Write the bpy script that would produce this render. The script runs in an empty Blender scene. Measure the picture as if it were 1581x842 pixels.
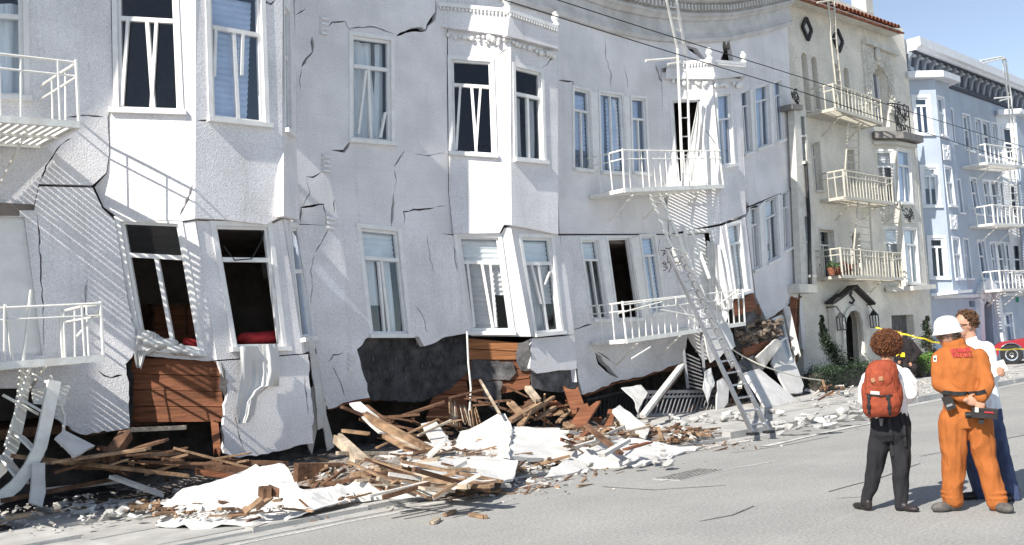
import bpy, math, random
from mathutils import Vector, Matrix, noise
from mathutils.geometry import delaunay_2d_cdt
random.seed(7)
scene = bpy.context.scene
COL = scene.collection
V = Vector

# ------------------------------------------------------------------ camera
FPX, CX, CY = 1537.0, 790.5, 421.0
EYE = V((0, 0, 1.65))
def _cam_axes():
    u, v = 2345.0 - CX, 440.0 - CY
    p = (1500.0 - CX, 400.0 - CY); lean = .105
    t = (u*p[0] + v*p[1] + FPX*FPX) / (u*lean + v)
    a, b = p[0] - lean*t, p[1] - t
    X = V((u, -v, -FPX)).normalized(); Z = V((a, -b, -FPX)).normalized()
    return Matrix((X, Z.cross(X), Z))
RW = _cam_axes()
cam_data = bpy.data.cameras.new('camera')
cam = bpy.data.objects.new('camera', cam_data); COL.objects.link(cam)
cam_data.sensor_width = 36.0; cam_data.lens = FPX/1581.0*36.0
cam_data.clip_start = .1; cam_data.clip_end = 2000
cam.matrix_world = Matrix.Translation(EYE) @ RW.to_4x4()
scene.camera = cam

# ------------------------------------------------------------------ light
SUN_DIR = V((.755, .105, -.648)).normalized()
world = bpy.data.worlds.new('World'); scene.world = world; world.use_nodes = True
wn = world.node_tree.nodes; wl = world.node_tree.links
bg = wn['Background']; sky = wn.new('ShaderNodeTexSky'); sky.sky_type = 'NISHITA'
sky.sun_disc = False
sky.sun_elevation = math.asin(-SUN_DIR.z); sky.sun_rotation = math.atan2(-SUN_DIR.x, -SUN_DIR.y)
sky.air_density = .65; sky.dust_density = .1; sky.ozone_density = 1.0
bg.inputs['Strength'].default_value = .114
hs = wn.new('ShaderNodeHueSaturation'); hs.inputs['Saturation'].default_value = .74; hs.inputs['Hue'].default_value = .495; wl.new(sky.outputs[0], hs.inputs['Color']); wl.new(hs.outputs[0], bg.inputs['Color'])
sl = bpy.data.lights.new('sun', 'SUN'); so = bpy.data.objects.new('sun', sl); COL.objects.link(so)
sl.energy = 4.2; sl.angle = math.radians(.5); sl.color = (1.0, .95, .87)
so.rotation_euler = SUN_DIR.to_track_quat('-Z', 'Y').to_euler(); so.location = (-20, -10, 40)
scene.view_settings.view_transform = 'Standard'; scene.view_settings.look = 'None'
scene.view_settings.exposure = .78; scene.view_settings.gamma = 1
scene.view_settings.use_curve_mapping = False

# ------------------------------------------------------------------ pixel -> place (measured on real planes)
def ray(px, py): return RW @ V((px - CX, CY - py, -FPX))
def onY(px, py, y):
    d = ray(px, py); return EYE + d*((y - EYE.y)/d.y)
def onZ(px, py, z=0.0):
    d = ray(px, py); return EYE + d*((z - EYE.z)/d.z)
def onX(px, py, x):
    d = ray(px, py); return EYE + d*((x - EYE.x)/d.x)
class Plane:
    def __init__(s, o, e1, e2):
        s.o = V(o); s.u = V(e1).normalized(); s.n = s.u.cross(V(e2)).normalized()
        if s.n.dot(EYE - s.o) < 0: s.n = -s.n
        s.v = s.n.cross(s.u).normalized()
        if s.v.z < 0: s.v = -s.v
    def at(s, px, py, off=0.0):
        d = ray(px, py); o = s.o + s.n*off
        return EYE + d*((o - EYE).dot(s.n)/d.dot(s.n))
    def uv(s, p): q = p - s.o; return V((q.dot(s.u), q.dot(s.v)))
    def xyz(s, a, b, off=0.0): return s.o + s.u*a + s.v*b + s.n*off

# ------------------------------------------------------------------ mesh helpers
class MB:
    def __init__(s): s.v = []; s.f = []; s.m = []
    def add(s, vs, fs, mi=0):
        k = len(s.v); s.v += [V(x) for x in vs]; s.f += [tuple(i + k for i in f) for f in fs]; s.m += [mi]*len(fs)
        return s
    def box(s, c, d, rot=None, mi=0):
        c = V(c); h = [x/2 for x in d]; R = rot or Matrix.Identity(3)
        vs = [c + R @ V((x*h[0], y*h[1], z*h[2])) for z in (-1, 1) for y in (-1, 1) for x in (-1, 1)]
        return s.add(vs, [(0,2,3,1),(4,5,7,6),(0,1,5,4),(2,6,7,3),(0,4,6,2),(1,3,7,5)], mi)
    def bar(s, a, b, w, h, up=(0,0,1), mi=0):
        a, b = V(a), V(b); d = (b - a).normalized(); x = d.cross(V(up))
        if x.length < 1e-4: x = d.cross(V((0,1,0)))
        x.normalize(); y = x.cross(d)
        vs = [p + x*i*w/2 + y*j*h/2 for p in (a, b) for i, j in ((-1,-1),(1,-1),(1,1),(-1,1))]
        return s.add(vs, [(0,3,2,1),(4,5,6,7),(0,1,5,4),(1,2,6,5),(2,3,7,6),(3,0,4,7)], mi)
    def tube(s, pts, r, n=8, mi=0, cap=True):
        pts = [V(p) for p in pts]; N = len(pts); rs = r if isinstance(r, (list, tuple)) else [r]*N
        k = len(s.v); x = None
        for i, p in enumerate(pts):
            d = (pts[min(i+1, N-1)] - pts[max(i-1, 0)]).normalized()
            if x is None: x = d.cross(V((0,0,1)) if abs(d.z) < .9 else V((0,1,0)))
            x = (x - d*x.dot(d)).normalized(); y = d.cross(x)
            s.v += [p + (x*math.cos(2*math.pi*j/n) + y*math.sin(2*math.pi*j/n))*rs[i] for j in range(n)]
        for i in range(N-1):
            for j in range(n):
                a = k + i*n + j; b = k + i*n + (j+1) % n
                s.f.append((a, b, b+n, a+n)); s.m.append(mi)
        if cap:
            s.f.append(tuple(k + j for j in range(n))[::-1]); s.f.append(tuple(k + (N-1)*n + j for j in range(n))); s.m += [mi, mi]
        return s
    def loft(s, rings, mi=0, cap=True):          # rings: lists of points, same count
        k = len(s.v); n = len(rings[0])
        for r in rings: s.v += [V(p) for p in r]
        for i in range(len(rings)-1):
            for j in range(n):
                a = k + i*n + j; b = k + i*n + (j+1) % n
                s.f.append((a, b, b+n, a+n)); s.m.append(mi)
        if cap:
            s.f.append(tuple(k + j for j in range(n))[::-1]); s.f.append(tuple(k + (len(rings)-1)*n + j for j in range(n))); s.m += [mi, mi]
        return s
    def prism(s, poly, vec, mi=0):
        n = len(poly); poly = [V(p) for p in poly]; vec = V(vec)
        fs = [tuple(range(n)), tuple(range(n, 2*n))[::-1]] + [(i, i+n, (i+1) % n + n, (i+1) % n) for i in range(n)]
        return s.add(poly + [p + vec for p in poly], fs, mi)
    def lathe(s, c, prof, n=12, mi=0, axis=None):
        R = axis or Matrix.Identity(3); c = V(c)
        return s.loft([[c + R @ V((r*math.cos(2*math.pi*j/n), r*math.sin(2*math.pi*j/n), z)) for j in range(n)] for r, z in prof], mi)
    def ball(s, c, r, n=10, m=7, mi=0):
        r = r if isinstance(r, (list, tuple)) else (r, r, r)
        c = V(c)
        rings = []
        for i in range(1, m):
            t = math.pi*i/m
            rings.append([c + V((r[0]*math.sin(t)*math.cos(2*math.pi*j/n), r[1]*math.sin(t)*math.sin(2*math.pi*j/n), r[2]*math.cos(t))) for j in range(n)])
        return s.loft(rings, mi)
    def mesh(s, name, off=V((0,0,0))):
        me = bpy.data.meshes.new(name); me.from_pydata([tuple(p - off) for p in s.v], [], s.f); me.update(); return me
    def build(s, name, mat, parent=None, smooth=False, fix=True, local=False):
        off = V((0,0,0)) if local else wloc(parent)
        me = s.mesh(name, off)
        mats = mat if isinstance(mat, (list, tuple)) else [mat]
        for m in mats: me.materials.append(m)
        if len(mats) > 1: me.polygons.foreach_set('material_index', s.m)
        if fix: fixn(me)
        if smooth: me.polygons.foreach_set('use_smooth', [True]*len(me.polygons))
        return link(name, me, parent)
def fixn(me):
    import bmesh
    bm = bmesh.new(); bm.from_mesh(me); bmesh.ops.recalc_face_normals(bm, faces=bm.faces); bm.to_mesh(me); bm.free()
def wloc(o):
    p = V((0,0,0))
    while o: p += o.location; o = o.parent
    return p
def link(name, me, parent=None):
    o = bpy.data.objects.new(name, me); COL.objects.link(o); o.parent = parent; return o
def tag(o, label=None, cat=None, group=None, kind=None):
    if label: o['label'] = label
    if cat: o['category'] = cat
    if group: o['group'] = group
    if kind: o['kind'] = kind
    return o
def thing(name, label, cat, loc=(0,0,0), group=None):
    o = bpy.data.objects.new(name, None); COL.objects.link(o); o.location = loc; o.empty_display_size = .2
    return tag(o, label, cat, group)
def inst(name, src, parent, mat4=None, loc=None):     # another object on the same mesh data
    o = link(name, src.data, parent)
    if mat4 is not None: o.matrix_local = mat4
    if loc is not None: o.location = loc
    return o
def rnd(a, b): return random.uniform(a, b)

def inside(p, poly):
    c = False; j = len(poly) - 1
    for i in range(len(poly)):
        a, b = poly[i], poly[j]
        if (a[1] > p[1]) != (b[1] > p[1]) and p[0] < (b[0]-a[0])*(p[1]-a[1])/(b[1]-a[1]+1e-12) + a[0]: c = not c
        j = i
    return c
def rough(poly, amp=3.0, step=9.0, which=None, seed=1):
    """subdivide the torn edges (indices in which) of a pixel polygon and jitter them"""
    rr = random.Random(seed); out = []
    for i, a in enumerate(poly):
        b = poly[(i+1) % len(poly)]; out.append(a)
        if which is not None and i not in which: continue
        L = math.hypot(b[0]-a[0], b[1]-a[1]); n = int(L/step)
        for k in range(1, n):
            t = k/n; out.append((a[0]+(b[0]-a[0])*t + rr.uniform(-amp, amp), a[1]+(b[1]-a[1])*t + rr.uniform(-amp, amp)))
    return out
def crack(pts, w=2.2, seed=0, jag=1.2):
    """a thin zigzag hole along a pixel polyline, pointed at both ends"""
    rr = random.Random(seed + int(pts[0][0]*7 + pts[0][1])); P = []
    for i in range(len(pts)-1):
        a, b = pts[i], pts[i+1]; L = math.hypot(b[0]-a[0], b[1]-a[1]); n = max(1, int(L/7))
        for k in range(n):
            t = k/n; j = 0 if (k == 0 and i == 0) else jag
            P.append((a[0]+(b[0]-a[0])*t + rr.uniform(-j, j), a[1]+(b[1]-a[1])*t + rr.uniform(-j, j)))
    P.append(pts[-1]); n = len(P); L, R = [], []
    for i, p in enumerate(P):
        a = P[max(i-1, 0)]; b = P[min(i+1, n-1)]; dx, dy = b[0]-a[0], b[1]-a[1]; l = math.hypot(dx, dy) + 1e-6
        t = i/(n-1); ww = w/2*min(1, 6*t + .15, 6*(1-t) + .15)*rr.uniform(.45, 1.5)*1.25
        L.append((p[0] - dy/l*ww, p[1] + dx/l*ww)); R.append((p[0] + dy/l*ww, p[1] - dx/l*ww))
    return L + R[::-1]

def sheet(name, plane, outer, holes, mat, parent, t=.12, off=0.0, bulge=None):
    """a wall sheet of thickness t: outline and openings measured in the photograph, laid out on the wall's own plane"""
    loops = [outer] + list(holes); pts = []; edges = []
    P2 = []
    for lp in loops:
        q = [plane.uv(plane.at(x, y, off)) for x, y in lp]; P2.append(q)
        k = len(pts); pts += q; n = len(q); edges += [(k+i, k+(i+1) % n) for i in range(n)]
    vo, eo, fo, *_ = delaunay_2d_cdt([V((p.x, p.y)) for p in pts], edges, [], 0, 1e-5)
    keep = []
    for f in fo:
        c = sum((vo[i] for i in f), V((0, 0)))/len(f)
        if inside(c, P2[0]) and not any(inside(c, h) for h in P2[1:]): keep.append(tuple(f))
    used = sorted({i for f in keep for i in f}); mp = {j: i for i, j in enumerate(used)}; n = len(used)
    fr = []
    for j in used:
        b = bulge(vo[j]) if bulge else 0
        fr.append(plane.xyz(vo[j].x, vo[j].y, off + b))
    m = MB(); bk = [p - plane.n*t for p in fr]
    fs = [tuple(mp[i] for i in f) for f in keep]; cnt = {}
    for f in fs:
        for i in range(len(f)):
            a, b = f[i], f[(i+1) % len(f)]; cnt.setdefault((min(a, b), max(a, b)), []).append((a, b))
    side = [(a+n, b+n, b, a)[::-1] if 0 else (b, a, a+n, b+n) for (ab) in cnt.values() if len(ab) == 1 for a, b in ab]
    m.add(fr + bk, fs + [tuple(i+n for i in f[::-1]) for f in fs] + side)
    return m.build(name, mat, parent)

# ------------------------------------------------------------------ materials
def newmat(name):
    m = bpy.data.materials.new(name); m.use_nodes = True
    return m, m.node_tree.nodes, m.node_tree.links, m.node_tree.nodes['Principled BSDF']
def mat(name, col, rough=.7, var=.12, scale=6.0, bump=.0, bscale=60.0, metal=0.0, col2=None, spec=.3, stretch=None, dirt=0.0, dirtcol=(.25,.22,.18), detail=4, sheen=0):
    m, N, L, b = newmat(name)
    b.inputs['Roughness'].default_value = rough; b.inputs['Metallic'].default_value = metal
    b.inputs['Specular IOR Level'].default_value = spec
    tc = N.new('ShaderNodeTexCoord'); src = tc.outputs['Object']
    if stretch:
        mp = N.new('ShaderNodeMapping'); mp.inputs['Scale'].default_value = stretch; L.new(src, mp.inputs[0]); src = mp.outputs[0]
    nz = N.new('ShaderNodeTexNoise'); nz.inputs['Scale'].default_value = scale; nz.inputs['Detail'].default_value = detail; nz.inputs['Roughness'].default_value = .65
    L.new(src, nz.inputs['Vector'])
    rp = N.new('ShaderNodeValToRGB'); L.new(nz.outputs['Fac'], rp.inputs[0])
    c2 = col2 or tuple(max(0, c*(1 - 2.2*var)) for c in col); c1 = tuple(min(.92, c*(1 + var)) for c in col)
    rp.color_ramp.elements[0].position = .3; rp.color_ramp.elements[1].position = .7
    rp.color_ramp.elements[0].color = (*c2, 1); rp.color_ramp.elements[1].color = (*c1, 1)
    out = rp.outputs[0]
    if dirt:
        n2 = N.new('ShaderNodeTexNoise'); n2.inputs['Scale'].default_value = scale*.37; n2.inputs['Detail'].default_value = 8; L.new(src, n2.inputs['Vector'])
        r2 = N.new('ShaderNodeValToRGB'); r2.color_ramp.elements[0].position = .52; r2.color_ramp.elements[1].position = .75
        r2.color_ramp.elements[0].color = (0,0,0,1); r2.color_ramp.elements[1].color = (dirt,)*3 + (1,)
        L.new(n2.outputs['Fac'], r2.inputs[0])
        mx = N.new('ShaderNodeMix'); mx.data_type = 'RGBA'; L.new(r2.outputs[0], mx.inputs['Factor']); L.new(out, mx.inputs[6]); mx.inputs[7].default_value = (*dirtcol, 1)
        out = mx.outputs[2]
    L.new(out, b.inputs['Base Color'])
    if bump:
        n3 = N.new('ShaderNodeTexNoise'); n3.inputs['Scale'].default_value = bscale; n3.inputs['Detail'].default_value = 3; L.new(src, n3.inputs['Vector'])
        bp = N.new('ShaderNodeBump'); bp.inputs['Strength'].default_value = bump; bp.inputs['Distance'].default_value = .02
        L.new(n3.outputs['Fac'], bp.inputs['Height']); L.new(bp.outputs[0], b.inputs['Normal'])
    if sheen: b.inputs['Sheen Weight'].default_value = sheen
    return m
def stucco(name, col, brick=True, bump=.25, var=.05, dirt=.25, dirtcol=(.42,.40,.37), bs=70, scored=.25):
    """painted stucco: sandy relief, faint scored courses, streaks and stains"""
    m, N, L, b = newmat(name); b.inputs['Roughness'].default_value = .85; b.inputs['Specular IOR Level'].default_value = .2
    g = N.new('ShaderNodeNewGeometry'); sp = N.new('ShaderNodeSeparateXYZ'); L.new(g.outputs['Position'], sp.inputs[0])
    ma = N.new('ShaderNodeMath'); ma.operation = 'MULTIPLY_ADD'; L.new(sp.outputs['Y'], ma.inputs[0]); ma.inputs[1].default_value = -.41; L.new(sp.outputs['X'], ma.inputs[2])
    cb = N.new('ShaderNodeCombineXYZ'); L.new(ma.outputs[0], cb.inputs[0]); L.new(sp.outputs['Z'], cb.inputs[1])
    n1 = N.new('ShaderNodeTexNoise'); n1.inputs['Scale'].default_value = 1.3; n1.inputs['Detail'].default_value = 7; L.new(g.outputs['Position'], n1.inputs['Vector'])
    r1 = N.new('ShaderNodeValToRGB'); L.new(n1.outputs['Fac'], r1.inputs[0])
    r1.color_ramp.elements[0].position = .35; r1.color_ramp.elements[1].position = .65
    r1.color_ramp.elements[0].color = (*[c*(1-2*var) for c in col], 1); r1.color_ramp.elements[1].color = (*[min(.9, c*(1+var*.5)) for c in col], 1)
    mp = N.new('ShaderNodeMapping'); mp.inputs['Scale'].default_value = (5, 5, .5); L.new(g.outputs['Position'], mp.inputs[0])
    n2 = N.new('ShaderNodeTexNoise'); n2.inputs['Scale'].default_value = 1.0; n2.inputs['Detail'].default_value = 8; n2.inputs['Roughness'].default_value = .7; L.new(mp.outputs[0], n2.inputs['Vector'])
    r2 = N.new('ShaderNodeValToRGB'); r2.color_ramp.elements[0].position = .55; r2.color_ramp.elements[1].position = .8
    r2.color_ramp.elements[0].color = (0,0,0,1); r2.color_ramp.elements[1].color = (dirt,)*3 + (1,); L.new(n2.outputs['Fac'], r2.inputs[0])
    mx = N.new('ShaderNodeMix'); mx.data_type = 'RGBA'; L.new(r2.outputs[0], mx.inputs['Factor']); L.new(r1.outputs[0], mx.inputs[6]); mx.inputs[7].default_value = (*dirtcol, 1)
    out = mx.outputs[2]
    n3 = N.new('ShaderNodeTexNoise'); n3.inputs['Scale'].default_value = bs; n3.inputs['Detail'].default_value = 3; L.new(g.outputs['Position'], n3.inputs['Vector'])
    # sandy grain also shows as colour
    r3 = N.new('ShaderNodeValToRGB'); r3.color_ramp.elements[0].position = .3; r3.color_ramp.elements[1].position = .7
    r3.color_ramp.elements[0].color = (.80,.80,.80,1); r3.color_ramp.elements[1].color = (1.1,1.1,1.1,1); L.new(n3.outputs['Fac'], r3.inputs[0])
    m2 = N.new('ShaderNodeMix'); m2.data_type = 'RGBA'; m2.blend_type = 'MULTIPLY'; m2.inputs['Factor'].default_value = 1; L.new(out, m2.inputs[6]); L.new(r3.outputs[0], m2.inputs[7]); out = m2.outputs[2]
    h = n3.outputs['Fac']
    if brick:
        bt = N.new('ShaderNodeTexBrick'); bt.inputs['Scale'].default_value = 1; bt.inputs['Brick Width'].default_value = 1.15; bt.inputs['Row Height'].default_value = .43
        bt.inputs['Mortar Size'].default_value = .008; bt.inputs['Mortar Smooth'].default_value = .5
        bt.inputs['Color1'].default_value = (1,1,1,1); bt.inputs['Color2'].default_value = (.97,.97,.97,1); bt.inputs['Mortar'].default_value = (.72,.72,.72,1)
        # wobble
        nw = N.new('ShaderNodeTexNoise'); nw.inputs['Scale'].default_value = .8; L.new(cb.outputs[0], nw.inputs['Vector'])
        vm = N.new('ShaderNodeVectorMath'); vm.operation = 'SCALE'; vm.inputs['Scale'].default_value = .22; L.new(nw.outputs['Color'], vm.inputs[0])
        va = N.new('ShaderNodeVectorMath'); va.operation = 'ADD'; L.new(cb.outputs[0], va.inputs[0]); L.new(vm.outputs[0], va.inputs[1]); L.new(va.outputs[0], bt.inputs['Vector'])
        m3 = N.new('ShaderNodeMix'); m3.data_type = 'RGBA'; m3.blend_type = 'MULTIPLY'; m3.inputs['Factor'].default_value = scored; L.new(out, m3.inputs[6]); L.new(bt.outputs['Color'], m3.inputs[7]); out = m3.outputs[2]
    L.new(out, b.inputs['Base Color'])
    bp = N.new('ShaderNodeBump'); bp.inputs['Strength'].default_value = bump; bp.inputs['Distance'].default_value = .02; L.new(h, bp.inputs['Height']); L.new(bp.outputs[0], b.inputs['Normal'])
    return m
def glassmat(name, tint=(.6,.7,.8), clear=.55, rough=.02, fk=.9):
    m, N, L, b = newmat(name); o = N['Material Output']
    gl = N.new('ShaderNodeBsdfGlossy'); gl.inputs['Roughness'].default_value = rough; gl.inputs['Color'].default_value = (.9,.95,1,1)
    tr = N.new('ShaderNodeBsdfTransparent'); tr.inputs['Color'].default_value = (*tint, 1)
    fr = N.new('ShaderNodeFresnel'); fr.inputs['IOR'].default_value = 1.5
    ad = N.new('ShaderNodeMath'); ad.operation = 'MULTIPLY_ADD'; ad.inputs[1].default_value = fk; ad.inputs[2].default_value = 1-clear; L.new(fr.outputs[0], ad.inputs[0]); ad.use_clamp = True
    ge = N.new('ShaderNodeNewGeometry'); iv = N.new('ShaderNodeMath'); iv.operation = 'SUBTRACT'; iv.inputs[0].default_value = 1; L.new(ge.outputs['Backfacing'], iv.inputs[1])
    mu = N.new('ShaderNodeMath'); mu.operation = 'MULTIPLY'; L.new(ad.outputs[0], mu.inputs[0]); L.new(iv.outputs[0], mu.inputs[1]); ad = mu
    nz = N.new('ShaderNodeTexNoise'); nz.inputs['Scale'].default_value = 1.4; bp = N.new('ShaderNodeBump'); bp.inputs['Strength'].default_value = .08; bp.inputs['Distance'].default_value = .05
    tc = N.new('ShaderNodeTexCoord'); L.new(tc.outputs['Object'], nz.inputs['Vector']); L.new(nz.outputs['Fac'], bp.inputs['Height']); L.new(bp.outputs[0], gl.inputs['Normal'])
    mx = N.new('ShaderNodeMixShader'); L.new(ad.outputs[0], mx.inputs[0]); L.new(tr.outputs[0], mx.inputs[1]); L.new(gl.outputs[0], mx.inputs[2]); L.new(mx.outputs[0], o.inputs['Surface'])
    return m
def leafmat(name, c1, c2):
    m, N, L, b = newmat(name); b.inputs['Roughness'].default_value = .6
    g = N.new('ShaderNodeNewGeometry'); r = N.new('ShaderNodeValToRGB'); L.new(g.outputs['Random Per Island'], r.inputs[0])
    r.color_ramp.elements[0].color = (*c1, 1); r.color_ramp.elements[1].color = (*c2, 1); L.new(r.outputs[0], b.inputs['Base Color'])
    return m
M = {}
M['wall'] = stucco('white_stucco', (.82,.80,.805), bs=48, bump=.5, var=.07, dirt=.4, dirtcol=(.36,.345,.33))
M['trim'] = mat('white_trim', (.80,.79,.77), .55, .05, 5, .12, 40, dirt=.25, dirtcol=(.5,.47,.42))
M['cornice'] = mat('grey_white_cornice', (.60,.585,.57), .75, .10, 2.5, .25, 40, dirt=.5, dirtcol=(.33,.31,.29))
M['iron'] = mat('white_iron', (.80,.79,.74), .5, .06, 8, .1, 30, dirt=.35, dirtcol=(.45,.35,.25))
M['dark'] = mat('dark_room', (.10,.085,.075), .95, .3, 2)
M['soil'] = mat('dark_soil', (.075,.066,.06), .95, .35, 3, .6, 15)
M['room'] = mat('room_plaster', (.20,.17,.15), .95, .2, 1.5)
M['glass'] = glassmat('window_glass', (.95,.97,.98), .955)
M['glassb'] = glassmat('sky_blue_glass', (.86,.91,.98), .90)
M['glassd'] = glassmat('dark_glass', (.86,.87,.88), .985, .02, .55)
M['curtain'] = mat('net_curtain', (.82,.82,.82), .9, .10, 9, .5, 12, stretch=(3,3,.15))
M['blind'] = mat('pale_blind', (.80,.80,.80), .7, .06, 4)
M['sheetcloth'] = mat('white_bed_sheet', (.64,.63,.61), .9, .05, 3, .3, 9)
M['tar'] = mat('tar_paper', (.05,.048,.05), .75, .5, 5, .9, 14, col2=(.010,.010,.011), dirt=.75, dirtcol=(.15,.145,.14), detail=8)
M['tarlight'] = mat('weathered_tar_paper', (.13,.125,.125), .85, .4, 3, .5, 22, dirt=.4, dirtcol=(.25,.24,.23))
M['board'] = mat('brown_board', (.25,.095,.045), .7, .3, 3, .5, 30, stretch=(.35,.35,6), dirt=.45, dirtcol=(.09,.04,.025), detail=8)
M['boardo'] = mat('orange_board', (.36,.15,.06), .7, .25, 3, .4, 30, stretch=(.35,.35,6), detail=8)
M['wood'] = mat('raw_timber', (.35,.225,.135), .75, .35, 5, .4, 30, dirt=.6, dirtcol=(.16,.08,.045))
M['woodd'] = mat('dark_timber', (.16,.085,.05), .8, .35, 4, .5, 25)
M['woodp'] = mat('pale_timber', (.50,.41,.31), .75, .3, 5, .4, 30, dirt=.6, dirtcol=(.2,.13,.08))
M['woodw'] = mat('whitewashed_timber', (.66,.63,.58), .75, .14, 5, .3, 25, dirt=.5, dirtcol=(.3,.18,.1))
M['slab'] = mat('fallen_stucco', (.62,.61,.59), .85, .10, 3, .4, 40, dirt=.4, dirtcol=(.5,.46,.42))
M['rubble'] = mat('plaster_rubble', (.30,.27,.24), .95, .3, 5, .7, 30, col2=(.075,.062,.055))
M['chip'] = mat('plaster_chips', (.50,.47,.43), .95, .3, 9)
M['red'] = mat('red_cushion', (.42,.03,.03), .85, .25, 7, .3, 14)
M['alu'] = mat('aluminium', (.62,.63,.64), .35, .1, 10, metal=.85)
M['black'] = mat('black_rubber', (.02,.02,.022), .55, .2, 10)
M['rope'] = mat('pale_rope', (.75,.70,.58), .8, .15, 40)
M['bark'] = mat('bark', (.09,.06,.04), .9, .3, 8, .6, 20)
# ================================================================== the setting
def asphalt():
    m, N, L, b = newmat('worn_asphalt'); b.inputs['Roughness'].default_value = .9; b.inputs['Specular IOR Level'].default_value = .2
    g = N.new('ShaderNodeNewGeometry')
    def nz(sc, det, st=None):
        n = N.new('ShaderNodeTexNoise'); n.inputs['Scale'].default_value = sc; n.inputs['Detail'].default_value = det; n.inputs['Roughness'].default_value = .7
        if st:
            mp = N.new('ShaderNodeMapping'); mp.inputs['Scale'].default_value = st; L.new(g.outputs['Position'], mp.inputs[0]); L.new(mp.outputs[0], n.inputs['Vector'])
        else: L.new(g.outputs['Position'], n.inputs['Vector'])
        return n
    def ramp(src, p0, c0, p1, c1):
        r = N.new('ShaderNodeValToRGB'); r.color_ramp.elements[0].position = p0; r.color_ramp.elements[1].position = p1
        r.color_ramp.elements[0].color = (*c0, 1); r.color_ramp.elements[1].color = (*c1, 1); L.new(src, r.inputs[0]); return r.outputs[0]
    base = ramp(nz(.5, 8).outputs['Fac'], .3, (.29,.287,.277), .7, (.375,.368,.35))
    grain = ramp(nz(34, 3).outputs['Fac'], .3, (.5,.5,.51), .7, (1.45,1.45,1.43))
    mx = N.new('ShaderNodeMix'); mx.data_type = 'RGBA'; mx.blend_type = 'MULTIPLY'; mx.inputs['Factor'].default_value = .6; L.new(base, mx.inputs[6]); L.new(grain, mx.inputs[7])
    streak = ramp(nz(1, 6, (.10, 3.2, 1)).outputs['Fac'], .56, (0,0,0), .78, (.55,.55,.55))
    m2 = N.new('ShaderNodeMix'); m2.data_type = 'RGBA'; L.new(streak, m2.inputs['Factor']); L.new(mx.outputs[2], m2.inputs[6]); m2.inputs[7].default_value = (.44,.43,.41,1)
    dk = ramp(nz(1, 7, (.22, 1.6, 1)).outputs['Fac'], .58, (0,0,0), .8, (.55,.55,.55))
    m3 = N.new('ShaderNodeMix'); m3.data_type = 'RGBA'; L.new(dk, m3.inputs['Factor']); L.new(m2.outputs[2], m3.inputs[6]); m3.inputs[7].default_value = (.15,.15,.148,1)
    L.new(m3.outputs[2], b.inputs['Base Color'])
    bp = N.new('ShaderNodeBump'); bp.inputs['Strength'].default_value = .5; bp.inputs['Distance'].default_value = .015; L.new(nz(70, 2).outputs['Fac'], bp.inputs['Height']); L.new(bp.outputs[0], b.inputs['Normal'])
    return m
M['road'] = asphalt()
M['concrete'] = mat('pale_concrete', (.45,.44,.42), .9, .14, 2.2, .3, 50, dirt=.5, dirtcol=(.22,.21,.20), detail=9)
M['dust'] = mat('plaster_dust', (.55,.54,.51), .95, .22, 5, .5, 40, col2=(.36,.35,.33))
M['tarline'] = mat('tar_seam', (.16,.158,.152), .8, .3, 9)
M['paint'] = mat('worn_road_paint', (.55,.54,.52), .8, .25, 30, col2=(.27,.27,.265))
g = MB().add([(-300,-80,-.06),(500,-80,-.06),(500,300,-.06),(-300,300,-.06)], [(0,1,2,3)]).build('ground', M['soil']); tag(g, kind='structure')
r = MB().add([(-300,-70,0),(500,-70,0),(500,9.0,0),(-300,9.0,0)], [(0,1,2,3)]).build('road', M['road']); tag(r, kind='structure')
m = MB(); m.box((60, 9.12, -.01), (200, .26, .04)); gt = m.build('gutter', M['concrete']); tag(gt, kind='structure')
kerb = thing('kerb', None, None); tag(kerb, kind='structure')
x = -2.0; k0 = None; rr = random.Random(3)
for i in range(34):
    mm = MB().box((0, 0, .05), (1.443, .17, .14))
    if k0 is None: k0 = mm.build('kerb_stone', M['concrete'], kerb); o = k0
    else: o = link('kerb_stone', k0.data, kerb)
    o.location = (x + .72, 9.335 + rr.uniform(-.012, .012), rr.uniform(-.02, .004) - (.062 if x < 12.6 else 0)); o.rotation_euler = (rr.uniform(-.02,.02), rr.uniform(-.01,.01), rr.uniform(-.008,.008)); x += 1.45
pv = thing('sidewalk', None, None); tag(pv, kind='structure')
m = MB().box((40, 17, -.03), (90, 15.1, .1)).build('sidewalk_bed', M['soil'], pv)
s0 = None; rr = random.Random(5)
for ix in range(34):
    for iy in range(4):
        if -1.2 + ix*1.5 < 23.5 and (iy == 3 or (iy == 2 and -1.2 + ix*1.5 < 12.5 and rr.random() < .6)): continue
        if s0 is None: o = s0 = MB().box((0, 0, .03), (1.49, 1.12, .12)).build('paving_slab', M['concrete'], pv)
        else: o = link('paving_slab', s0.data, pv)
        hv = (rr.uniform(-.02, .012) if ix > 6 else rr.uniform(-.05, .02)) - ((.022, .012, .005, 0)[iy] if ix < 10 else 0)
        o.location = (-1.2 + ix*1.5, 9.985 + iy*1.13, .01 + hv); o.rotation_euler = (rr.uniform(-.018,.018), rr.uniform(-.012,.012), rr.uniform(-.006,.006))
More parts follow.
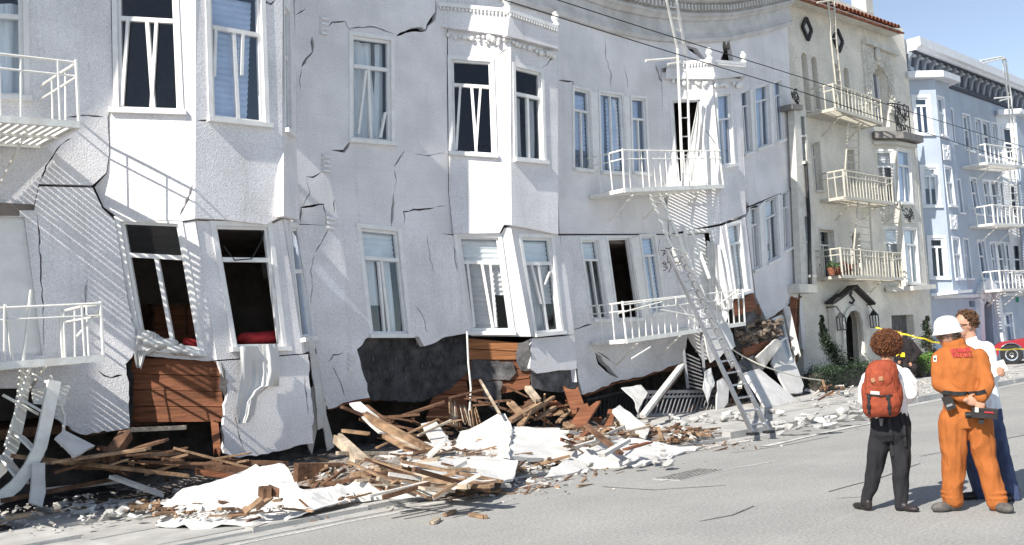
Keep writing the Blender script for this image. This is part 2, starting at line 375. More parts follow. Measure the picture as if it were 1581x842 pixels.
# worn painted lines and tar seams on the road, each 4 mm proud
def strip(name, pts, w, mt, z=.004, seed=0):
    rr = random.Random(seed); L, R = [], []
    P = []
    for i in range(len(pts)-1):
        a, b = V(pts[i]), V(pts[i+1]); n = max(1, int((b-a).length/.25)); P += [a + (b-a)*k/n for k in range(n)]
    P.append(V(pts[-1]))
    for i, p in enumerate(P):
        d = (P[min(i+1, len(P)-1)] - P[max(i-1, 0)]).normalized(); q = V((-d.y, d.x, 0)); ww = w*rr.uniform(.55, 1.2)/2; j = q*rr.uniform(-.012, .012)
        L.append(p + q*ww + j); R.append(p - q*ww + j)
    n = len(P); vs = [(v.x, v.y, z) for v in L + R]
    return tag(MB().add(vs, [(i, i+1, n+i+1, n+i) for i in range(n-1)]).build(name, mt), kind='structure')
G = lambda x, y, z=0: onZ(x, y, z)
strip('road_line', [G(250,866), G(400,834), G(560,802), G(740,766), G(850,743)], .11, M['paint'], seed=1)
strip('road_line', [G(300,846), G(420,815), G(500,800)], .07, M['paint'], seed=4)
strip('road_line', [G(1010,745), G(1200,712)], .05, M['paint'], seed=6)
for sd, ps in enumerate([[(930,752),(1010,757),(1120,750)], [(1080,806),(1130,796),(1165,782)], [(1130,700),(1200,690),(1280,675)], [(1290,770),(1330,768),(1340,762)], [(1420,705),(1500,690),(1581,672)], [(1280,760),(1360,738),(1420,716)]]):
    strip('tar_seam', [G(*p) for p in ps], .022, M['tarline'], .005, sd)
for sd, (ps, w_) in enumerate((([G(250,842), G(420,812), G(560,786), G(700,772), G(800,752)], .30), ([G(560,790), G(640,782), G(760,764)], .18), ([G(820,742), G(920,720), G(1050,700), G(1160,680)], .16), ([G(1180,690), G(1300,663), G(1400,643)], .14))):
    strip('dust_streak', ps, w_, M['dust'], .006 + .001*sd, 20+sd)
gr = thing('drain_cover', 'worn iron drain cover with square studs set in the road', 'drain cover', G(1065,733))
MB().box(G(1065,733)+V((0,0,.001)), (.98,.42,.010)).build('cover_plate', M['concrete'], gr)
st = MB()
for i in range(12):
    for j in range(5): st.box(G(1065,733)+V((-.43+i*.078, -.16+j*.08, .008)), (.045,.045,.008))
tag(st.build('stud', M['tarline'], gr), kind='stuff')

# ================================================================== the broken apartment building
B = thing('apartment_building', 'white stucco apartment block with its ground storey crushed and its bays leaning', 'building', (12, 14, 0))
YF = 14.0
F = Plane((12, YF, 0), (1, 0, 0), (0, 0, 1))
FA = Plane(onY(172, 180, YF), (1, -.17, 0), (0, 0, 1))              # the left stretch, warped out of line
def bay_planes(j0, j1, fold):                                       # junction line (two pixels on the facade), fold pixel
    a, b = onY(*j0, YF), onY(*j1, YF); L = Plane(a, (1, -1, 0), b - a)
    return L, L.at(*fold).y
L1u, Y1 = bay_planes((172, 0), (172.5, 250), (303, 180)); F1 = Plane((0, Y1, 0), (1,0,0), (0,0,1))
L2u, Y2 = bay_planes((691, 90), (692, 340), (789, 240)); F2 = Plane((0, Y2, 0), (1,0,0), (0,0,1))
L3u, Y3 = bay_planes((1021, 130), (1030, 340), (1103, 200)); F3 = Plane((0, Y3, 0), (1,0,0), (0,0,1))
L1l, y1l = bay_planes((176, 340), (214, 545), (316, 440))
L2l, y2l = bay_planes((698, 360), (724, 514), (799, 440))
L3l, y3l = bay_planes((1032, 362), (1057, 500), (1122, 400))
F1l = Plane((0, y1l, 0), (1,0,0), (0,0,1)); F2l = Plane((0, y2l, 0), (1,0,0), (0,0,1)); F3l = Plane((0, y3l, 0), (1,0,0), (0,0,1))
print('bay fronts', Y1, y1l, Y2, y2l, Y3, y3l)
R1u = Plane(F1.at(436, 180), (1, 1, 0), (0, 0, 1))
_a, _b = F1l.at(437, 350), F1l.at(466, 545); R1l = Plane(_a, (1, 1, 0), _b - _a)

def lerp(a, b, t): return a + (b - a)*t
class Win:
    """a window in a wall plane: the frame is the part; panes, sill, curtain, blind, sash bars are its sub-parts"""
    def __init__(s, pl, q, recess=.09):
        s.pl = pl; s.c = [pl.at(*p) for p in q]; s.q = q; s.rec = recess
        s.W = ((s.c[1]-s.c[0]).length + (s.c[2]-s.c[3]).length)/2; s.H = ((s.c[3]-s.c[0]).length + (s.c[2]-s.c[1]).length)/2
    def p(s, a, b, off=0.0):          # a across 0..1, b down 0..1
        return lerp(lerp(s.c[0], s.c[1], a), lerp(s.c[3], s.c[2], a), b) + s.pl.n*off
    def st(s, px, py):                # pixel -> (a, b) on the recessed plane
        P = s.pl.at(px, py, -s.rec); a = b = .5
        for _ in range(25):
            e = P - s.p(a, b, -s.rec); da = s.p(a+.01, b) - s.p(a, b); db = s.p(a, b+.01) - s.p(a, b)
            a += e.dot(da)/da.length_squared*.01; b += e.dot(db)/db.length_squared*.01
        return a, b
    def piece(s, m, a0, a1, b0, b1, o0, o1, mi=0):
        m.prism([s.p(a0,b0,o0), s.p(a1,b0,o0), s.p(a1,b1,o0), s.p(a0,b1,o0)], s.pl.n*(o1-o0), mi)
    def slant(s, m, pa, pb, w, o0, o1):   # a bar between two (a,b) points
        h = w/2/s.W
        m.prism([s.p(pa[0]-h,pa[1],o0), s.p(pa[0]+h,pa[1],o0), s.p(pb[0]+h,pb[1],o0), s.p(pb[0]-h,pb[1],o0)], s.pl.n*(o1-o0))
def window(pl, q, parent=None, trans=.28, mull=(.5,.5), glass='glass', top='same', low=(True, True), cover=None, sticks=(), sill=True, case=True, fw=.05, mw=.055, recess=.09, mt='trim', name='window', cw=.075, sillx=.09):
    w = Win(pl, q, recess); fs, ft = fw/w.W, fw/w.H; r = -recess
    m = MB(); d = .06
    w.piece(m, 0, fs, 0, 1, r, r+d); w.piece(m, 1-fs, 1, 0, 1, r, r+d)
    w.piece(m, fs, 1-fs, 0, ft, r, r+d); w.piece(m, fs, 1-fs, 1-ft, 1, r, r+d)
    if trans: w.piece(m, fs, 1-fs, trans-.6*mw/w.H, trans+.6*mw/w.H, r, r+d+.012)
    if mull:
        h = mw/2/w.W; t0 = (trans + .6*mw/w.H) if trans else ft
        m.prism([w.p(mull[0]-h,t0,r+.002), w.p(mull[0]+h,t0,r+.002), w.p(mull[1]+h,1-ft,r+.002), w.p(mull[1]-h,1-ft,r+.002)], pl.n*(d+.004))
    if case:
        cs, ct = cw/w.W, cw/w.H
        w.piece(m, -cs, -.001, -ct, 1, -.002, .022); w.piece(m, 1.001, 1+cs, -ct, 1, -.002, .022); w.piece(m, -.001, 1.001, -ct, -.001, -.002, .02)
    o = m.build(name, M[mt], parent or B)
    if sill:
        ss = sillx/w.W; m = MB(); w.piece(m, -ss, 1+ss, 1.001, 1+.07/w.H, -.03, .085); m.build('sill', M[mt], o)
    gm = M[glass] if glass else None
    def pane(a0, a1, b0, b1, mm, tilt=0):
        if not mm: return
        m = MB(); m.prism([w.p(a0,b0,r+.02), w.p(a1,b0,r+.02), w.p(a1,b1,r+.02+tilt), w.p(a0,b1,r+.02+tilt)], pl.n*.006); m.build('pane', mm, o)
    if trans:
        t = gm if top == 'same' else (M[top] if top else None)
        pane(fs, 1-fs, ft, trans-.6*mw/w.H, t); b0 = trans+.6*mw/w.H
    else: b0 = ft
    if mull:
        mm = (mull[0]+mull[1])/2
        if low[0]: pane(fs, mm, b0, 1-ft, gm)
        if low[1]: pane(mm+.001, 1-fs, b0, 1-ft, gm)
    elif low[0]: pane(fs, 1-fs, b0, 1-ft, gm)
    for a, b in sticks:
        m = MB(); w.slant(m, w.st(*a), w.st(*b), .045, r+.03, r+.075); m.build('sash_bar', M[mt], o)
    for cv in (cover or ()):
        kind, s0, s1, t0, t1 = cv[:5]; sk = cv[5] if len(cv) > 5 else 0.0
        dep = r - (.10 if kind == 'curtain' else .05); m = MB(); nx, ny = (22, 6) if kind == 'curtain' else (1, int((t1-t0)*w.H/.045))
        vs = []; seed = random.random()*50
        for j in range(ny+1):
            for i in range(nx+1):
                a = lerp(s0, s1, i/nx); b = lerp(t0, t1, j/ny); a2 = a + sk*(b-t0)*(1 if i > nx/2 or kind == 'blind' else .2)
                if kind == 'curtain': off = dep + .028*math.sin(a*w.W*26 + seed + 1.5*b) + .02*noise.noise(V((a*6+seed, b*2, 0)))
                else: off = dep + (.012 if j % 2 else -.012)
                if kind == 'blind' and i: a2 = a + sk*(b-t0)
                elif kind == 'blind': a2 = a
                vs.append(w.p(a2, b, off))
        fs_ = [(j*(nx+1)+i, j*(nx+1)+i+1, (j+1)*(nx+1)+i+1, (j+1)*(nx+1)+i) for j in range(ny) for i in range(nx)]
        me = m.add(vs, fs_).build(kind, M[kind], o, smooth=(kind == 'curtain'), fix=False)
    return o
def wall(pl, outer, holes=(), off=0.0, t=.13, mt='wall', name='wall', bulge=None): return sheet(name, pl, outer, holes, M[mt], B, t, off, bulge)
def grow(q, d=0): return q

# ---- window outlines (pixel quads: tl, tr, br, bl)
QA1 = [(-60,-70),(34,-62),(37,149),(-60,146)]
QA2 = [(-60,334),(38,335),(66,549),(-60,549)]
Q1L = [(180,-46),(267,-40),(276,171),(184,168)]
Q1F = [(323,-24),(402,-8),(409,191),(329,182)]
Q1R = [(438,8),(446,20),(449,206),(440,199)]
Q1Ll = [(186,342),(275,346),(309,541),(219,533)]
Q1Fl = [(332,349),(413,351),(436,535),(365,536)]
Q1Rl = [(447,352),(462,352),(482,520),(465,522)]
QBu = [(544,55),(603,63),(604,220),(544,215)]
QBl = [(556,352),(614,358),(630,516),(575,516)]
Q2L = [(697,92),(757,96),(762,239),(700,235)]
Q2F = [(795,103),(835,113),(839,249),(798,245)]
Q2Ll = [(707,366),(769,367),(789,511),(728,511)]
Q2Fl = [(805,367),(850,368),(866,511),(828,515)]
QC = [[(886,136),(909,141),(914,263),(887,260)], [(926,143),(960,148),(967,267),(929,265)], [(975,151),(996,153),(1001,268),(978,266)]]
QCl = [[(897,371),(922,371),(939,493),(915,493)], [(938,369),(971,368),(989,491),(955,493)], [(989,366),(1010,365),(1026,482),(1005,484)]]
Q3L = [(1038,156),(1081,154),(1092,282),(1046,282)]
Q3F = [(1107,147),(1127,145),(1133,253),(1112,257)]
Q3Ll = [(1060,360),(1097,357),(1118,472),(1080,474)]
Q3Fl = [(1122,349),(1142,345),(1153,448),(1137,455)]
QD = [[(1143,143),(1155,140),(1160,234),(1149,238)], [(1165,136),(1185,131),(1189,223),(1169,230)], [(1194,128),(1206,124),(1210,215),(1199,219)]]
QDl = [[(1157,323),(1169,320),(1174,412),(1163,417)], [(1180,313),(1198,305),(1203,397),(1185,406)], [(1207,298),(1217,295),(1220,382),(1210,387)]]

# ---- facade stretches
# left stretch
wall(FA, [(-60,-260),(172,-260),(171,0),(174,155),(166,182),(169,235),(164,267),(143,286),(60,284),(52,321),(-60,321)], [QA1, crack([(100,182),(128,178),(160,181)],1.6), crack([(61,283),(75,250),(92,225),(110,214)],1.5)])
wall(FA, rough([(-60,325),(53,325),(61,288),(143,290),(158,322),(177,340),(200,480),(213,535),(194,562),(199,590),(200,660),(126,671),(85,646),(68,600),(-60,600)],2.2,8,[6,7,8,9,10,11,12],2), [QA2, crack([(58,330),(61,380),(66,470),(67,540)],1.8,1), crack([(152,573),(162,580),(173,583),(190,579)],2.6), crack([(132,470),(134,430),(129,500)],1.0)], off=.05)
wall(F, [(691,-220),(860,-180),(860,70),(691,44)], off=-.01)
# between bays one and two
wall(F, [(453,-260),(691,-260),(690,100),(692,296),(700,362),(455,345),(456,100)], [
    QBu, crack([(672,1),(674,20),(657,47),(634,46),(612,56)],4.5), crack([(505,44),(512,35),(532,34),(544,50)],2), crack([(482,57),(482,80),(465,104)],3),
    crack([(541,218),(532,233),(512,232)],3.2), crack([(497,264),(485,274),(472,273)],1.6), crack([(625,233),(618,243),(608,258)],3), crack([(608,299),(606,330),(604,349)],2.4),
    crack([(624,346),(624,326),(671,321)],2.2), crack([(464,344),(464,321),(499,315),(503,333)],2.4), crack([(517,308),(515,330)],2), crack([(455,24),(466,18),(472,14)],1.8), crack([(538,44),(560,42),(585,43),(611,54)],1.4), crack([(609,262),(613,280),(608,297)],1.3), crack([(672,320),(688,318)],1.3), crack([(472,275),(478,300),(466,319)],1.2), crack([(511,234),(509,244)],1.2), crack([(466,106),(462,125),(464,140)],1.1), crack([(640,238),(662,240),(686,236)],1.0)])
WBl = rough([(457,347),(556,350),(622,351),(700,364),(711,420),(725,512),(720,515),(690,520),(668,531),(655,535),(647,520),(578,518),(571,519),(551,540),(563,584),(571,614),(530,622),(507,632),(494,590),(489,545),(478,480)],1.8,8,[6,7,8,9,10,11,12,13,14,15,16],3)
wall(F, WBl, [QBl, crack([(508,352),(500,370),(487,390)],1.3), crack([(486,393),(480,420),(482,450),(478,476)],1.1), crack([(640,470),(652,488),(660,515)],1.0), crack([(660,365),(664,400),(672,425)],1.0), crack([(507,560),(515,548),(530,545)],2), crack([(512,565),(525,590),(532,612)],1.4), crack([(700,380),(706,420)],1.5)], off=.015)
# between bays two and three
wall(F, [(859,-120),(1024,-120),(1022,140),(1032,361),(864,361),(860,260)], [*QC, crack([(862,124),(883,127),(886,134),(908,138)],2.4), crack([(934,60),(936,90),(944,118),(943,134)],1.3), crack([(963,100),(968,118),(969,136)],1.2),
    crack([(1012,100),(1018,122),(1026,128),(1034,150)],2), crack([(1021,277),(1024,300),(1031,318)],2.4)])
WCl = rough([(865,364),(1031,363),(1046,420),(1058,470),(1062,520),(1057,560),(985,583),(952,589),(900,610),(889,573),(883,511)],1.6,8,[4,5,6,7],4)
wall(F, WCl, [*QCl, crack([(884,509),(900,505),(915,500)],2), crack([(919,545),(928,560),(944,577),(955,584)],5,2), crack([(921,543),(938,553),(945,560)],1.4), crack([(1018,365),(1018,395)],1.4)], off=.01)
# right stretch, sheared up towards its held end
wall(F, [(1126,60),(1216,30),(1219,120),(1226,216),(1232,287),(1157,318),(1146,300),(1141,140)], [*QD, crack([(1118,70),(1121,95)],5), crack([(1146,252),(1149,285),(1152,312)],1.5)])
wall(F, rough([(1158,321),(1232,290),(1238,370),(1240,440),(1237,456),(1184,496),(1167,458),(1152,335)],1.2,7,[3,4],5), [*QDl], off=.02)
# upper strip between bay three cap and cornice (torn open)
wall(F, [(1021,-40),(1216,-60),(1216,29),(1126,58),(1105,112),(1022,135)], [crack([(1060,70),(1072,78),(1088,92)],5,2), crack([(1118,60),(1120,78),(1122,92),(1138,93)],4,3)], off=-.004)

def lath_edge(pl, pts, off, mt='board', w=.05):
    for a, b in zip(pts, pts[1:]): MB().bar(pl.at(*a, off), pl.at(*b, off), .035, w, pl.n).build('edge_lath', M[mt], B)
lath_edge(F, [(902,611),(926,602),(951,591)], -.06); lath_edge(F, [(953,591),(985,585),(1020,573),(1056,562)], -.05)
lath_edge(F, [(508,633),(530,624),(570,616)], -.06); lath_edge(FA, [(128,672),(165,666),(199,661)], -.02, 'woodd'); lath_edge(F, [(1184,498),(1210,478),(1237,458)], -.06, 'woodd')
# ---- bay one
wall(L1u, [(172,-260),(303,-260),(302,180),(301,338),(283,341),(185,338),(160,320),(146,289),(165,268),(170,235),(167,183),(174,155)], [Q1L, crack([(299,284),(288,310),(277,334)],3)])
wall(F1, [(303,-260),(437,-260),(436,190),(437,334),(410,347),(345,339),(301,337),(302,180)], [Q1F, crack([(304,186),(320,187),(330,189)],1.8), crack([(404,0),(418,6),(428,-2)],2.5)])
wall(R1u, [(437,-260),(457,-240),(457,205),(462,340),(438,334)], [Q1R])
wall(L1l, rough([(180,341),(282,344),(301,341),(318,440),(334,556),(322,558),(218,549),(196,470)],.8,10,[5],6), [Q1Ll])
wall(F1l, [(303,341),(345,342),(410,350),(436,339),(452,440),(468,546),(335,556),(318,440)], [Q1Fl])
wall(R1l, [(438,338),(468,347),(492,536),(469,546)], [Q1Rl])
PAN = rough([(336,558),(476,547),(482,620),(484,684),(430,697),(370,707),(347,700),(343,664),(351,600)],2.2,8,[1,2,3,4,5,6,7],7)
wall(F1l, PAN, [crack([(362,640),(372,680),(378,700)],1.6), crack([(470,580),(476,640)],1.6)], off=.02, t=.06)
# brown boards laid bare under the left window of bay one (a piece each)
def boards(pl, left, right, n, mt, off=-.07, seed=0, gap=.6):
    rr = random.Random(seed)
    for i in range(n):
        a0, a1 = i/n, (i+1)/n
        j = lambda: rr.uniform(-3, 3)
        qd = [(lerp(left[0][0],left[1][0],a0)+j(), lerp(left[0][1],left[1][1],a0)+gap), (lerp(right[0][0],right[1][0],a0)+j(), lerp(right[0][1],right[1][1],a0)+gap), (lerp(right[0][0],right[1][0],a1)+j(), lerp(right[0][1],right[1][1],a1)-gap), (lerp(left[0][0],left[1][0],a1)+j(), lerp(left[0][1],left[1][1],a1)-gap)]
        o = rr.uniform(-.012, .012); MB().prism([pl.at(*p, off+o) for p in qd], -pl.n*.03).build('board', M[mt], B)
boards(L1l, [(203,552),(201,652)], [(340,558),(345,652)], 4, 'board', -.05, 1)
def patch(pl, poly, mt, off, t=.012, name='tar_paper', jag=2, idx=None, seed=0): return sheet(name, pl, rough(poly, jag, 7, idx, seed), [], M[mt], B, t, off)
patch(L1l, [(325,553),(342,560),(352,590),(346,612),(338,600),(341,570)], 'tarlight', .0, seed=3)
patch(L1l, [(188,568),(203,556),(206,610),(203,658),(194,640),(197,600)], 'tar', -.02, seed=4)
# ---- between the bays: tar paper and sheathing boards
for i, q in enumerate(([(548,520),(730,500),(728,534),(640,545),(552,548)], [(550,542),(640,540),(730,528),(726,566),(660,578),(556,580)], [(554,574),(664,571),(727,560),(722,574),(692,603),(652,620),(566,618)])): patch(F, q, 'tar', -.17+.022*i, .008, seed=5+i, jag=2.4)
m = MB(); rr = random.Random(17)
for yy in (536, 556, 574, 590):
    for i in range(11):
        px = 572 + i*13.5 + rr.uniform(-4,4); a = F.at(px, yy-i*1.2+rr.uniform(-3,3), -.119); m.box(a, (.016, .014, rr.uniform(.04,.09)))
tag(m.build('staples', M['tarlight'], B), kind='stuff')
boards(Plane((0, YF, 0), (1,0,0), (0,0,1)), [(676,566),(660,650)], [(724,566),(722,655)], 4, 'board', -.18, 5)
# ---- bay two
wall(L2u, [(691,20),(789,24),(789,347),(778,347),(771,360),(700,361),(693,298)], [Q2L, crack([(768,86),(777,78),(786,74)],1.6)])
wall(F2, [(789,24),(860,44),(862,362),(790,348)], [Q2F, crack([(838,104),(846,100),(850,92),(858,90)],1.6)])
wall(L2l, [(700,364),(772,363),(779,352),(789,350),(803,430),(820,520),(727,519)], [Q2Ll])
wall(F2l, [(790,350),(864,364),(876,430),(887,516),(821,520),(803,430)], [Q2Fl])
wall(F2l, rough([(821,523),(887,518),(891,569),(829,577),(818,569)],1.2,8,[2,3],8), [], .0, .06)
patch(F2l, [(818,560),(891,560),(893,596),(868,606),(822,600)], 'tarlight', -.07, .02, seed=6, idx=[2,3])
boards(L2l, [(724,522),(726,556)], [(812,530),(800,556)], 2, 'boardo', -.05, 7)
boards(L2l, [(726,557),(727,618)], [(818,552),(819,600)], 3, 'board', -.075, 8)
patch(L2l, [(728,556),(792,560),(797,576),(786,588),(728,587)], 'tarlight', -.02, .015, seed=7, name='torn_tar_paper')
patch(L2l, [(800,530),(818,524),(820,572),(803,572),(797,555)], 'tarlight', -.02, .015, seed=8, name='torn_tar_paper')
patch(L2l, [(740,588),(776,590),(770,640),(752,625)], 'tarlight', .0, .015, seed=9, name='torn_tar_paper')
# ---- bay three
wall(L3u, [(1022,112),(1099,118),(1101,140),(1112,258),(1113,345),(1033,361),(1024,200)], [Q3L, crack([(1076,192),(1086,196),(1098,212),(1108,226)],1.2)])
wall(F3, [(1101,118),(1143,122),(1147,255),(1152,330),(1114,345),(1112,258)], [Q3F])
wall(L3l, rough([(1034,364),(1113,349),(1124,405),(1133,462),(1118,505),(1128,530),(1086,560),(1062,520),(1046,430)],1.5,7,[3,4,5,6],9), [Q3Ll])
wall(F3l, [(1115,349),(1151,336),(1164,452),(1133,461)], [Q3Fl])
boards(F3l, [(1134,464),(1134,490)], [(1163,453),(1166,478)], 1, 'board', -.03, 11)
# hidden right cheeks of bays two and three
for (pf, q, ya) in ((F2, [(861,44),(862,362)], Y2), (F3, [(1143,122),(1152,330)], Y3), (F2l, [(864,364),(891,590)], y2l), (F3l, [(1151,336),(1164,452)], y3l)):
    a, b = pf.at(*q[0]), pf.at(*q[1]); d = V((1,1,0))*(YF - ya - .01); MB().prism([a, b, b+d, a+d], V((-.08,.08,0))).build('wall', M['wall'], B)

# ---- windows
window(FA, QA1, trans=.42, glass='glass', cover=[('curtain',.1,1,.3,1)], mull=None)
d_ = window(FA, QA2, trans=None, mull=None, glass=None, low=(False,False), name='balcony_door', sill=False)
MB().prism([FA.at(*p, -.05) for p in ((-50,340),(36,340),(64,545),(-50,545))], FA.n*.03).build('door_leaf', M['trim'], d_)
o1 = window(L1u, Q1L, trans=.345, mull=(.5,.56), glass='glassd', sticks=[((200,33),(191,165)), ((244,36),(236,167))], sillx=.12, fw=.04)
window(F1, Q1F, trans=.315, mull=(.47,.5), glass='glassb', cover=[('blind',.03,.9,.05,.97,-.18)], sticks=[((330,47),(328,120)), ((372,53),(370,118))], sillx=.1)
window(R1u, Q1R, trans=.4, mull=None, glass='glassb', cover=[('curtain',0,1,.1,1)])
window(L1l, Q1Ll, trans=.27, mull=(.5,.53), glass=None, top='glassd', fw=.04)
window(F1l, Q1Fl, trans=.275, mull=None, glass=None, fw=.04, sillx=.12)
window(R1l, Q1Rl, trans=.4, mull=None, glass='glassb', cover=[('curtain',0,1,.1,1)])
window(F, QBu, trans=.29, mull=(.44,.5), glass='glass', cover=[('curtain',.03,.97,.02,.98)], sticks=[((562,110),(550,208)), ((592,175),(584,214))])
window(F, QBl, trans=.28, mull=(.5,.5), glass='glass', top='glass', cover=[('curtain',.03,.5,.1,.72),('curtain',.5,.85,.02,1),('blind',.02,.95,.02,.3)], sticks=[((581,405),(590,512)), ((618,405),(622,512))])
window(L2u, Q2L, trans=.27, mull=(.5,.57), glass='glassd', sticks=[((711,136),(705,233)), ((742,138),(735,236))], fw=.04)
window(F2, Q2F, trans=.29, mull=(.5,.5), glass='glassd', top='glassd', cover=[('curtain',.05,.45,.3,1),('curtain',.72,.95,.3,1)], fw=.045)
window(L2l, Q2Ll, trans=.27, mull=(.5,.55), glass='glassd', top='glass', cover=[('blind',.03,.97,.03,.62),('blind',.03,.5,.6,.98,.06),('blind',.5,.72,.6,.98,-.1)], sticks=[((722,405),(733,505)), ((757,408),(766,505))], fw=.045)
window(F2l, Q2Fl, trans=.27, mull=(.5,.52), glass='glassd', top='glass', cover=[('blind',.03,.97,.03,.7),('curtain',.1,.6,.6,1)], sticks=[((817,410),(832,470)), ((846,420),(838,440))], fw=.045)
for q, tr, ml, cv in zip(QC, (.27, None, .28), ((.5,.5),(.5,.5),(.5,.5)), ([('blind',.05,.95,.05,.75)], [('curtain',0,.45,0,1),('blind',.45,.97,.03,.95)], [('curtain',.05,.95,.02,.98)])):
    window(F, q, trans=tr, mull=ml, glass='glassb', cover=cv, sillx=.03, fw=.04, mw=.04, cw=.06)
window(F, QCl[0], trans=.25, mull=(.5,.5), glass='glassd', top='glass', cover=[('curtain',.02,.5,.1,1),('blind',.02,.98,.02,.25)], fw=.04, mw=.04, sillx=.03, cw=.06)
window(F, QCl[1], trans=None, mull=None, glass=None, low=(False,False), fw=.03, sillx=.03, cw=.06)
window(F, QCl[2], trans=.25, mull=(.5,.5), glass='glassb', cover=[('blind',.02,.98,.02,.98)], fw=.04, mw=.04, sillx=.03, cw=.06)
w_ = window(L3u, Q3L, trans=None, mull=None, glass=None, low=(False,False), name='balcony_door', sill=False, fw=.035)
W3 = Win(L3u, Q3L)
def drape(w, poly, parent, off=-.02, mt='sheetcloth', name='curtain', k=30, amp=.03):
    m = MB(); nx, ny = 14, 10; vs = []
    (ax,ay),(bx,by),(cx,cy),(dx,dy) = poly
    for j in range(ny+1):
        for i in range(nx+1):
            s, t = i/nx, j/ny
            a = lerp(lerp(ax,bx,s), lerp(dx,cx,s), t); b = lerp(lerp(ay,by,s), lerp(dy,cy,s), t)
            vs.append(w.p(a, b, off + amp*math.sin(s*k*.6 + t*2) + amp*.6*noise.noise(V((s*4, t*3, k)))))
    m.add(vs, [(j*(nx+1)+i, j*(nx+1)+i+1, (j+1)*(nx+1)+i+1, (j+1)*(nx+1)+i) for j in range(ny) for i in range(nx)])
    return m.build(name, M[mt], parent, smooth=True, fix=False)
drape(W3, [(.93,.0),(1,.0),(1,1),(.12,1)], w_, -.05)
window(F3, Q3F, trans=.35, mull=(.35,.4), glass='glassb', cover=[('curtain',.03,.97,.02,.98)], fw=.04, mw=.035, cw=.05)
w_ = window(L3l, Q3Ll, trans=None, mull=None, glass=None, low=(False,False), name='balcony_door', sill=False, fw=.035)
W3l = Win(L3l, Q3Ll)
MB().prism([W3l.p(*p, -.12) for p in ((.05,.03),(.75,.03),(.7,1),(.05,1))], L3l.n*.03).build('door_leaf', M['trim'], w_)
drape(W3l, [(.75,.12),(1.25,.2),(1.35,1.05),(.35,1.05)], w_, .06, k=26, amp=.05)
window(F3l, Q3Fl, trans=.28, mull=(.4,.4), glass='glass', cover=[('blind',.05,.9,.02,.9),('curtain',.5,.95,.5,1)], fw=.04, mw=.035, cw=.05)
for q in QD: window(F, q, trans=.24, mull=(.35,.45) if q is not QD[1] else (.5,.5), glass='glassb', cover=[('curtain',.02,.98,.02,.98)], fw=.035, mw=.035, cw=.05, sillx=.05)
for q in QDl: window(F, q, trans=.28, mull=(.45,.45), glass='glass', cover=[('curtain',.02,.75,.02,.98),('blind',.05,.95,.02,.3)], fw=.035, mw=.035, cw=.05, sillx=.05)
# piers standing a little proud between the triple windows
def pier(pl, q0, q1, off=.05):
    MB().prism([pl.at(*p, off) for p in ((q0[1][0]+3,q0[1][1]), (q1[0][0]-3,q1[0][1]), (q1[3][0]-3,q1[3][1]), (q0[2][0]+3,q0[2][1]))], -pl.n*.06).build('window_pier', M['trim'], B)
for qs in (QC, QCl, QD, QDl):
    for i in (0, 1): pier(F, qs[i], qs[i+1], .06 if qs in (QD, QDl) else .04)
# ---- small louvred vents
def vent(px, py, w=12, h=30, n=4):
    m = MB()
    for i in range(n):
        y = py - h/2 + h*(i+.2)/n; a = F.at(px-w/2, y, .012); b = F.at(px+w/2, y+1.5, .012); m.prism([a, b, b+V((0,-.03,-.03)), a+V((0,-.03,-.03))], V((0,-.0,-.03)))
    o = m.build('vent', M['trim'], B)
    MB().prism([F.at(px-w/2-1, py-h/2, .004), F.at(px+w/2+1, py-h/2+1, .004), F.at(px+w/2+1, py+h/2, .004), F.at(px-w/2-1, py+h/2-1, .004)], V((0,-.006,0))).build('vent_plate', M['wall'], o)
for a in ((501,39), (504,251), (510,343,12,22,3), (543,557)): vent(*a)

# ---- cornice: moulded courses following the sagging roof line
cpts = [(800,10),(856,24),(939,51),(1000,63),(1060,68),(1120,65),(1170,54),(1213,42)]
zs = [( p.x, p.z) for p in (F.at(*q) for q in cpts)]
zs = [(-3, 9.25), (6, 9.12), (11, 9.02)] + zs + [(zs[-1][0]+.25, zs[-1][1]+.09)]
def cz(x):
    for (x0,z0),(x1,z1) in zip(zs, zs[1:]):
        if x <= x1: t = (x-x0)/(x1-x0); return z0 + (z1-z0)*t
    return zs[-1][1]
xs = [-3 + i*.45 for i in range(200) if -3 + i*.45 < zs[-1][0]] + [zs[-1][0]]
def course(name, prof, mt='cornice'):
    m = MB(); rings = [[V((x, YF - o, cz(x) + h)) for o, h in prof] for x in xs]
    return m.loft(rings).build(name, M[mt], B)
course('cornice', [(0,0),(.08,0),(.12,.06),(.12,.11),(.07,.13),(.07,.2),(0,.2)])
course('cornice', [(0,.2),(.045,.2),(.045,.56),(0,.56)])
course('cornice', [(0,.56),(.10,.56),(.16,.63),(.22,.66),(.22,.72),(.14,.74),(0,.74)])
course('cornice', [(0,.74),(.14,.74),(.14,.98),(0,.98)])
course('cornice', [(0,.98),(.20,.98),(.36,1.06),(.50,1.18),(.62,1.22),(.62,1.34),(.70,1.40),(.82,1.52),(.84,1.62),(0,1.62)])
m = MB(); x = 8.0
while x < zs[-1][0] - .1:
    m.box((x, YF - .22, cz(x) + .86), (.07, .16, .13)); x += .15
tag(m.build('dentil_row', M['cornice'], B), kind='stuff')
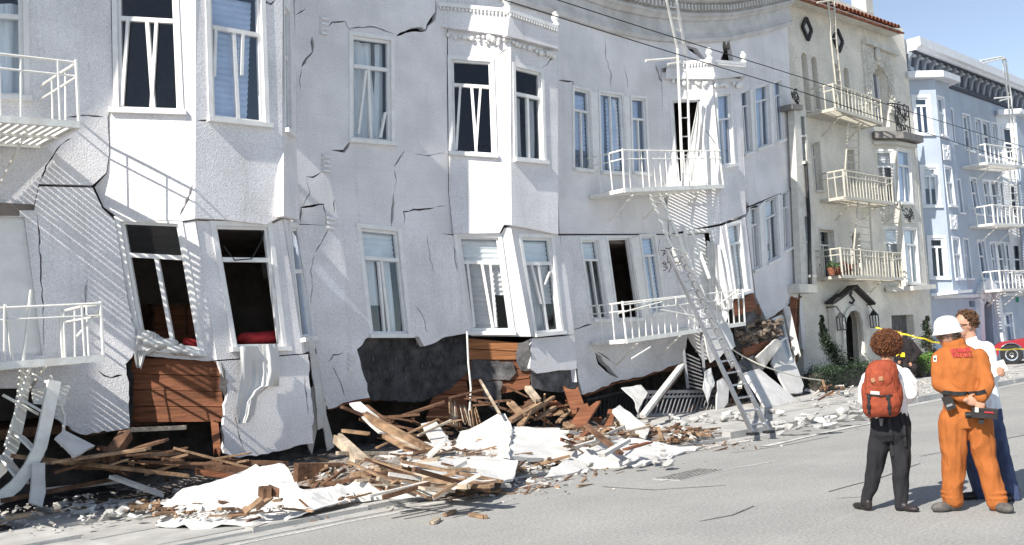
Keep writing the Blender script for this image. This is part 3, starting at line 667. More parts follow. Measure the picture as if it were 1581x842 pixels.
# ---- bay caps with finials
def cap(L, Fp, l0, l1, f1, hb, off=.13):
    """parapet box over a bay: left top, fold top, right top pixels; hb = its three bottom pixels"""
    sheet('bay_parapet', L, [l0, l1, hb[1], hb[0]], [], M['wall'], B, .12, off)
    sheet('bay_parapet', Fp, [l1, f1, hb[2], hb[1]], [], M['wall'], B, .12, off)
    for pl, a, b in ((L, l0, l1), (Fp, l1, f1)):
        A, Bq = pl.at(*a, off+.05), pl.at(*b, off+.05); MB().prism([A, Bq, Bq-pl.n*.22, A-pl.n*.22], V((0,0,.075))).build('parapet_ledge', M['trim'], B)
        n = max(4, int((Bq-A).length/.07)); dm = MB()
        for i in range(n):
            c = A + (Bq-A)*((i+.5)/n) - V((0,0,.035)) - pl.n*.015
            dm.box(c, (.035,.035,.05))
        tag(dm.build('dentil_row', M['trim'], B), kind='stuff')
    a = Fp.at(*f1, off); d = V((1,1,0))*(YF - a.y); b_ = Fp.at(*hb[2], off)
    MB().prism([a, b_, b_+d, a+d], V((-.08,.08,0))).build('bay_parapet', M['wall'], B)
    q = L.at(*l0, off); A = L.at(*l1, off)
    MB().prism([q, A, a, a+d, V((q.x, YF+.05, q.z))], V((0,0,-.03))).build('parapet_top', M['wall'], B)
    prof = [(.0,0),(.085,0),(.085,.05),(.05,.07),(.045,.10),(.08,.15),(.085,.19),(.06,.235),(.045,.25),(.06,.275),(.03,.30),(.0,.305)]
    for p in (A, a): MB().lathe(p + V((0,.06,.07)), prof, 12).build('finial', M['trim'], B, smooth=False)
cap(L2u, F2, (677,9), (787,19), (862,45), [(671,40), (783,55), (862,76)])
cap(L3u, F3, (1030,101), (1099,96), (1152,101), [(1027,121), (1105,122), (1152,117)])
def festoon(pl, a, b, n, size, seed):
    rr = random.Random(seed); m = MB()
    for i in range(n):
        t = (i+rr.uniform(.2,.8))/n
        if rr.random() < .15: continue
        c = pl.at(lerp(a[0],b[0],t), lerp(a[1],b[1],t) + rr.uniform(-2,3), .06); s_ = size*rr.uniform(.6,1.25)
        m.ball(c, (s_, s_*.8, s_*rr.uniform(.7,1.3)), 7, 5)
    tag(m.build('broken_festoon', M['trim'], B, smooth=True), kind='stuff')
festoon(L2u, (690,52), (782,62), 12, .06, 1); festoon(F2, (789,66), (858,86), 13, .055, 2); festoon(L2u, (700,58), (775,66), 7, .045, 3)
festoon(L3u, (1032,127), (1100,128), 12, .06, 4); festoon(F3, (1104,130), (1148,130), 11, .065, 5)

# ---- what stands behind the face: floors, partitions, roof
def bx(name, a, b, mt): 
    a, b = V(a), V(b); return MB().box((a+b)/2, tuple(b-a)).build(name, M[mt], B)
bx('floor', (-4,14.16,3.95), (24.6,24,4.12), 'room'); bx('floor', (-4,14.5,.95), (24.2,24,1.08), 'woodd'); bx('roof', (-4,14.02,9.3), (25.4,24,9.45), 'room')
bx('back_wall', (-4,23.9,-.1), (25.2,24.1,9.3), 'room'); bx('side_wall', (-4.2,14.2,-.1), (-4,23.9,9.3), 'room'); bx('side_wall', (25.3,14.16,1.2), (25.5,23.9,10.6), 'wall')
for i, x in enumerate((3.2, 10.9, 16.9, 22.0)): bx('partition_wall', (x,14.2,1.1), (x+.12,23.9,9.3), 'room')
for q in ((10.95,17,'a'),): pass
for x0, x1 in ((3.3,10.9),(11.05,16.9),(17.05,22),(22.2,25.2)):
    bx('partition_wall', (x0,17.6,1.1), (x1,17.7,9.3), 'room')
def furn(name, label, cat, a, b, mt):
    a, b = V(a), V(b); t = thing(name, label, cat, V(((a.x+b.x)/2, (a.y+b.y)/2, a.z))); MB().box((a+b)/2, tuple(b-a)).build('carcass', M[mt], t)
    for i in range(2): MB().box(((a.x+b.x)/2 + (i-.5)*(b.x-a.x)/2, a.y-.015, (a.z+b.z)/2), ((b.x-a.x)/2-.05, .02, (b.z-a.z)-.12)).build('door', M['board'], t)
furn('wardrobe', 'dark wooden wardrobe glimpsed through the upper left bay window', 'wardrobe', (7.2,15.6,4.13), (8.6,16.2,6.1), 'woodd')
furn('cupboard', 'brown cupboard glimpsed through the upper window of the middle bay', 'cupboard', (14.0,15.6,4.13), (15.2,16.1,5.9), 'woodd')
furn('cabinet', 'dark cabinet deep in the room behind the window with bedding', 'cabinet', (7.6,16.4,1.1), (8.8,17.0,2.9), 'woodd')
# a bay of the same front out of frame on the left, still attached
bx('wall', (-3.5,13.0,.4), (-1.6,14.0,9.3), 'wall')
# ================================================================== iron balconies and ladders on the broken block
def balcony(name, label, A, Bp, depth, dz=0.0, rail=.85, n=10, mt='iron', slats=14, group=None, cat='fire escape', skip=(), side=(True, True), mid=True, rr_=.014, brackets=2, y_in=None, sl=.045):
    """A, Bp: outer corners of the platform in the world; depth runs back to the wall"""
    t = thing(name, label, cat, (A+Bp)/2, group); A = V(A); Bp = V(Bp); iny = V((0, depth, dz)); U = (Bp-A).normalized(); up = V((0,0,1))
    m = MB(); m.bar(A, Bp, .05, .09); m.bar(A+iny, Bp+iny, .05, .09); m.bar(A+iny.normalized()*.03, A+iny-iny.normalized()*.03, .05, .085); m.bar(Bp+iny.normalized()*.03, Bp+iny-iny.normalized()*.03, .05, .085); m.build('platform_frame', M[mt], t)
    L = (Bp-A).length; s = MB(); k = int(L/(sl*2))
    for i in range(k): 
        P_ = A + (Bp-A)*((i+.5)/k); s.bar(P_+iny*.035-up*.01, P_+iny*.965-up*.01, sl, .025)
    s.bar(A+iny*.5-up*.035, Bp+iny*.5-up*.035, .05, .03)
    tag(s.build('platform_slats', M[mt], t), kind='stuff')
    b0 = None
    def post(P, h, r=rr_):
        nonlocal b0
        if b0 is None: b0 = MB().tube([(0,0,0),(0,0,1)], rr_, 6).build('baluster', M[mt], t, local=True); o = b0
        else: o = link('baluster', b0.data, t)
        o.location = P - wloc(t); o.scale = (r/rr_, r/rr_, h); o.rotation_euler = (rnd(-.03,.03), rnd(-.03,.03), 0); return o
    for i in range(n+1):
        if i in skip: continue
        post(A + (Bp-A)*(i/n), rail + (.03 if i in (0, n) else 0), rr_*(1.6 if i in (0, n) else 1))
    def rl(P, Q):
        MB().tube([P+up*rail, (P+Q)/2+up*(rail+rnd(-.015,.015)), Q+up*rail], rr_*1.35, 6).build('top_rail', M[mt], t)
        if mid: MB().tube([P+up*rail*.78, Q+up*rail*.78], rr_, 6).build('mid_rail', M[mt], t)
    rl(A, Bp)
    for P, ok in ((A, side[0]), (Bp, side[1])):
        if ok:
            rl(P, P+iny)
            for f in (.33, .66): post(P+iny*f, rail)
    for i in range(brackets):
        P = A + (Bp-A)*((i+.5)/brackets); MB().tube([P+iny*.25-up*.05, P+iny-up*.55], .022, 6).build('bracket', M[mt], t)
    return t
def at_x(px, py, X): return onX(px, py, X)
# upper left
pr = FA.at(62, 214); e = at_x(122, 193, pr.x); st_ = onY(-170, 172, e.y)
print('fe1', pr, e)
balcony('fire_escape_balcony', 'white iron balcony high on the wall over the bent iron stair', st_, e, FA.at(60,214).y - e.y - .02, rail=.82, n=9, slats=12, skip=(7,), group='white iron balconies on the broken block', sl=.05)
e2 = onY(160, 553, e.y - .05); s2 = onY(-170, 578, e.y - .05)
t = balcony('fire_escape_balcony', 'buckled white iron balcony with slatted floor, low above the bent stair', s2, e2, FA.at(60,570).y - e2.y - .02, rail=.70, n=10, slats=12, skip=(6,7), group='white iron balconies on the broken block', sl=.05)
for a, b in (((34,568),(48,448)), ((98,560),(92,478)), ((118,520),(152,480)), ((20,560),(8,470))):
    MB().tube([onY(*a, e.y-.03), onY(*b, e.y-.02)], .02, 6).build('loose_bar', M['iron'], t)
# bay three, upper and lower
yo3 = Y3 - .12
A3, B3 = onY(964, 294, yo3), onY(1117, 288, yo3)
balcony('fire_escape_balcony', 'upper white iron balcony in front of the leaning bay with the ladder', A3, B3, YF - yo3 - .03, rail=.86, n=17, slats=12, group='white iron balconies on the broken block', brackets=3, skip=(2,))
A4, B4 = onY(967, 527, yo3), onY(1150, 500, yo3)
t = balcony('fire_escape_balcony', 'lower white iron balcony crossed by the leaning metal ladder', A4, B4, YF - yo3 - .05, rail=.80, n=20, slats=12, group='white iron balconies on the broken block', brackets=3, skip=(9,14))
for a, b in (((960,471),(1062,458)), ((1018,478),(1083,490)), ((1048,470),(1075,502)), ((955,484),(1022,466)), ((975,554),(1004,536)), ((1110,470),(1140,447))):
    MB().tube([onY(*a, yo3-.04), onY(*b, yo3-.06)], .016, 6).build('loose_bar', M['iron'], t)
# stair between those two, knocked askew
t = thing('broken_stair', 'thin white iron stair hanging askew between two balconies', 'stair', onY(1045, 390, yo3+.3))
for a, b in (((1003,300),(1052,420)), ((1018,300),(1086,455)), ((1062,340),(1095,430))):
    MB().bar(onY(*a, yo3+.35), onY(*b, yo3+.1), .03, .07).build('stringer', M['iron'], t)
for i in range(5):
    f = (i+.5)/5; MB().bar(onY(1003+49*f, 300+120*f, yo3+.35-.25*f), onY(1018+60*f, 302+130*f, yo3+.32-.25*f), .12, .02).build('tread', M['iron'], t)
m = MB(); rr = random.Random(8)
for i in range(16): 
    c = (1040+rr.uniform(-16,14), 398+rr.uniform(-14,18)); m.tube([onY(c[0]+rr.uniform(-8,8), c[1]+rr.uniform(-8,8), yo3-.02), onY(*c, yo3+.08), onY(c[0]+rr.uniform(-8,8), c[1]+rr.uniform(-8,8), yo3)], .012, 5)
m.build('bent_iron', mat('rusty_iron', (.12,.10,.09), .8, .3, 9), t)
# gooseneck ladder to the roof
t = thing('roof_ladder', 'white gooseneck ladder rising from the upper balcony over the cornice', 'ladder', onY(1058, 285, yo3))
yo = yo3 + .12
Lr = [onY(1022,-40,yo-.45), onY(1029,0,yo-.4), onY(1046,75,yo-.1), onY(1049,150,yo), onY(1054,287,yo)]
Rr = [onY(1037,-40,yo-.45), onY(1044,0,yo-.4), onY(1060,90,yo-.1), onY(1062,150,yo), onY(1066,287,yo)]
for r_ in (Lr, Rr): MB().tube(r_, .032, 8).build('rail', M['iron'], t)
def along(P, f):
    n = len(P)-1; k = min(int(f*n), n-1); return P[k] + (P[k+1]-P[k])*(f*n-k)
for i in range(19): MB().tube([along(Lr, i/19+.02), along(Rr, i/19+.02)], .013, 6).build('rung', M['iron'], t)
for a, b in (((997,94),(1046,90)), ((1030,100),(1050,96))): MB().tube([onY(*a, yo), onY(*b, yo)], .028, 8).build('stay', M['iron'], t)
# aluminium ladder
t = thing('extension_ladder', 'aluminium ladder leaning from the kerb up against the lower balcony', 'ladder', G(1174,667,.13))
b0, b1 = G(1162,670,.12), G(1187,667,.12); t0, t1 = onY(1030,388,yo3-.1), onY(1049,384,yo3-.1); nrm = (b1-b0).cross(t0-b0).normalized()
if nrm.y > 0: nrm = -nrm
for a, b in ((b0,t0),(b1,t1)): MB().bar(a, b, .035, .09, nrm).build('stile', M['alu'], t); MB().box(a+V((0,0,.0)), (.12,.16,.04)).build('foot', M['black'], t)
sh = nrm*.06; i0, i1 = (b1-b0)*.14, (b0-b1)*.14
for a, b in ((lerp(b0,t0,.30)+i0, lerp(b0,t0,.97)+i0),(lerp(b1,t1,.30)+i1, lerp(b1,t1,.97)+i1)): MB().bar(a-sh, b-sh, .03, .07, nrm).build('upper_stile', M['alu'], t)
for i in range(17):
    f = (i+.6)/17.5; MB().tube([lerp(b0,t0,f), lerp(b1,t1,f)], .018, 6).build('rung', M['alu'], t)
# bent stair at the lower left
t = thing('bent_stair', 'white iron stair curled under itself below the low left balcony', 'stair', onY(40, 760, e.y))
ys = e.y - .12
def flat(pts, w, th, y, nm):
    m = MB(); P = [onY(*p, y) for p in pts]; rings = []
    for i, p in enumerate(P):
        d = (P[min(i+1,len(P)-1)] - P[max(i-1,0)]).normalized(); x = d.cross(V((0,1,0))).normalized()
        rings.append([p+x*w/2+V((0,-th/2,0)), p+x*w/2+V((0,th/2,0)), p-x*w/2+V((0,th/2,0)), p-x*w/2+V((0,-th/2,0))])
    return m.loft(rings).build(nm, M['iron'], t)
flat([(40,560),(36,600),(31,640),(20,690),(2,725),(-20,745)], .13, .05, ys+.55, 'stringer')
flat([(84,588),(76,625),(70,655),(62,690),(46,722),(24,750),(2,768),(-30,782)], .15, .05, ys, 'stringer')
for a, b in (((34,618),(72,640)), ((27,670),(58,700)), ((8,708),(34,742)), ((46,574),(84,598))):
    A_, B_ = onY(*a, ys+.5), onY(*b, ys+.05); MB().bar(A_, B_, .22, .03, (.5,.2,1)).build('tread', M['iron'], t)
for a, b in (((48,560),(8,690)), ((98,640),(78,580)), ((96,690),(100,640)), ((60,640),(4,610))): MB().tube([onY(*a, ys+.3), onY(*b, ys+.4)], .02, 6).build('loose_bar', M['iron'], t)
# the hanging landing behind it
t = thing('hanging_grate', 'striped white iron landing tipped down beside the bent stair', 'grate', onY(60, 600, 13.2))
for i in range(12):
    f = i/11; MB().bar(onY(48+4*f, 602+52*f*.4, 13.3-.4*f), onY(108-10*f, 596+60*f*.5, 13.3-.4*f), .045, .015).build('slat', M['iron'], t)

# ================================================================== the pale building next door
M['pale'] = stucco('cream_stucco', (.80,.755,.665), brick=False, bump=.7, var=.08, dirt=.3, dirtcol=(.36,.34,.31), bs=26)
M['eave_shade0'] = mat('dark_slate', (.05,.045,.045), .8, .2, 5)
M['greyt'] = mat('grey_trim', (.22,.21,.20), .8, .12, 4)
M['palet'] = mat('cream_trim', (.66,.635,.57), .7, .08, 5, .2, 30, dirt=.4, dirtcol=(.36,.33,.28))
M['paleiron'] = mat('cream_iron', (.56,.53,.45), .6, .08, 6)
M['tile'] = mat('clay_tile', (.34,.13,.075), .8, .35, 6, .4, 20)
M['darkiron'] = mat('dark_iron', (.03,.03,.032), .6, .2, 10)
M['garage'] = mat('grey_garage_door', (.16,.155,.15), .7, .15, 4)
P = thing('cream_building', 'cream stucco apartment house with clay roof tiles and iron balconies', 'building', (29, 14, 0))
YP = 14.06; FPl = Plane((29.5, YP, 0), (1,-.05,0), (0,0,1)); ROT = Matrix.Rotation(-math.atan(.05), 3, 'Z')
wy = lambda x: -(x-29.5)*.05
def sheetp(pl, outer, holes=(), mt='pale', t=.3, off=0.0, name='wall', par=None): return sheet(name, pl, outer, holes, M[mt], par or P, t, off)
def archq(x0, x1, y0, y1, lean=.085, n=7, pointed=False):
    dx = (y1-y0)*lean; r = (x1-x0)/2; top = []
    for i in range(n+1):
        a = math.pi*(1 - i/n); top.append(((x0+x1)/2 + r*math.cos(a) + r*.1, y0 + r*1.7*(1-math.sin(a)) + (i/n)*3))
    return top + [(x1+dx, y1+2), (x0+dx, y1)]
ARCH = [archq(1236.5,1245.5,80,171), archq(1252,1260.5,86,169), archq(1285.5,1294,97,166), archq(1302,1309.5,103,168)]
PORT = [(1346,122),(1350,109),(1356,103),(1362,108),(1367,120),(1374,196),(1353,196)]
WP2 = [[(1253,222),(1264,219),(1270,294),(1259,294)], [(1307,232),(1317,232),(1321,286),(1311,286)]]
WP3 = [[(1265,354),(1286,356),(1292,432),(1270,432)], [(1314,360),(1326,361),(1331,430),(1319,430)]]
ENT = [(1305,500),(1307,487),(1313,479),(1320,477),(1326,482),(1329,494),(1333,566),(1309,566)]
GAR = [(1376,487),(1410,486),(1416,575),(1381,575)]
sheetp(FPl, [(1200,-42),(1240,-24),(1300,2),(1394,44),(1416,240),(1437,460),(1444,600),(1243,600),(1236,440),(1228,240)], [*ARCH, PORT, *WP2, *WP3, ENT, GAR])
for a in ARCH:
    w = Win(FPl, [a[0], a[7], a[8], a[9]], .24); o = None
    m = MB(); m.prism([FPl.at(*p, -.25) for p in a], -FPl.n*.03); o = m.build('window', M['glassd'], P)
    m = MB(); w.slant(m, (.5,-.02), (.5,1), .05, -.24, -.2); w.piece(m, 0, 1, .55, .58, -.24, -.2); m.build('sash_bar', M['palet'], o)
    m = MB(); w.piece(m, -.1, 1.1, 1.0, 1.03, -.1, .06); m.build('sill', M['palet'], o)
for i, q in enumerate(WP2+WP3): window(FPl, q, P, trans=.3, mull=(.5,.5), glass='glassb' if i == 0 else 'glassd', mt='palet', recess=.2, fw=.045, mw=.04, cw=.05, sillx=.04, cover=[('curtain',.0,.6,.02,.98)] if i == 0 else None)
m = MB(); m.prism([FPl.at(*p, -.28) for p in PORT], -FPl.n*.03); pw = m.build('portal_window', M['glassb'], P)
w = Win(FPl, [(1346,122),(1367,122),(1374,196),(1353,196)], .25); m = MB(); w.slant(m, (.5,-.25), (.5,1), .06, -.27, -.2); w.slant(m, (.08,-.1), (.08,1), .07, -.27, -.2); w.slant(m, (.92,-.1), (.92,1), .07, -.27, -.2); w.piece(m, 0, 1, .4, .43, -.268, -.21); m.build('sash_bar', M['trim'], pw)
# carved surround of the portal
sheetp(FPl, [(1332,68),(1377,86),(1386,178),(1340,160)], [[(1342,124),(1347,108),(1355,99),(1364,106),(1371,120),(1378,200),(1349,200)]], 'palet', .1, .07, 'portal_surround')
m = MB(); q = [FPl.at(*p, .0) for p in ((1329,61),(1380,82),(1381,89),(1330,69))]; m.prism(q, FPl.n*.2); m.build('portal_lintel', M['palet'], P)
rr = random.Random(12); m = MB(); hole = [(1344,126),(1349,110),(1356,100),(1365,106),(1372,122),(1379,200),(1350,200)]
def ornament(m, pl, poly, n, r, off, rr, hole=None, kk=.3):
    xs_ = [p[0] for p in poly]; ys_ = [p[1] for p in poly]; k = 0
    while k < n:
        p = (rr.uniform(min(xs_), max(xs_)), rr.uniform(min(ys_), max(ys_)))
        if not inside(p, poly) or (hole and inside(p, hole)): continue
        k += 1; c = pl.at(*p, off); s_ = r*rr.uniform(.5,1.2); a0 = rr.uniform(0, 6.3); w_ = rr.uniform(2.5,5)
        pts = [c + (pl.u*math.cos(a0+j*w_/5) + pl.v*math.sin(a0+j*w_/5))*s_*(1-j*.13) for j in range(6)]
        m.tube(pts, [s_*kk*(1-j*.1) for j in range(6)], 5)
ornament(m, FPl, [(1334,74),(1376,90),(1383,172),(1342,156)], 130, .11, .08, rr, hole)
tag(m.build('carved_ornament', M['palet'], P), kind='stuff')
m = MB(); c = FPl.at(1355, 84, .13); m.ball(c, (.17,.08,.24), 10, 7); m.build('shield', M['palet'], P, smooth=True)
for (px, py) in ((1246,44),(1294,62)):
    a, b_, c_, d_ = (px-1,py-16),(px+7,py+3),(px+2,py+18),(px-7,py-3); e_ = [FPl.at(*p, .05) for p in (a,b_,c_,d_)]
    o = MB().prism([FPl.at(*p, .02) for p in (a,b_,c_,d_)], -FPl.n*.03).build('diamond_tile', M['palet'], P)
    m = MB()
    for i in range(4): m.bar(e_[i], e_[(i+1)%4], .10, .06, FPl.n)
    m.build('diamond_frame', M['darkiron'], o)
# roof tiles
z0 = onY(1393, 46, YP-.6).z; xe = onY(1393, 46, YP-.6).x
tile = MB(); n = 7
ring = lambda y, r, z: [V((r*math.cos(math.pi*i/(n-1)), y, z + r*math.sin(math.pi*i/(n-1)))) for i in range(n)] + [V(((r-.02)*math.cos(math.pi*i/(n-1)), y, z + (r-.02)*math.sin(math.pi*i/(n-1)))) for i in range(n)][::-1]
tile.loft([ring(0,.11,0), ring(.5,.09,.16)])
tm = None; rr = random.Random(4); x = 24.2
while x < xe:
    for row in range(3):
        if tm is None: tm = tile.build('roof_tile', M['tile'], P, local=True); o = tm
        else: o = link('roof_tile', tm.data, P)
        o.location = V((x + rr.uniform(-.012,.012), YP - .46 + row*.42 + wy(x), z0 + .03 + row*.135)) - wloc(P); o.rotation_euler = (rr.uniform(-.02,.02), 0, rr.uniform(-.03,.03) - .05)
    x += .235
MB().box(((24.0+xe)/2, YP+.9, z0+.28), (xe-24.0, 2.9, .05), ROT @ Matrix.Rotation(math.atan(.32), 3, 'X')).build('roof', M['tile'], P)
MB().box(((24.0+xe)/2, YP-.2+wy((24.0+xe)/2), z0-.07), (xe-24.0, .4, .12), ROT).build('eave_board', M['palet'], P)
MB().box(onY(1331, 2, YP+.8)+V((0,0,.0)), (.55,.5,1.0)).build('chimney', M['palet'], P)
bx2 = lambda nm, a, b, mt: MB().box((V(a)+V(b))/2, tuple(V(b)-V(a))).build(nm, M[mt], P)
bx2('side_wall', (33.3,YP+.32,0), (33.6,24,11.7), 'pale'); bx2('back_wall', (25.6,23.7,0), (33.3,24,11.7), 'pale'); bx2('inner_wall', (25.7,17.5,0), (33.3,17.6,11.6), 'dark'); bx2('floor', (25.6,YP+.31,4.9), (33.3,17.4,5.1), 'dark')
# entrance: arched porch under a small gable
xo = .22
PO = [(1287,470),(1316,446),(1341,470),(1347,566),(1294,566)]
sheetp(FPl, PO, [[(1303,502),(1305,486),(1312,476),(1320,474),(1328,480),(1332,494),(1337,570),(1307,570)]], 'pale', .2, xo, 'porch')
m = MB(); rr = random.Random(6); ringp = [(1303,545),(1303,525),(1302,508),(1304,490),(1311,478),(1320,475),(1328,481),(1332,496),(1334,520),(1336,545)]
for a, b in zip(ringp, ringp[1:]): m.bar(FPl.at(*a, xo+.03), FPl.at(*b, xo+.03), .14, .07, FPl.n)
m.build('porch_arch', M['palet'], P)
for a, b in (((1281,468),(1317,442)), ((1315,442),(1344,470))):
    A_, B_ = FPl.at(*a, xo+.04), FPl.at(*b, xo+.04); MB().bar(A_, B_, .34, .07, (B_-A_).cross(FPl.n)).build('porch_roof', M['eave_shade0'], P)
MB().tube([FPl.at(1316+dx, 452+dy, xo+.04) for dx, dy in ((-1,0),(-3,4),(0,8),(3,12),(0,17),(-4,15))], .03, 6).build('porch_emblem', M['darkiron'], P)
MB().prism([FPl.at(*p, -.75) for p in ENT], -FPl.n*.04).build('front_door', M['garage'], P)
for px, py in ((1299,500),(1350,496)):
    c = FPl.at(px, py, .42); R = V((0,0,1)); m = MB(); m.box(c, (.17,.17,.34)); o = m.build('lantern', M['glassd'], P)
    m = MB(); m.lathe(c+V((0,0,.17)), [(.15,0),(.13,.03),(.03,.16),(.0,.2)], 8)
    for sx in (-1,1):
        for sy in (-1,1): m.box(c+V((sx*.09, sy*.09, 0)), (.022,.022,.34))
    m.box(c-V((0,0,.18)), (.2,.2,.03)); m.tube([c+V((0,0,.33)), c+V((0,.1,.5)), c+V((0,.42,.5))], .018, 6); m.build('lantern_cage', M['darkiron'], o)
gd = None
for i in range(6):
    a, b = i/6, (i+1)/6; q = [(lerp(1376,1410,a), 487), (lerp(1376,1410,b)-.4, 487), (lerp(1381,1416,b)-.4, 575), (lerp(1381,1416,a), 575)]
    MB().prism([FPl.at(*p, -.25) for p in q], -FPl.n*.04).build('garage_board', M['garage'], P)
# its right bay
def bay45(jpx, fpx, Yw): 
    j = onY(*jpx, Yw); L = Plane(j, (1,-1,0), (0,0,1)); return L, Plane((0, L.at(*fpx).y, 0), (1,0,0), (0,0,1))
LP, FP2 = bay45((1347,230), (1384,230), YP)
def bayface(pl, quads, outer, mt, par, trims, glass, **k):
    sheet('wall', pl, outer, quads, M[mt], par, .15)
    for i, q in enumerate(quads): window(pl, q, par, mt=trims, glass=glass[i], recess=.08, **k)
WL = [[(1350,234),(1377,234),(1382,312),(1357,312)], [(1359,352),(1386,352),(1392,430),(1367,430)]]
bayface(LP, WL, [(1346,205),(1383,205),(1399,442),(1362,446)], 'palet', P, 'trim', ['glassd','glass'], trans=.3, mull=(.45,.45), cover=[('blind',.05,.98,.02,.3)], fw=.05, mw=.05, cw=.05, sillx=.02)
WR = [[(1385,230),(1404,234),(1409,314),(1389,313)], [(1394,352),(1414,354),(1420,437),(1401,437)]]
bayface(FP2, WR, [(1383,205),(1409,212),(1430,440),(1399,442)], 'palet', P, 'trim', ['glassb','glass'], trans=.3, mull=(.5,.5), cover=[('curtain',.02,.98,.02,.98)], fw=.05, mw=.05, cw=.04, sillx=.02)
for pl, q in ((LP, [(1356,319),(1386,319),(1388,344),(1358,345)]), (FP2, [(1390,320),(1412,322),(1415,345),(1393,344)])):
    o = sheet('bay_panel', pl, q, [], M['palet'], P, .03, .035); m = MB(); ornament(m, pl, [(lerp(q[0][0],q[1][0],.15),q[0][1]+4),(q[1][0]-4,q[1][1]+4),(q[2][0]-3,q[2][1]-4),(q[3][0]+4,q[3][1]-4)], 22, .11, .04, random.Random(3), None, .16); tag(m.build('carved_ornament', M['darkiron'] if pl is FP2 else M['palet'], o), kind='stuff')
def ledge(name, pts, h, mt, par, Yw, over=.15):
    """a moulded slab following left, fold and right corners of a bay (world points), back to the wall"""
    a, b, c = pts; n1 = V((-1,-1,0)).normalized()*over; n2 = V((0,-1,0))*over
    q = [a+n1, b+V((-.41*over,-over,0)), c+V((over*.41,-over,0)), V((c.x+(Yw-c.y), Yw+.02, c.z)), V((a.x, Yw+.02, a.z))]
    return MB().prism(q, V((0,0,h))).build(name, M[mt], par)
def baypts(L, Fp, l, f, r): return L.at(*l), L.at(*f), Fp.at(*r)
ledge('bay_cornice', baypts(LP, FP2, (1347,216),(1384,217),(1410,222)), .22, 'greyt', P, YP, .3)
ledge('bay_cornice', baypts(LP, FP2, (1347,224),(1384,225),(1410,229)), .10, 'palet', P, YP, .12)
ledge('bay_base', baypts(LP, FP2, (1363,452),(1399,450),(1429,447)), .14, 'palet', P, YP, .3)
bt_ = baypts(LP, FP2, (1365,449),(1400,446),(1430,444))
c0 = FP2.at(1412, 222); MB().prism([c0, FP2.at(1431,442), FP2.at(1431,442)+V((.6,.6,0)), c0+V((.6,.6,0))], V((-.08,.08,0))).build('wall', M['palet'], P)
t = thing('ornate_railing', 'small dark scrolled iron railing on top of the cream house bay', 'railing', FP2.at(1395,206))
m = MB(); ornament(m, FP2, [(1383,163),(1401,166),(1404,203),(1386,201)], 60, .15, .0, random.Random(9), None, .13); tag(m.build('scrollwork', M['darkiron'], t), kind='stuff')
for a, b in (((1381,160),(1402,165)), ((1385,202),(1406,208)), ((1381,160),(1385,203)), ((1402,165),(1406,208))): MB().tube([FP2.at(*a), FP2.at(*b)], .02, 6).build('rail', M['darkiron'], t)
MB().tube([LP.at(1370,160), FP2.at(1381,160)], .02, 6).build('rail', M['darkiron'], t)
# narrow strip of its left bay, seen in the gap
SL = Plane((25, YP-.35, 0), (1,0,0), (0,0,1)); qs = [[(1235,178),(1243,178),(1247,250),(1239,250)], [(1241,332),(1249,333),(1256,425),(1247,425)]]
sheet('wall', SL, [(1226,166),(1244,167),(1262,447),(1238,447)], qs, M['palet'], P, .2)
for q in qs: window(SL, q, P, trans=.45, mull=None, glass='glassd', mt='palet', recess=.06, fw=.035, mw=.03, case=False, sillx=.02)
for q, mt_ in (([(1223,160),(1239,162),(1240,170),(1224,168)], 'greyt'), ([(1234,438),(1262,440),(1263,452),(1235,452)], 'palet')): MB().prism([SL.at(*p, .1) for p in q], V((0,.4,0))).build('bay_ledge', M[mt_], P)
m = MB(); ornament(m, SL, [(1224,143),(1231,143),(1234,160),(1226,160)], 22, .13, .05, random.Random(19), None, .13); tag(m.build('scrollwork', M['darkiron'], P), kind='stuff')
MB().tube([SL.at(1244,250,.05), SL.at(1249,330,.05), SL.at(1251,440,.05)], .05, 8).build('drainpipe', M['darkiron'], P)
# its fire balconies
def pb(label, inner, outl, outr, rail, n, **k):
    Pw = FPl.at(*inner); A_ = at_x(*outl, Pw.x); B_ = onY(*outr, A_.y); return balcony('fire_escape_balcony', label, A_, B_, Pw.y - A_.y - .02, dz=0, rail=rail, n=n, mt='paleiron', group='cream iron balconies next door', slats=8, rr_=.02, sl=.06, **k)
pb('topmost iron balcony on the cream house, under the small arched windows', (1245,181), (1290,168), (1362,191), .72, 14, brackets=2)
pb('middle iron balcony on the cream house, above the flower pots', (1266,311), (1305,305), (1379,315), .80, 16, brackets=2)
t = pb('lowest iron balcony on the cream house, holding flower pots', (1257,432), (1301,427), (1394,431), .80, 20, brackets=2)
yb = at_x(1305,305, onY(1266,311,YP).x).y
def ladder(label, L0, R0, n, y0, y1, par=None, mt='paleiron', r=.028):
    t = thing('balcony_ladder', label, 'ladder', onY(*L0[-1], y0)); A_ = [onY(*p, lerp(y1, y0, i/(len(L0)-1))) for i, p in enumerate(L0)]; B_ = [onY(*p, lerp(y1, y0, i/(len(R0)-1))) for i, p in enumerate(R0)]
    for q in (A_, B_): MB().tube(q, r, 6).build('rail', M[mt], t)
    for i in range(n): MB().tube([along(A_, (i+.5)/n), along(B_, (i+.5)/n)], r*.55, 5).build('rung', M[mt], t)
    return t
ladder('cream ladder from the topmost balcony up over the tiled eave', [(1278,-10),(1283,60),(1294,164)], [(1287,-10),(1291,60),(1302,166)], 13, yb+.1, yb-.1)
ladder('cream iron steps between the topmost and middle balconies next door', [(1310,190),(1303,290)], [(1326,188),(1326,290)], 9, yb+.5, yb+.2)
ladder('cream iron steps between the middle and lowest balconies next door', [(1325,312),(1316,408)], [(1342,312),(1348,415)], 9, yb+.5, yb+.2)
MB().tube([onY(1262,4,yb-.1), onY(1284,1,yb-.1)], .03, 6).build('stay', M['paleiron'], P)
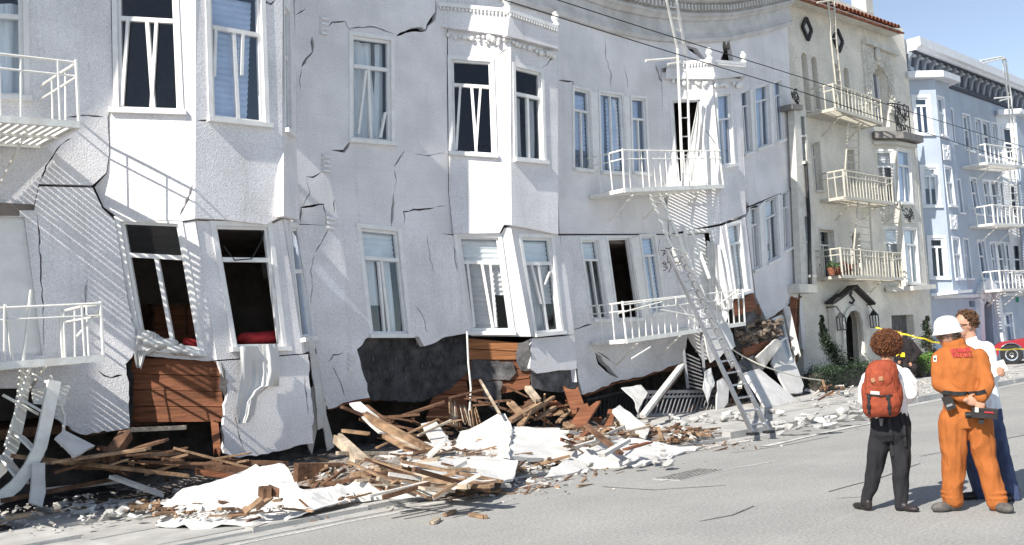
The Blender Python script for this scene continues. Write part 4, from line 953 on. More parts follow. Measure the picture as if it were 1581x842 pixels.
for i in range(4):
    t = thing('flower_pot', ['clay flower pot with red blooms on the lowest cream balcony','dark leafy pot plant beside the red blooms on the lowest cream balcony','small bushy pot plant at the left end of the lowest cream balcony','pot plant with sparse red blooms near the ladder foot'][i], 'flower pot', onY((1302,1294,1285,1312)[i], 428, yb+.25), 'flower pots on the lowest cream balcony')
    c = wloc(t); MB().lathe(c+V((0,0,.05)), [(.08,0),(.12,.2),(.13,.22),(.0,.22)], 9).build('pot', M['tile'], t)
    m = MB(); rr = random.Random(i)
    for k in range(40):
        p = c + V((rr.gauss(0,.09), rr.gauss(0,.09), .32+rr.gauss(0,.07))); q = V((rr.uniform(-1,1),rr.uniform(-1,1),rr.uniform(-1,1))).normalized()*.06; r_ = V((rr.uniform(-1,1),rr.uniform(-1,1),rr.uniform(-1,1))).normalized()*.05
        m.add([p-q, p+r_, p+q, p-r_], [(0,1,2,3)], 0 if rr.random() < .7 or i in (1,2) else 1)
    if 'leaf' not in M: M['leaf'] = leafmat('dark_leaf', (.03,.06,.02), (.07,.12,.035)); M['bloom'] = mat('red_bloom', (.5,.03,.04), .7, .2, 5)
    tag(m.build('foliage', [M['leaf'], M['bloom']], t, fix=False), kind='stuff')

# ================================================================== the pale blue building beyond
M['blue'] = stucco('pale_blue_stucco', (.45,.51,.60), brick=False, bump=.3, var=.05, dirt=.2, dirtcol=(.4,.45,.52), bs=40)
M['bracket'] = mat('shade_toned_bracket', (.27,.30,.35), .8, .1, 4)  # brackets darkened in colour for the shade below the cornice
M['eave_shade'] = mat('slate_blue_eave_shade', (.075,.085,.11), .8, .12, 4)  # dark tone stands in for the shade under the cornice
M['bluet'] = mat('blue_white_trim', (.74,.76,.79), .6, .05, 5, dirt=.2, dirtcol=(.5,.5,.5))
Q = thing('blue_building', 'pale blue apartment house with white trim and a heavy bracketed cornice', 'building', (42, 14, 0))
YB = 14.0; FB = Plane((42, YB, 0), (1,0,0), (0,0,1))
RW1 = [[(1486,177),(1496,180),(1502,234),(1491,231)], [(1505,184),(1513,186),(1519,240),(1511,238)], [(1516,187),(1527,190),(1533,244),(1522,241)], [(1531,191),(1539,193),(1545,247),(1537,245)]]
RW2 = [[(1497,276),(1506,277),(1515,331),(1505,330)], [(1517,280),(1526,281),(1533,333),(1525,332)], [(1529,281),(1540,282),(1547,334),(1536,333)], [(1543,283),(1551,284),(1558,335),(1550,334)]]
RW3 = [[(1509,373),(1519,373),(1527,430),(1516,430)], [(1528,376),(1536,376),(1543,434),(1535,434)], [(1539,376),(1549,376),(1557,436),(1546,435)], [(1552,377),(1560,377),(1567,436),(1559,436)]]
RWX = [[(1464,168),(1470,170),(1474,222),(1468,220)], [(1474,278),(1481,279),(1487,329),(1480,328)], [(1487,370),(1494,371),(1500,430),(1492,430)]]
DOOR = [(1519,480),(1521,467),(1527,463),(1531,468),(1535,535),(1523,535)]
GW = [[(1549,486),(1562,485),(1567,528),(1553,528)]]
sheet('wall', FB, [(1396,60),(1650,160),(1660,600),(1443,600),(1420,260)], RW1+RW2+RW3+RWX+GW+[DOOR, [(1496,465),(1505,465),(1506,474),(1497,474)]], M['blue'], Q, .3)
rr = random.Random(2)
for q in RW1+RW2+RW3+RWX+GW:
    window(FB, q, Q, trans=.4, mull=None, glass=rr.choice(['glass','glassb','glass']), mt='bluet', recess=.13, fw=.05, mw=.05, cw=.07, sillx=.08, cover=[rr.choice([('blind',.03,.97,.02,.6),('curtain',.02,.98,.02,.98),('curtain',.02,.6,.02,.98)])] if q is not RW3[2] else None)
MB().prism([FB.at(*p, -.2) for p in ((1495,464),(1506,464),(1507,475),(1496,475))], -FB.n*.02).build('vent', M['darkiron'], Q)
LB, FB2 = bay45((1404,200), (1447,200), YB)
WLb = [[(1411,151),(1432,151),(1437,207),(1416,207)], [(1424,259),(1445,259),(1449,318),(1428,318)], [(1435,368),(1456,368),(1461,429),(1439,429)]]
bayface(LB, WLb, [(1396,120),(1443,118),(1472,452),(1434,457)], 'blue', Q, 'bluet', ['glassb','glass','glassd'], trans=.22, mull=(.5,.5), fw=.06, mw=.06, cw=.10, sillx=.12)
MB().prism([LB.at(*p, -.16) for p in ((1426,261),(1445,261),(1447,292),(1427,292))], LB.n*.015).build('blind', M['blind'], Q)
WFb = [[(1447,150),(1456,153),(1461,211),(1452,208)], [(1458,258),(1468,260),(1475,318),(1465,317)], [(1470,368),(1480,369),(1487,430),(1476,430)]]
bayface(FB2, WFb, [(1443,118),(1464,124),(1494,450),(1472,452)], 'blue', Q, 'bluet', ['glass','glass','glass'], trans=.4, mull=(.5,.5), fw=.05, mw=.05, cw=.07, sillx=.05, cover=[('curtain',.02,.98,.02,.98)])
for q in ([(1456,223),(1467,225),(1469,248),(1458,247)], [(1467,331),(1478,332),(1480,355),(1469,354)]):
    o = sheet('bay_panel', FB2, q, [], M['bluet'], Q, .03, .05); m = MB(); ornament(m, FB2, [(q[0][0]+3,q[0][1]+4),(q[1][0]-2,q[1][1]+4),(q[2][0]-3,q[2][1]-4),(q[3][0]+2,q[3][1]-4)], 10, .12, .06, random.Random(5)); tag(m.build('carved_ornament', M['bluet'], o), kind='stuff')
ledge('bay_cornice', baypts(LB, FB2, (1397,124),(1444,123),(1465,130)), .22, 'bluet', Q, YB, .35)
ledge('bay_base', baypts(LB, FB2, (1435,458),(1473,454),(1494,452)), .10, 'bluet', Q, YB, .15)
a, b = FB2.at(1464,124), FB2.at(1494,450); MB().prism([a, b, b+V((.8,.8,0)), a+V((.8,.8,0))], V((-.08,.08,0))).build('wall', M['blue'], Q)
# second bay, at the edge of the picture
LB2, FB3 = bay45((1541,210), (1572,210), YB)
WL2 = [[(1548,197),(1562,199),(1567,246),(1553,244)], [(1556,286),(1568,287),(1572,334),(1560,333)], [(1563,378),(1575,378),(1578,424),(1567,424)]]
bayface(LB2, WL2, [(1536,170),(1568,170),(1590,452),(1563,455)], 'bluet', Q, 'bluet', ['glass','glassd','glassd'], trans=.5, mull=None, fw=.05, mw=.05, cw=.07, sillx=.05, cover=None)
sheet('wall', FB3, [(1568,170),(1640,196),(1664,452),(1590,452)], [], M['blue'], Q, .15)
ledge('bay_cornice', baypts(LB2, FB3, (1536,180),(1567,178),(1640,205)), .2, 'bluet', Q, YB, .3)
# main cornice: fascia, soffit, brackets
xc = onY(1395, 61, YB).x; oc = at_x(1420, 56, xc); yoc = oc.y; zt = oc.z; print('blue cornice', oc)
X1 = 54; prof = [(yoc,-.0),(yoc,-.30),(yoc+.12,-.34),(yoc+.14,-.42),(YB-.12,-.42),(YB-.12,-.5),(YB+.1,-.5),(YB+.1,0)]
MB().loft([[V((x_, y_, zt+h)) for y_, h in prof] for x_ in (xc, X1)]).build('cornice', M['bluet'], Q)
MB().box(((xc+X1)/2, YB-.05, zt-1.12), (X1-xc, .1, .12)).build('frieze_moulding', M['eave_shade'], Q)
sheet('frieze', Plane((42,YB-.012,0),(1,0,0),(0,0,1)), [(1396,66),(1650,170),(1650,205),(1399,99)], [], M['eave_shade'], Q, .02)  # dark backing strip: shade between the brackets put into its colour
MB().box(((xc+X1)/2, (yoc+YB)/2+.05, zt-.425), (X1-xc-.1, YB-yoc-.35, .012)).build('soffit', M['eave_shade'], Q)  # thin dark sheet with the underside's shade painted in
bk = None; x = xc + .12
while x < X1:
    if bk is None:
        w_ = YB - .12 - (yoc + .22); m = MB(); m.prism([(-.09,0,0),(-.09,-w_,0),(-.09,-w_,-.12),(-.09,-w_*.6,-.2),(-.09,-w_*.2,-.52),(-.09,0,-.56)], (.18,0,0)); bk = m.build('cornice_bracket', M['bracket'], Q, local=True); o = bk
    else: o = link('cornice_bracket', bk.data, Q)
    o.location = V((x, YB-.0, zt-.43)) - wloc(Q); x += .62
MB().box(((xc+X1)/2, YB+3, zt-.1), (X1-xc-.2, 5.8, .1)).build('roof', M['greyt'], Q)
bx3 = lambda nm, a, b, mt: MB().box((V(a)+V(b))/2, tuple(V(b)-V(a))).build(nm, M[mt], Q)
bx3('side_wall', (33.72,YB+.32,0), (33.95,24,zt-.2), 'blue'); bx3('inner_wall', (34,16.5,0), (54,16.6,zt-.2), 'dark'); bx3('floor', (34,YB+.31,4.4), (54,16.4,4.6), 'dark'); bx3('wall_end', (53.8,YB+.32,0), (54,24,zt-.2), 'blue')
# entrance arch and ground storey
m = MB(); rp = [(1515,535),(1513,490),(1512,462),(1514,448),(1520,440),(1528,440),(1535,448),(1539,462),(1543,490),(1549,535)]
for a, b in zip(rp, rp[1:]): m.bar(FB.at(*a, .08), FB.at(*b, .08), .34, .2, FB.n)
m.build('entrance_arch', M['bluet'], Q); m = MB(); ornament(m, FB, [(1515,447),(1535,447),(1538,463),(1514,463)], 24, .2, .06, random.Random(8)); tag(m.build('carved_ornament', M['bluet'], Q), kind='stuff')
MB().prism([FB.at(*p, -.5) for p in DOOR], -FB.n*.04).build('front_door', M['garage'], Q)
for a, b in (((1437,462),(1512,456)), ((1548,457),(1600,454))):
    A_, B_ = FB.at(*a, .0), FB.at(*b, .0); MB().box((A_+B_)/2+V((0,-.06,.02)), (abs(B_.x-A_.x), .14, .12)).build('string_course', M['bluet'], Q)
# its fire escape
x0 = onY(1526, 252, YB).x
for (lb, il, orr, rl) in (('white iron balcony by the top windows of the pale blue house', (1524,252), (1580,258), .7), ('white iron balcony by the middle windows of the pale blue house', (1535,346), (1590,348), .7), ('white iron balcony above the doorway of the pale blue house', (1546,448), (1598,446), .7)):
    A_ = onY(*il, YB-.9); B_ = onY(*orr, YB-.9); balcony('fire_escape_balcony', lb, A_, B_, .88, rail=rl, n=9, group='white iron balconies on the blue house', slats=7, rr_=.02, sl=.06, mid=False)
ladder('white gooseneck ladder over the cornice of the pale blue house', [(1514,94),(1546,88),(1548,92),(1556,150),(1566,250)], [(1516,98),(1551,90),(1553,94),(1561,152),(1571,252)], 16, YB-.95, YB-1.25, mt='iron', r=.035)
for a, b in (((1535,152),(1560,150)), ((1543,156),(1562,151))): MB().tube([onY(*a, YB-1.1), onY(*b, YB-1.1)], .03, 6).build('stay', M['iron'], Q)
ladder('white iron steps between the upper balconies of the pale blue house', [(1558,262),(1563,346)], [(1566,262),(1575,346)], 8, YB-.5, YB-.5, mt='iron', r=.03)
tg = MB().prism([LB2.at(*p, .03) for p in ((1568,459),(1573,459),(1573,467),(1569,467))], LB2.n*.01).build('house_sign', mat('green_sign', (.05,.3,.2), .6, .1, 5), Q)
# ================================================================== the wreckage
def T(px, py, y=None, z=None): return onY(px, py, y) if y is not None else onZ(px, py, z if z is not None else .14)
fr_px = [(120,835),(240,818),(400,806),(545,772),(640,768),(740,765),(830,738),(900,716),(1000,700),(1080,690),(1110,660),(1180,650)]
fr_w = [(p.x, p.y) for p in (G(*q) for q in fr_px)]
def fronty(x):
    if x <= fr_w[0][0]: return fr_w[0][1] + .6
    for (a,b),(c,d) in zip(fr_w, fr_w[1:]):
        if x <= c: return b + (d-b)*(x-a)/(c-a+1e-9)
    return 12.6
def hmound(x, y):
    f = fronty(x); d = y - f
    if d < 0: return -.02
    k = max(0, min(1, (x-6.6)/1.2))*max(0, min(1, (14.6-x)/2.4)); base = .14*min(1, d/.35)*max(.3, min(1, (16-x)/2))
    if y < 9.4: base = min(base, .10)
    hgt = base*max(0, min(1, (x-6.2)/.9)) + k*.27*(1-math.exp(-d/.8))*math.exp(-max(0, d-1.6)/1.1)*(.75+.6*noise.noise(V((x*.8, y*.8, 3))))
    return hgt + (.05*noise.noise(V((x*3, y*3, 1))) + .03*noise.noise(V((x*9, y*9, 5))))*min(1, d/.3)
m = MB(); nx, ny = 190, 62; x0, x1, ya, yb_ = 4.4, 24.5, 8.55, 16.0; idx = {}
for j in range(ny+1):
    for i in range(nx+1):
        x = lerp(x0, x1, i/nx); y = lerp(ya, yb_, j/ny); m.v.append(V((x, y, hmound(x, y))))
for j in range(ny):
    for i in range(nx):
        q = [j*(nx+1)+i, j*(nx+1)+i+1, (j+1)*(nx+1)+i+1, (j+1)*(nx+1)+i]
        if max(m.v[k].z for k in q) > .0: m.f.append(tuple(q)); m.m.append(0)
o = m.build('rubble_mound', M['rubble'], smooth=False, fix=False); tag(o, 'grey heap of crushed plaster and dust spilling over the sidewalk', 'rubble', kind='stuff')
# loose chips, splinters, dust: nobody could count them
rr = random.Random(21); m = MB()
def shard(m, c, s, mi, flat=.45):
    R = Matrix.Rotation(rr.uniform(0, 6.28), 3, 'Z') @ Matrix.Rotation(rr.gauss(0, .35), 3, 'X') @ Matrix.Rotation(rr.gauss(0, .35), 3, 'Y')
    n = rr.choice((3,4,5)); a0 = rr.uniform(0, 6.3); P = [c + R @ V((s*rr.uniform(.6,1.2)*math.cos(a0+6.283*k/n), s*rr.uniform(.4,1)*math.sin(a0+6.283*k/n), 0)) for k in range(n)]
    m.prism(P, R @ V((0, 0, s*flat*rr.uniform(.4,1))), mi)
for i in range(4300):
    x = rr.uniform(5.0, 14.2); f = fronty(x); y = f + abs(rr.gauss(0, 1.5)) - .12 if rr.random() < .8 else f - abs(rr.gauss(0, .5))
    if y > 13.6 or (x < 8 and y > 12.0): continue
    z = max(hmound(x, y), .14 if y > 9.42 else (.125 if y > 9.25 else .0)); s = rr.choice((.012,.016,.024,.04,.075))*rr.uniform(.7,1.4)
    if y < f: s *= .55
    k = rr.random(); mi = 0 if k < .34 else (1 if k < .64 else (2 if k < .88 else 3))
    if mi in (1,2) and rr.random() < .7:
        a = rr.gauss(.1, .7); L_ = s*rr.uniform(3,9); c = V((x,y,z+.01)); d = V((math.cos(a), math.sin(a), rr.gauss(0,.15)))*L_/2; m.bar(c-d, c+d, s*.6, s*.35, (0,0,1), mi)
    else: shard(m, V((x,y,z)), s, mi)
for i in range(900):      # shadows side: bits on the pavement at the left and along the right sidewalk
    if i < 450: x = rr.uniform(3.5, 8); y = rr.uniform(10.9, 13.8)
    else: x = rr.uniform(19, 30); y = 9.45 + abs(rr.gauss(0, 1.4))
    shard(m, V((x,y,.13)), rr.choice((.015,.02,.03,.05))*rr.uniform(.7,1.3), rr.choice((0,0,0,3)))
tag(m.build('rubble_chips', [M['chip'], M['wood'], M['woodd'], M['slab']]), 'chips of plaster, laths and splinters strewn over the sidewalk and gutter', 'rubble', kind='stuff')

# chunks of broken plaster one can tell apart
cm = []
for k in range(4):
    b = MB(); r2 = random.Random(k+40)
    pts = [V((r2.uniform(-1,1), r2.uniform(-1,1), r2.uniform(-.6,.7))) for _ in range(18)]
    import bmesh
    bm = bmesh.new(); [bm.verts.new(p) for p in pts]; bmesh.ops.convex_hull(bm, input=bm.verts); bmesh.ops.delete(bm, geom=[v for v in bm.verts if not v.link_faces], context='VERTS')
    me = bpy.data.meshes.new('rubble_chunk'); bm.to_mesh(me); bm.free(); me.materials.append(M['slab'] if k % 2 else M['concrete']); cm.append(me)
def chunk(p, s, label, grp, r2):
    o = link('rubble_chunk', r2.choice(cm)); o.location = p; o.scale = (s*r2.uniform(.7,1.3), s*r2.uniform(.7,1.2), s*r2.uniform(.5,.9)); o.rotation_euler = (r2.uniform(-.4,.4), r2.uniform(-.4,.4), r2.uniform(0,6)); tag(o, label, 'rubble chunk', grp)
r2 = random.Random(77)
for i in range(34): 
    px = r2.uniform(1035, 1205); py = 648 - (px-1035)*.055 + r2.uniform(-7, 8); chunk(G(px, py, .15), r2.uniform(.05,.12), 'pale lump of plaster in the line of rubble behind the ladder foot', 'plaster lumps behind the ladder foot', r2)
for i in range(40):
    px = r2.uniform(1190, 1345); py = 657 - (px-1190)*.15 + r2.gauss(0, 6); chunk(G(px, py, .14), r2.uniform(.05,.13), 'pale lump of broken concrete on the sidewalk edge right of the ladder', 'concrete lumps along the right kerb', r2)
for i in range(26):
    px = r2.uniform(60, 240); py = r2.uniform(775, 800); chunk(G(px, py, .12), r2.uniform(.04,.11), 'grey lump of plaster on the shaded pavement at the lower left', 'plaster lumps on the shaded pavement', r2)
for i in range(36):
    px = r2.uniform(640, 1040); py = 745 - (px-640)*.10 + r2.gauss(0, 9); chunk(G(px, py, .08), r2.uniform(.035,.09), 'white lump of plaster at the front edge of the rubble heap', 'plaster lumps at the heap front', r2)

# planks: jagged-ended boards
def plank(a, b, w, th, mt, label, group=None, cat='plank', up=(0,0,1), jag=True, name='plank'):
    a, b = V(a), V(b); d = b - a; L = d.length; d.normalize(); x = d.cross(V(up)); x = x.normalized() if x.length > .05 else d.cross(V((0,1,0))).normalized(); y = x.cross(d); c = (a+b)/2
    r3 = random.Random(int(a.x*1000) % 9973); m = MB()
    if jag:
        k = 5; e0 = [-L/2 + r3.uniform(0, .6)*w for _ in range(k)]; e1 = [L/2 - r3.uniform(0, .9)*w for _ in range(k)]; wx = [w*(i/(k-1)-.5) for i in range(k)]
        P = [d*e0[i] + x*wx[i] for i in range(k)] + [d*e1[i] + x*wx[i] for i in range(k)][::-1]
        m.prism([p - y*th/2 for p in P], y*th)
    else: m.bar(-d*L/2, d*L/2, w, th, up)
    me = m.mesh(name); me.materials.append(M[mt]); fixn(me); o = link(name, me); o.location = c; return tag(o, label, cat, group)
GH = 'broken timbers in the heap'
HL = 'loose timber in the tangle running along the foot of the broken block'
hp = [
 ((519,675,11.6),(583,733,10.6),.13,.12,'woodp','thick pale beam poking out of the dark gap, tipped down to the left heap'),
 ((560,640,12.6),(697,714,10.9),.12,.10,'wood','long brown beam slanting down from the gap to the white sheets'),
 ((562,627,13),(600,656,12.3),.10,.06,'woodd',None), ((592,672,12),(653,707,11),.08,.06,'wood',None), ((600,672,12),(664,705,11),.06,.05,'woodp',None),
 ((445,730,11.3),(528,729,11.2),.22,.24,'woodd','heavy dark timber block lying level behind the left white sheet'),
 ((586,718,10.9),(664,706,11),.14,.08,'woodp',None), ((578,762,10.2),(595,723,10.6),.12,.05,'wood','short brown board standing on end in the front heap'),
 ((549,731,10.5),(640,758,10.1),.28,.08,'wood','wide orange-brown board at the very front of the heap'), ((532,744,10.6),(584,761,10.3),.10,.06,'woodp',None), ((655,747,10.1),(710,757,9.8),.12,.06,'wood',None),
 ((684,762,9.5),(738,754,9.5),.07,.04,'wood',None), ((697,767,9.3),(739,763,9.3),.06,.04,'woodd',None), ((722,712,10.5),(768,722,10.2),.10,.05,'wood','brown stick lying across the middle white sheet'),
 ((645,673,11.9),(697,649,12),.04,.03,'woodp',None), ((520,700,11.2),(600,700,11.2),.06,.05,'woodp',None), ((540,712,10.9),(630,722,10.8),.12,.06,'woodp',None),
 ((741,587,12.6),(772,640,11.6),.035,.035,'woodp','thin pale stick leaning on the white heap under the middle bay'),
 ((813,597,12.3),(833,622,11.8),.11,.08,'woodp',None), ((786,620,12),(809,644,11.6),.13,.05,'wood',None), ((784,652,11.6),(836,622,11.9),.13,.06,'wood',None), ((802,659,11.5),(818,633,11.8),.12,.05,'wood',None), ((819,638,11.8),(855,613,12.2),.07,.05,'wood',None), ((826,648,11.8),(858,628,12),.08,.05,'wood',None),
 ((880,596,12.3),(896,642,11.7),.26,.04,'board','split upright brown board under the right edge of the middle bay'), ((886,667,11.2),(916,620,11.6),.30,.04,'board','wide split brown board leaning beside the upright one'),
 ((936,676,11.1),(945,632,11.6),.13,.05,'board','dark red splintered post jutting from the heap beside the white slab'),
 ((869,652,11.5),(890,664,11.2),.12,.06,'wood',None), ((899,684,10.8),(927,698,10.5),.16,.07,'woodp',None), ((918,667,11),(943,702,10.3),.16,.04,'woodw','white painted board lying among the brown splinters'),
 ((947,696,10.5),(1014,682,10.6),.14,.07,'woodp','topmost board of the small stack at the right end of the heap'), ((950,703,10.3),(1027,690,10.4),.14,.07,'wood','middle board of the small stack at the right end of the heap'), ((961,707,10.1),(1027,698,10.2),.12,.06,'woodd','bottom board of the small stack at the right end of the heap'),
 ((771,721,9.9),(776,742,9.7),.30,.05,'woodd','short wide brown board set on edge at the heap front'), ((783,739,9.6),(823,710,9.9),.14,.08,'woodd','brown rail of a broken frame at the heap front'), ((822,710,9.9),(832,729,9.6),.10,.07,'wood','end piece of the broken frame at the heap front'),
 ((991,644,11.6),(1056,560,13.2),.12,.07,'woodw','long pale post leaning from the sidewalk up to the torn plaster edge'), ((1003,636,11.8),(1058,566,13.2),.05,.05,'woodd',None),
 ((166,712,12.4),(200,664,12.9),.16,.12,'woodd','stubby brown beam hanging under the left plaster slab'),
 ((17,704,12.9),(292,735,12.5),.10,.05,'wood','very long thin reddish board lying level under the left bay'), ((198,664,13.2),(290,660,13.2),.08,.06,'woodp',None), ((331,652,13.3),(336,702,12.8),.10,.08,'board','upright brown post under the left bay beside the hanging panel'),
 ((150,692,13.2),(330,706,13.0),.12,.06,'woodd',None), ((205,704,12.9),(276,700,13),.12,.05,'wood',None), ((60,713,13.2),(210,722,13),.16,.05,'woodd',None), ((260,716,12.8),(400,728,12.4),.14,.08,'woodd',None), ((300,728,12.4),(440,745,11.8),.12,.07,'board',None), ((330,712,12.8),(445,716,12.4),.10,.06,'woodd',None),
 ((0,774,12.6),(180,739,13),.06,.05,'woodd',None), ((68,757,12.9),(186,743,13.2),.05,.05,'woodw',None), ((167,734,12.6),(256,766,12.0),.12,.04,'woodw','grey strip of lath slanting in the dark hollow at the left'),
 ((1142,600,12.9),(1150,540,13.4),.10,.06,'woodw',None), ((1226,458,13.9),(1222,548,13.6),.16,.10,'board','upright dark brown timber in the gap beside the cream house'), ((1233,452,14.0),(1230,560,13.8),.07,.05,'woodd',None),
 ((1213,472,13.6),(1231,552,13.2),.17,.10,'woodw','white window post leaning in the gap under the right wall'), ((1240,612,13.1),(1345,596,13.6),.12,.06,'wood','long brown board lying level in the rubble beside the hedge'), ((1232,618,12.7),(1340,606,13.2),.12,.05,'woodd',None), ((1256,606,13.6),(1310,594,14.2),.10,.06,'wood',None),
 ((1196,648,11.4),(1226,640,11.6),.06,.04,'wood',None), ((1192,667,9.5),(1222,661,9.6),.07,.04,'wood','narrow tan board lying on the kerb by the ladder foot'), ((1160,470,13.3),(1165,490,13.2),.4,.04,'woodd',None), ((1130,620,13.2),(1165,560,13.5),.08,.05,'woodd',None), ((1060,640,13),(1140,560,13.4),.06,.05,'woodd',None),
]
def where(x): return 'under the left bay' if x < 440 else 'in the black gap left of centre' if x < 700 else 'under the middle bay' if x < 868 else 'between the white slab and the ladder' if x < 1060 else 'behind the ladder' if x < 1180 else 'at the right end of the ruin'
for (a, b, w, th, mt, lb) in hp:
    A_, B_ = onY(*a), onY(*b); L_ = (B_-A_).length
    l2 = ('long ' if L_ > 1.3 else 'short ' if L_ < .5 else '') + ('thin ' if w < .07 else 'stout ' if th > .07 else '') + {'wood':'tan','woodp':'pale','woodd':'dark brown','woodw':'white painted','board':'red brown'}[mt] + ' timber ' + where((a[0]+b[0])/2)
    plank(A_, B_, w, th, mt, lb or l2, None if lb else 'single timbers: ' + l2)
for (a, b, w, mt, lb) in (((685,796),(704,789),.05,'wood','small brown splinter lying on the open road'), ((725,794),(753,799),.06,'wood','tan lath lying on the road below the heap front'), ((667,808),(677,801),.07,'woodp','short pale wooden chip on the road, nearest to the viewer'), ((452,794),(511,799),.10,'wood','flat tan board lying in the gutter before the left white sheet')):
    plank(G(*a, .02), G(*b, .02), w, .03, mt, lb)
# filling planks of the heap, in zones (pixel centre, spread, angle)
r4 = random.Random(31)
zl = ['board in the front heap left of the white slabs', 'board in the black gap below the tar paper', 'board between the white slab and the ladder', 'board in the small heap under the middle bay', 'board in the tangle under the left bay', 'board in the low pile beside the hedge', 'board leaning against the bared brown boards']
zones = [(640,735,75,24,.30,56,('wood','woodp','woodw','woodd','wood')), (620,660,80,22,.55,24,('woodd','woodd','woodd','wood')), (930,670,55,22,-.2,44,('wood','woodd','board','woodp','woodw')), (835,640,45,18,-.4,20,('wood','board','woodd')), (250,712,120,14,.1,34,('woodd','wood','woodd')), (1290,605,45,9,-.12,14,('wood','woodw','woodd')), (760,620,45,18,.5,9,('woodd','woodd'))]
def pick(mts, L_, w_, zi):
    mt = r4.choice(mts); lb = ('long ' if L_ > 1.1 else 'short ' if L_ < .5 else '') + ('wide ' if w_ > .11 else 'thin ' if w_ < .05 else '') + {'wood':'tan','woodp':'pale','woodd':'dark brown','woodw':'white painted','board':'red brown'}[mt] + ' ' + zl[zi]
    return mt, lb, 'broken boards: ' + lb
for zi, (zx, zy, sx, sy, sl_, n, mts) in enumerate(zones):
    for i in range(n):
        px = zx + r4.uniform(-sx, sx); py = zy + r4.uniform(-sy, sy); P = G(px, py, .3) if zi != 1 else onY(px, py, r4.uniform(12.4,13.9))
        if P.y > 13.6: P = onY(px, py, r4.uniform(12.2, 13.6))
        wd_ = r4.choice((.025,.035,.05,.07,.1,.17))*r4.uniform(.8,1.2); L_ = r4.uniform(.25, .8)*r4.choice((.7,1,1,1.4,1.9)); a = r4.gauss(sl_, .75); d = V((math.cos(a), -abs(math.sin(a))*.7*(1 if sl_ > 0 else -1), r4.gauss(-.08, .24)))*L_/2
        P.z = max(P.z, .16 + abs(d.z))
        plank(P-d, P+d, wd_, r4.uniform(.015,.05), *pick(mts, L_, wd_, zi))
# upright laths fanned out below the torn paper
for i in range(11):
    px = 694 + i*4.6; plank(onY(px-2+r4.uniform(-3,3), 618+i*1.5+r4.uniform(-4,4), 13.6), onY(px+4+r4.uniform(-2,2), 662+r4.uniform(-6,4), 13.1), .07, .015, r4.choice(('wood','woodp','woodd')), 'upright lath in the fan of laths below the torn black paper', 'fan of upright laths', up=(0,1,0))

# slabs of fallen stucco and sheets: outline with a height for every corner
def slab(name, pts, th, mt, label, cat, bumps=.03, jag=2.0, group=None, seed=0, fine=10):
    """pts: (px, py, z) or (px, py, None, Y)"""
    W3 = [onY(p[0], p[1], p[3]) if len(p) > 3 else onZ(p[0], p[1], max(p[2], (lambda q: hmound(q.x, q.y))(onZ(*p[:3])) + .05)) for p in pts]; n = len(W3); r5 = random.Random(seed+int(pts[0][0]))
    c = sum(W3, V((0,0,0)))/n; nr = V((0,0,0))
    for i in range(n): nr += (W3[i]-c).cross(W3[(i+1) % n]-c)
    nr.normalize()
    if nr.z < 0: nr = -nr
    e1 = (W3[1]-W3[0]); e1 = (e1 - nr*e1.dot(nr)).normalized(); e2 = nr.cross(e1); q2 = []; off = []
    for i in range(n):
        a, b = W3[i], W3[(i+1) % n]; k = max(1, int((b-a).length/.14))
        for j in range(k):
            p = a + (b-a)*(j/k) - c; jt = 0 if j == 0 else jag*.012
            q2.append(V((p.dot(e1)+r5.uniform(-jt,jt), p.dot(e2)+r5.uniform(-jt,jt)))); off.append(p.dot(nr))
    pin = list(q2); xs_ = [p.x for p in q2]; ys_ = [p.y for p in q2]; st_ = max(.08, (max(xs_)-min(xs_))/fine); y = min(ys_)
    while y < max(ys_):
        x = min(xs_)
        while x < max(xs_):
            p = V((x + r5.uniform(-.3,.3)*st_, y + r5.uniform(-.3,.3)*st_))
            if inside(p, q2) and min((p-b).length for b in q2) > st_*.4: pin.append(p)
            x += st_
        y += st_
    k = len(q2); vo, eo, fo, *_ = delaunay_2d_cdt(pin, [(i, (i+1) % k) for i in range(k)], [], 0, 1e-6)
    keep = [tuple(f) for f in fo if inside(sum((vo[i] for i in f), V((0,0)))/len(f), q2)]
    def h(p):      # interpolate the corner heights, add creases
        ws = [1/((p-b).length_squared+.002)**1.5 for b in q2]; s = sum(ws)
        return sum(w*o_ for w, o_ in zip(ws, off))/s + bumps*(noise.noise(V((p.x*2.2, p.y*2.2, seed+c.x))) + .5*noise.noise(V((p.x*6, p.y*6, seed))) + (.8*(.35-abs(noise.noise(V((p.x*4+2, p.y*4, seed+5))))) + .5*(.3-abs(noise.noise(V((p.x*9+2, p.y*7, seed+9))))) if mt == 'sheetcloth' else 0))
    top = [e1*p.x + e2*p.y + nr*h(p) for p in vo]; N_ = len(top); cnt = {}
    for f in keep:
        for i in range(3): cnt.setdefault(frozenset((f[i], f[(i+1)%3])), []).append((f[i], f[(i+1)%3]))
    side = [(b, a, a+N_, b+N_) for v_ in cnt.values() if len(v_) == 1 for a, b in v_]
    m = MB(); m.add(top + [p - nr*th for p in top], keep + [tuple(i+N_ for i in f[::-1]) for f in keep] + side)
    used = sorted({i for f in m.f for i in f}); mp = {a: b for b, a in enumerate(used)}; m.v = [m.v[i] for i in used]; m.f = [tuple(mp[i] for i in f) for f in m.f]
    me = m.mesh(name); me.materials.append(M[mt]); fixn(me); me.polygons.foreach_set('use_smooth', [False]*len(me.polygons)); o = link(name, me); o.location = c; return tag(o, label, cat, group)
slab('paper_sheet', [(240,813,.05),(262,768,.20),(300,748,.28),(345,744,.32),(395,718,.46),(440,722,.46),(468,758,.26),(545,748,.22),(548,775,.10),(470,800,.06),(430,806,.06),(390,812,.05),(300,818,.04)], .012, 'sheetcloth', 'large crumpled white sheet lying over the kerb at the lower left', 'sheet', .085, 1.5, seed=3, fine=46)
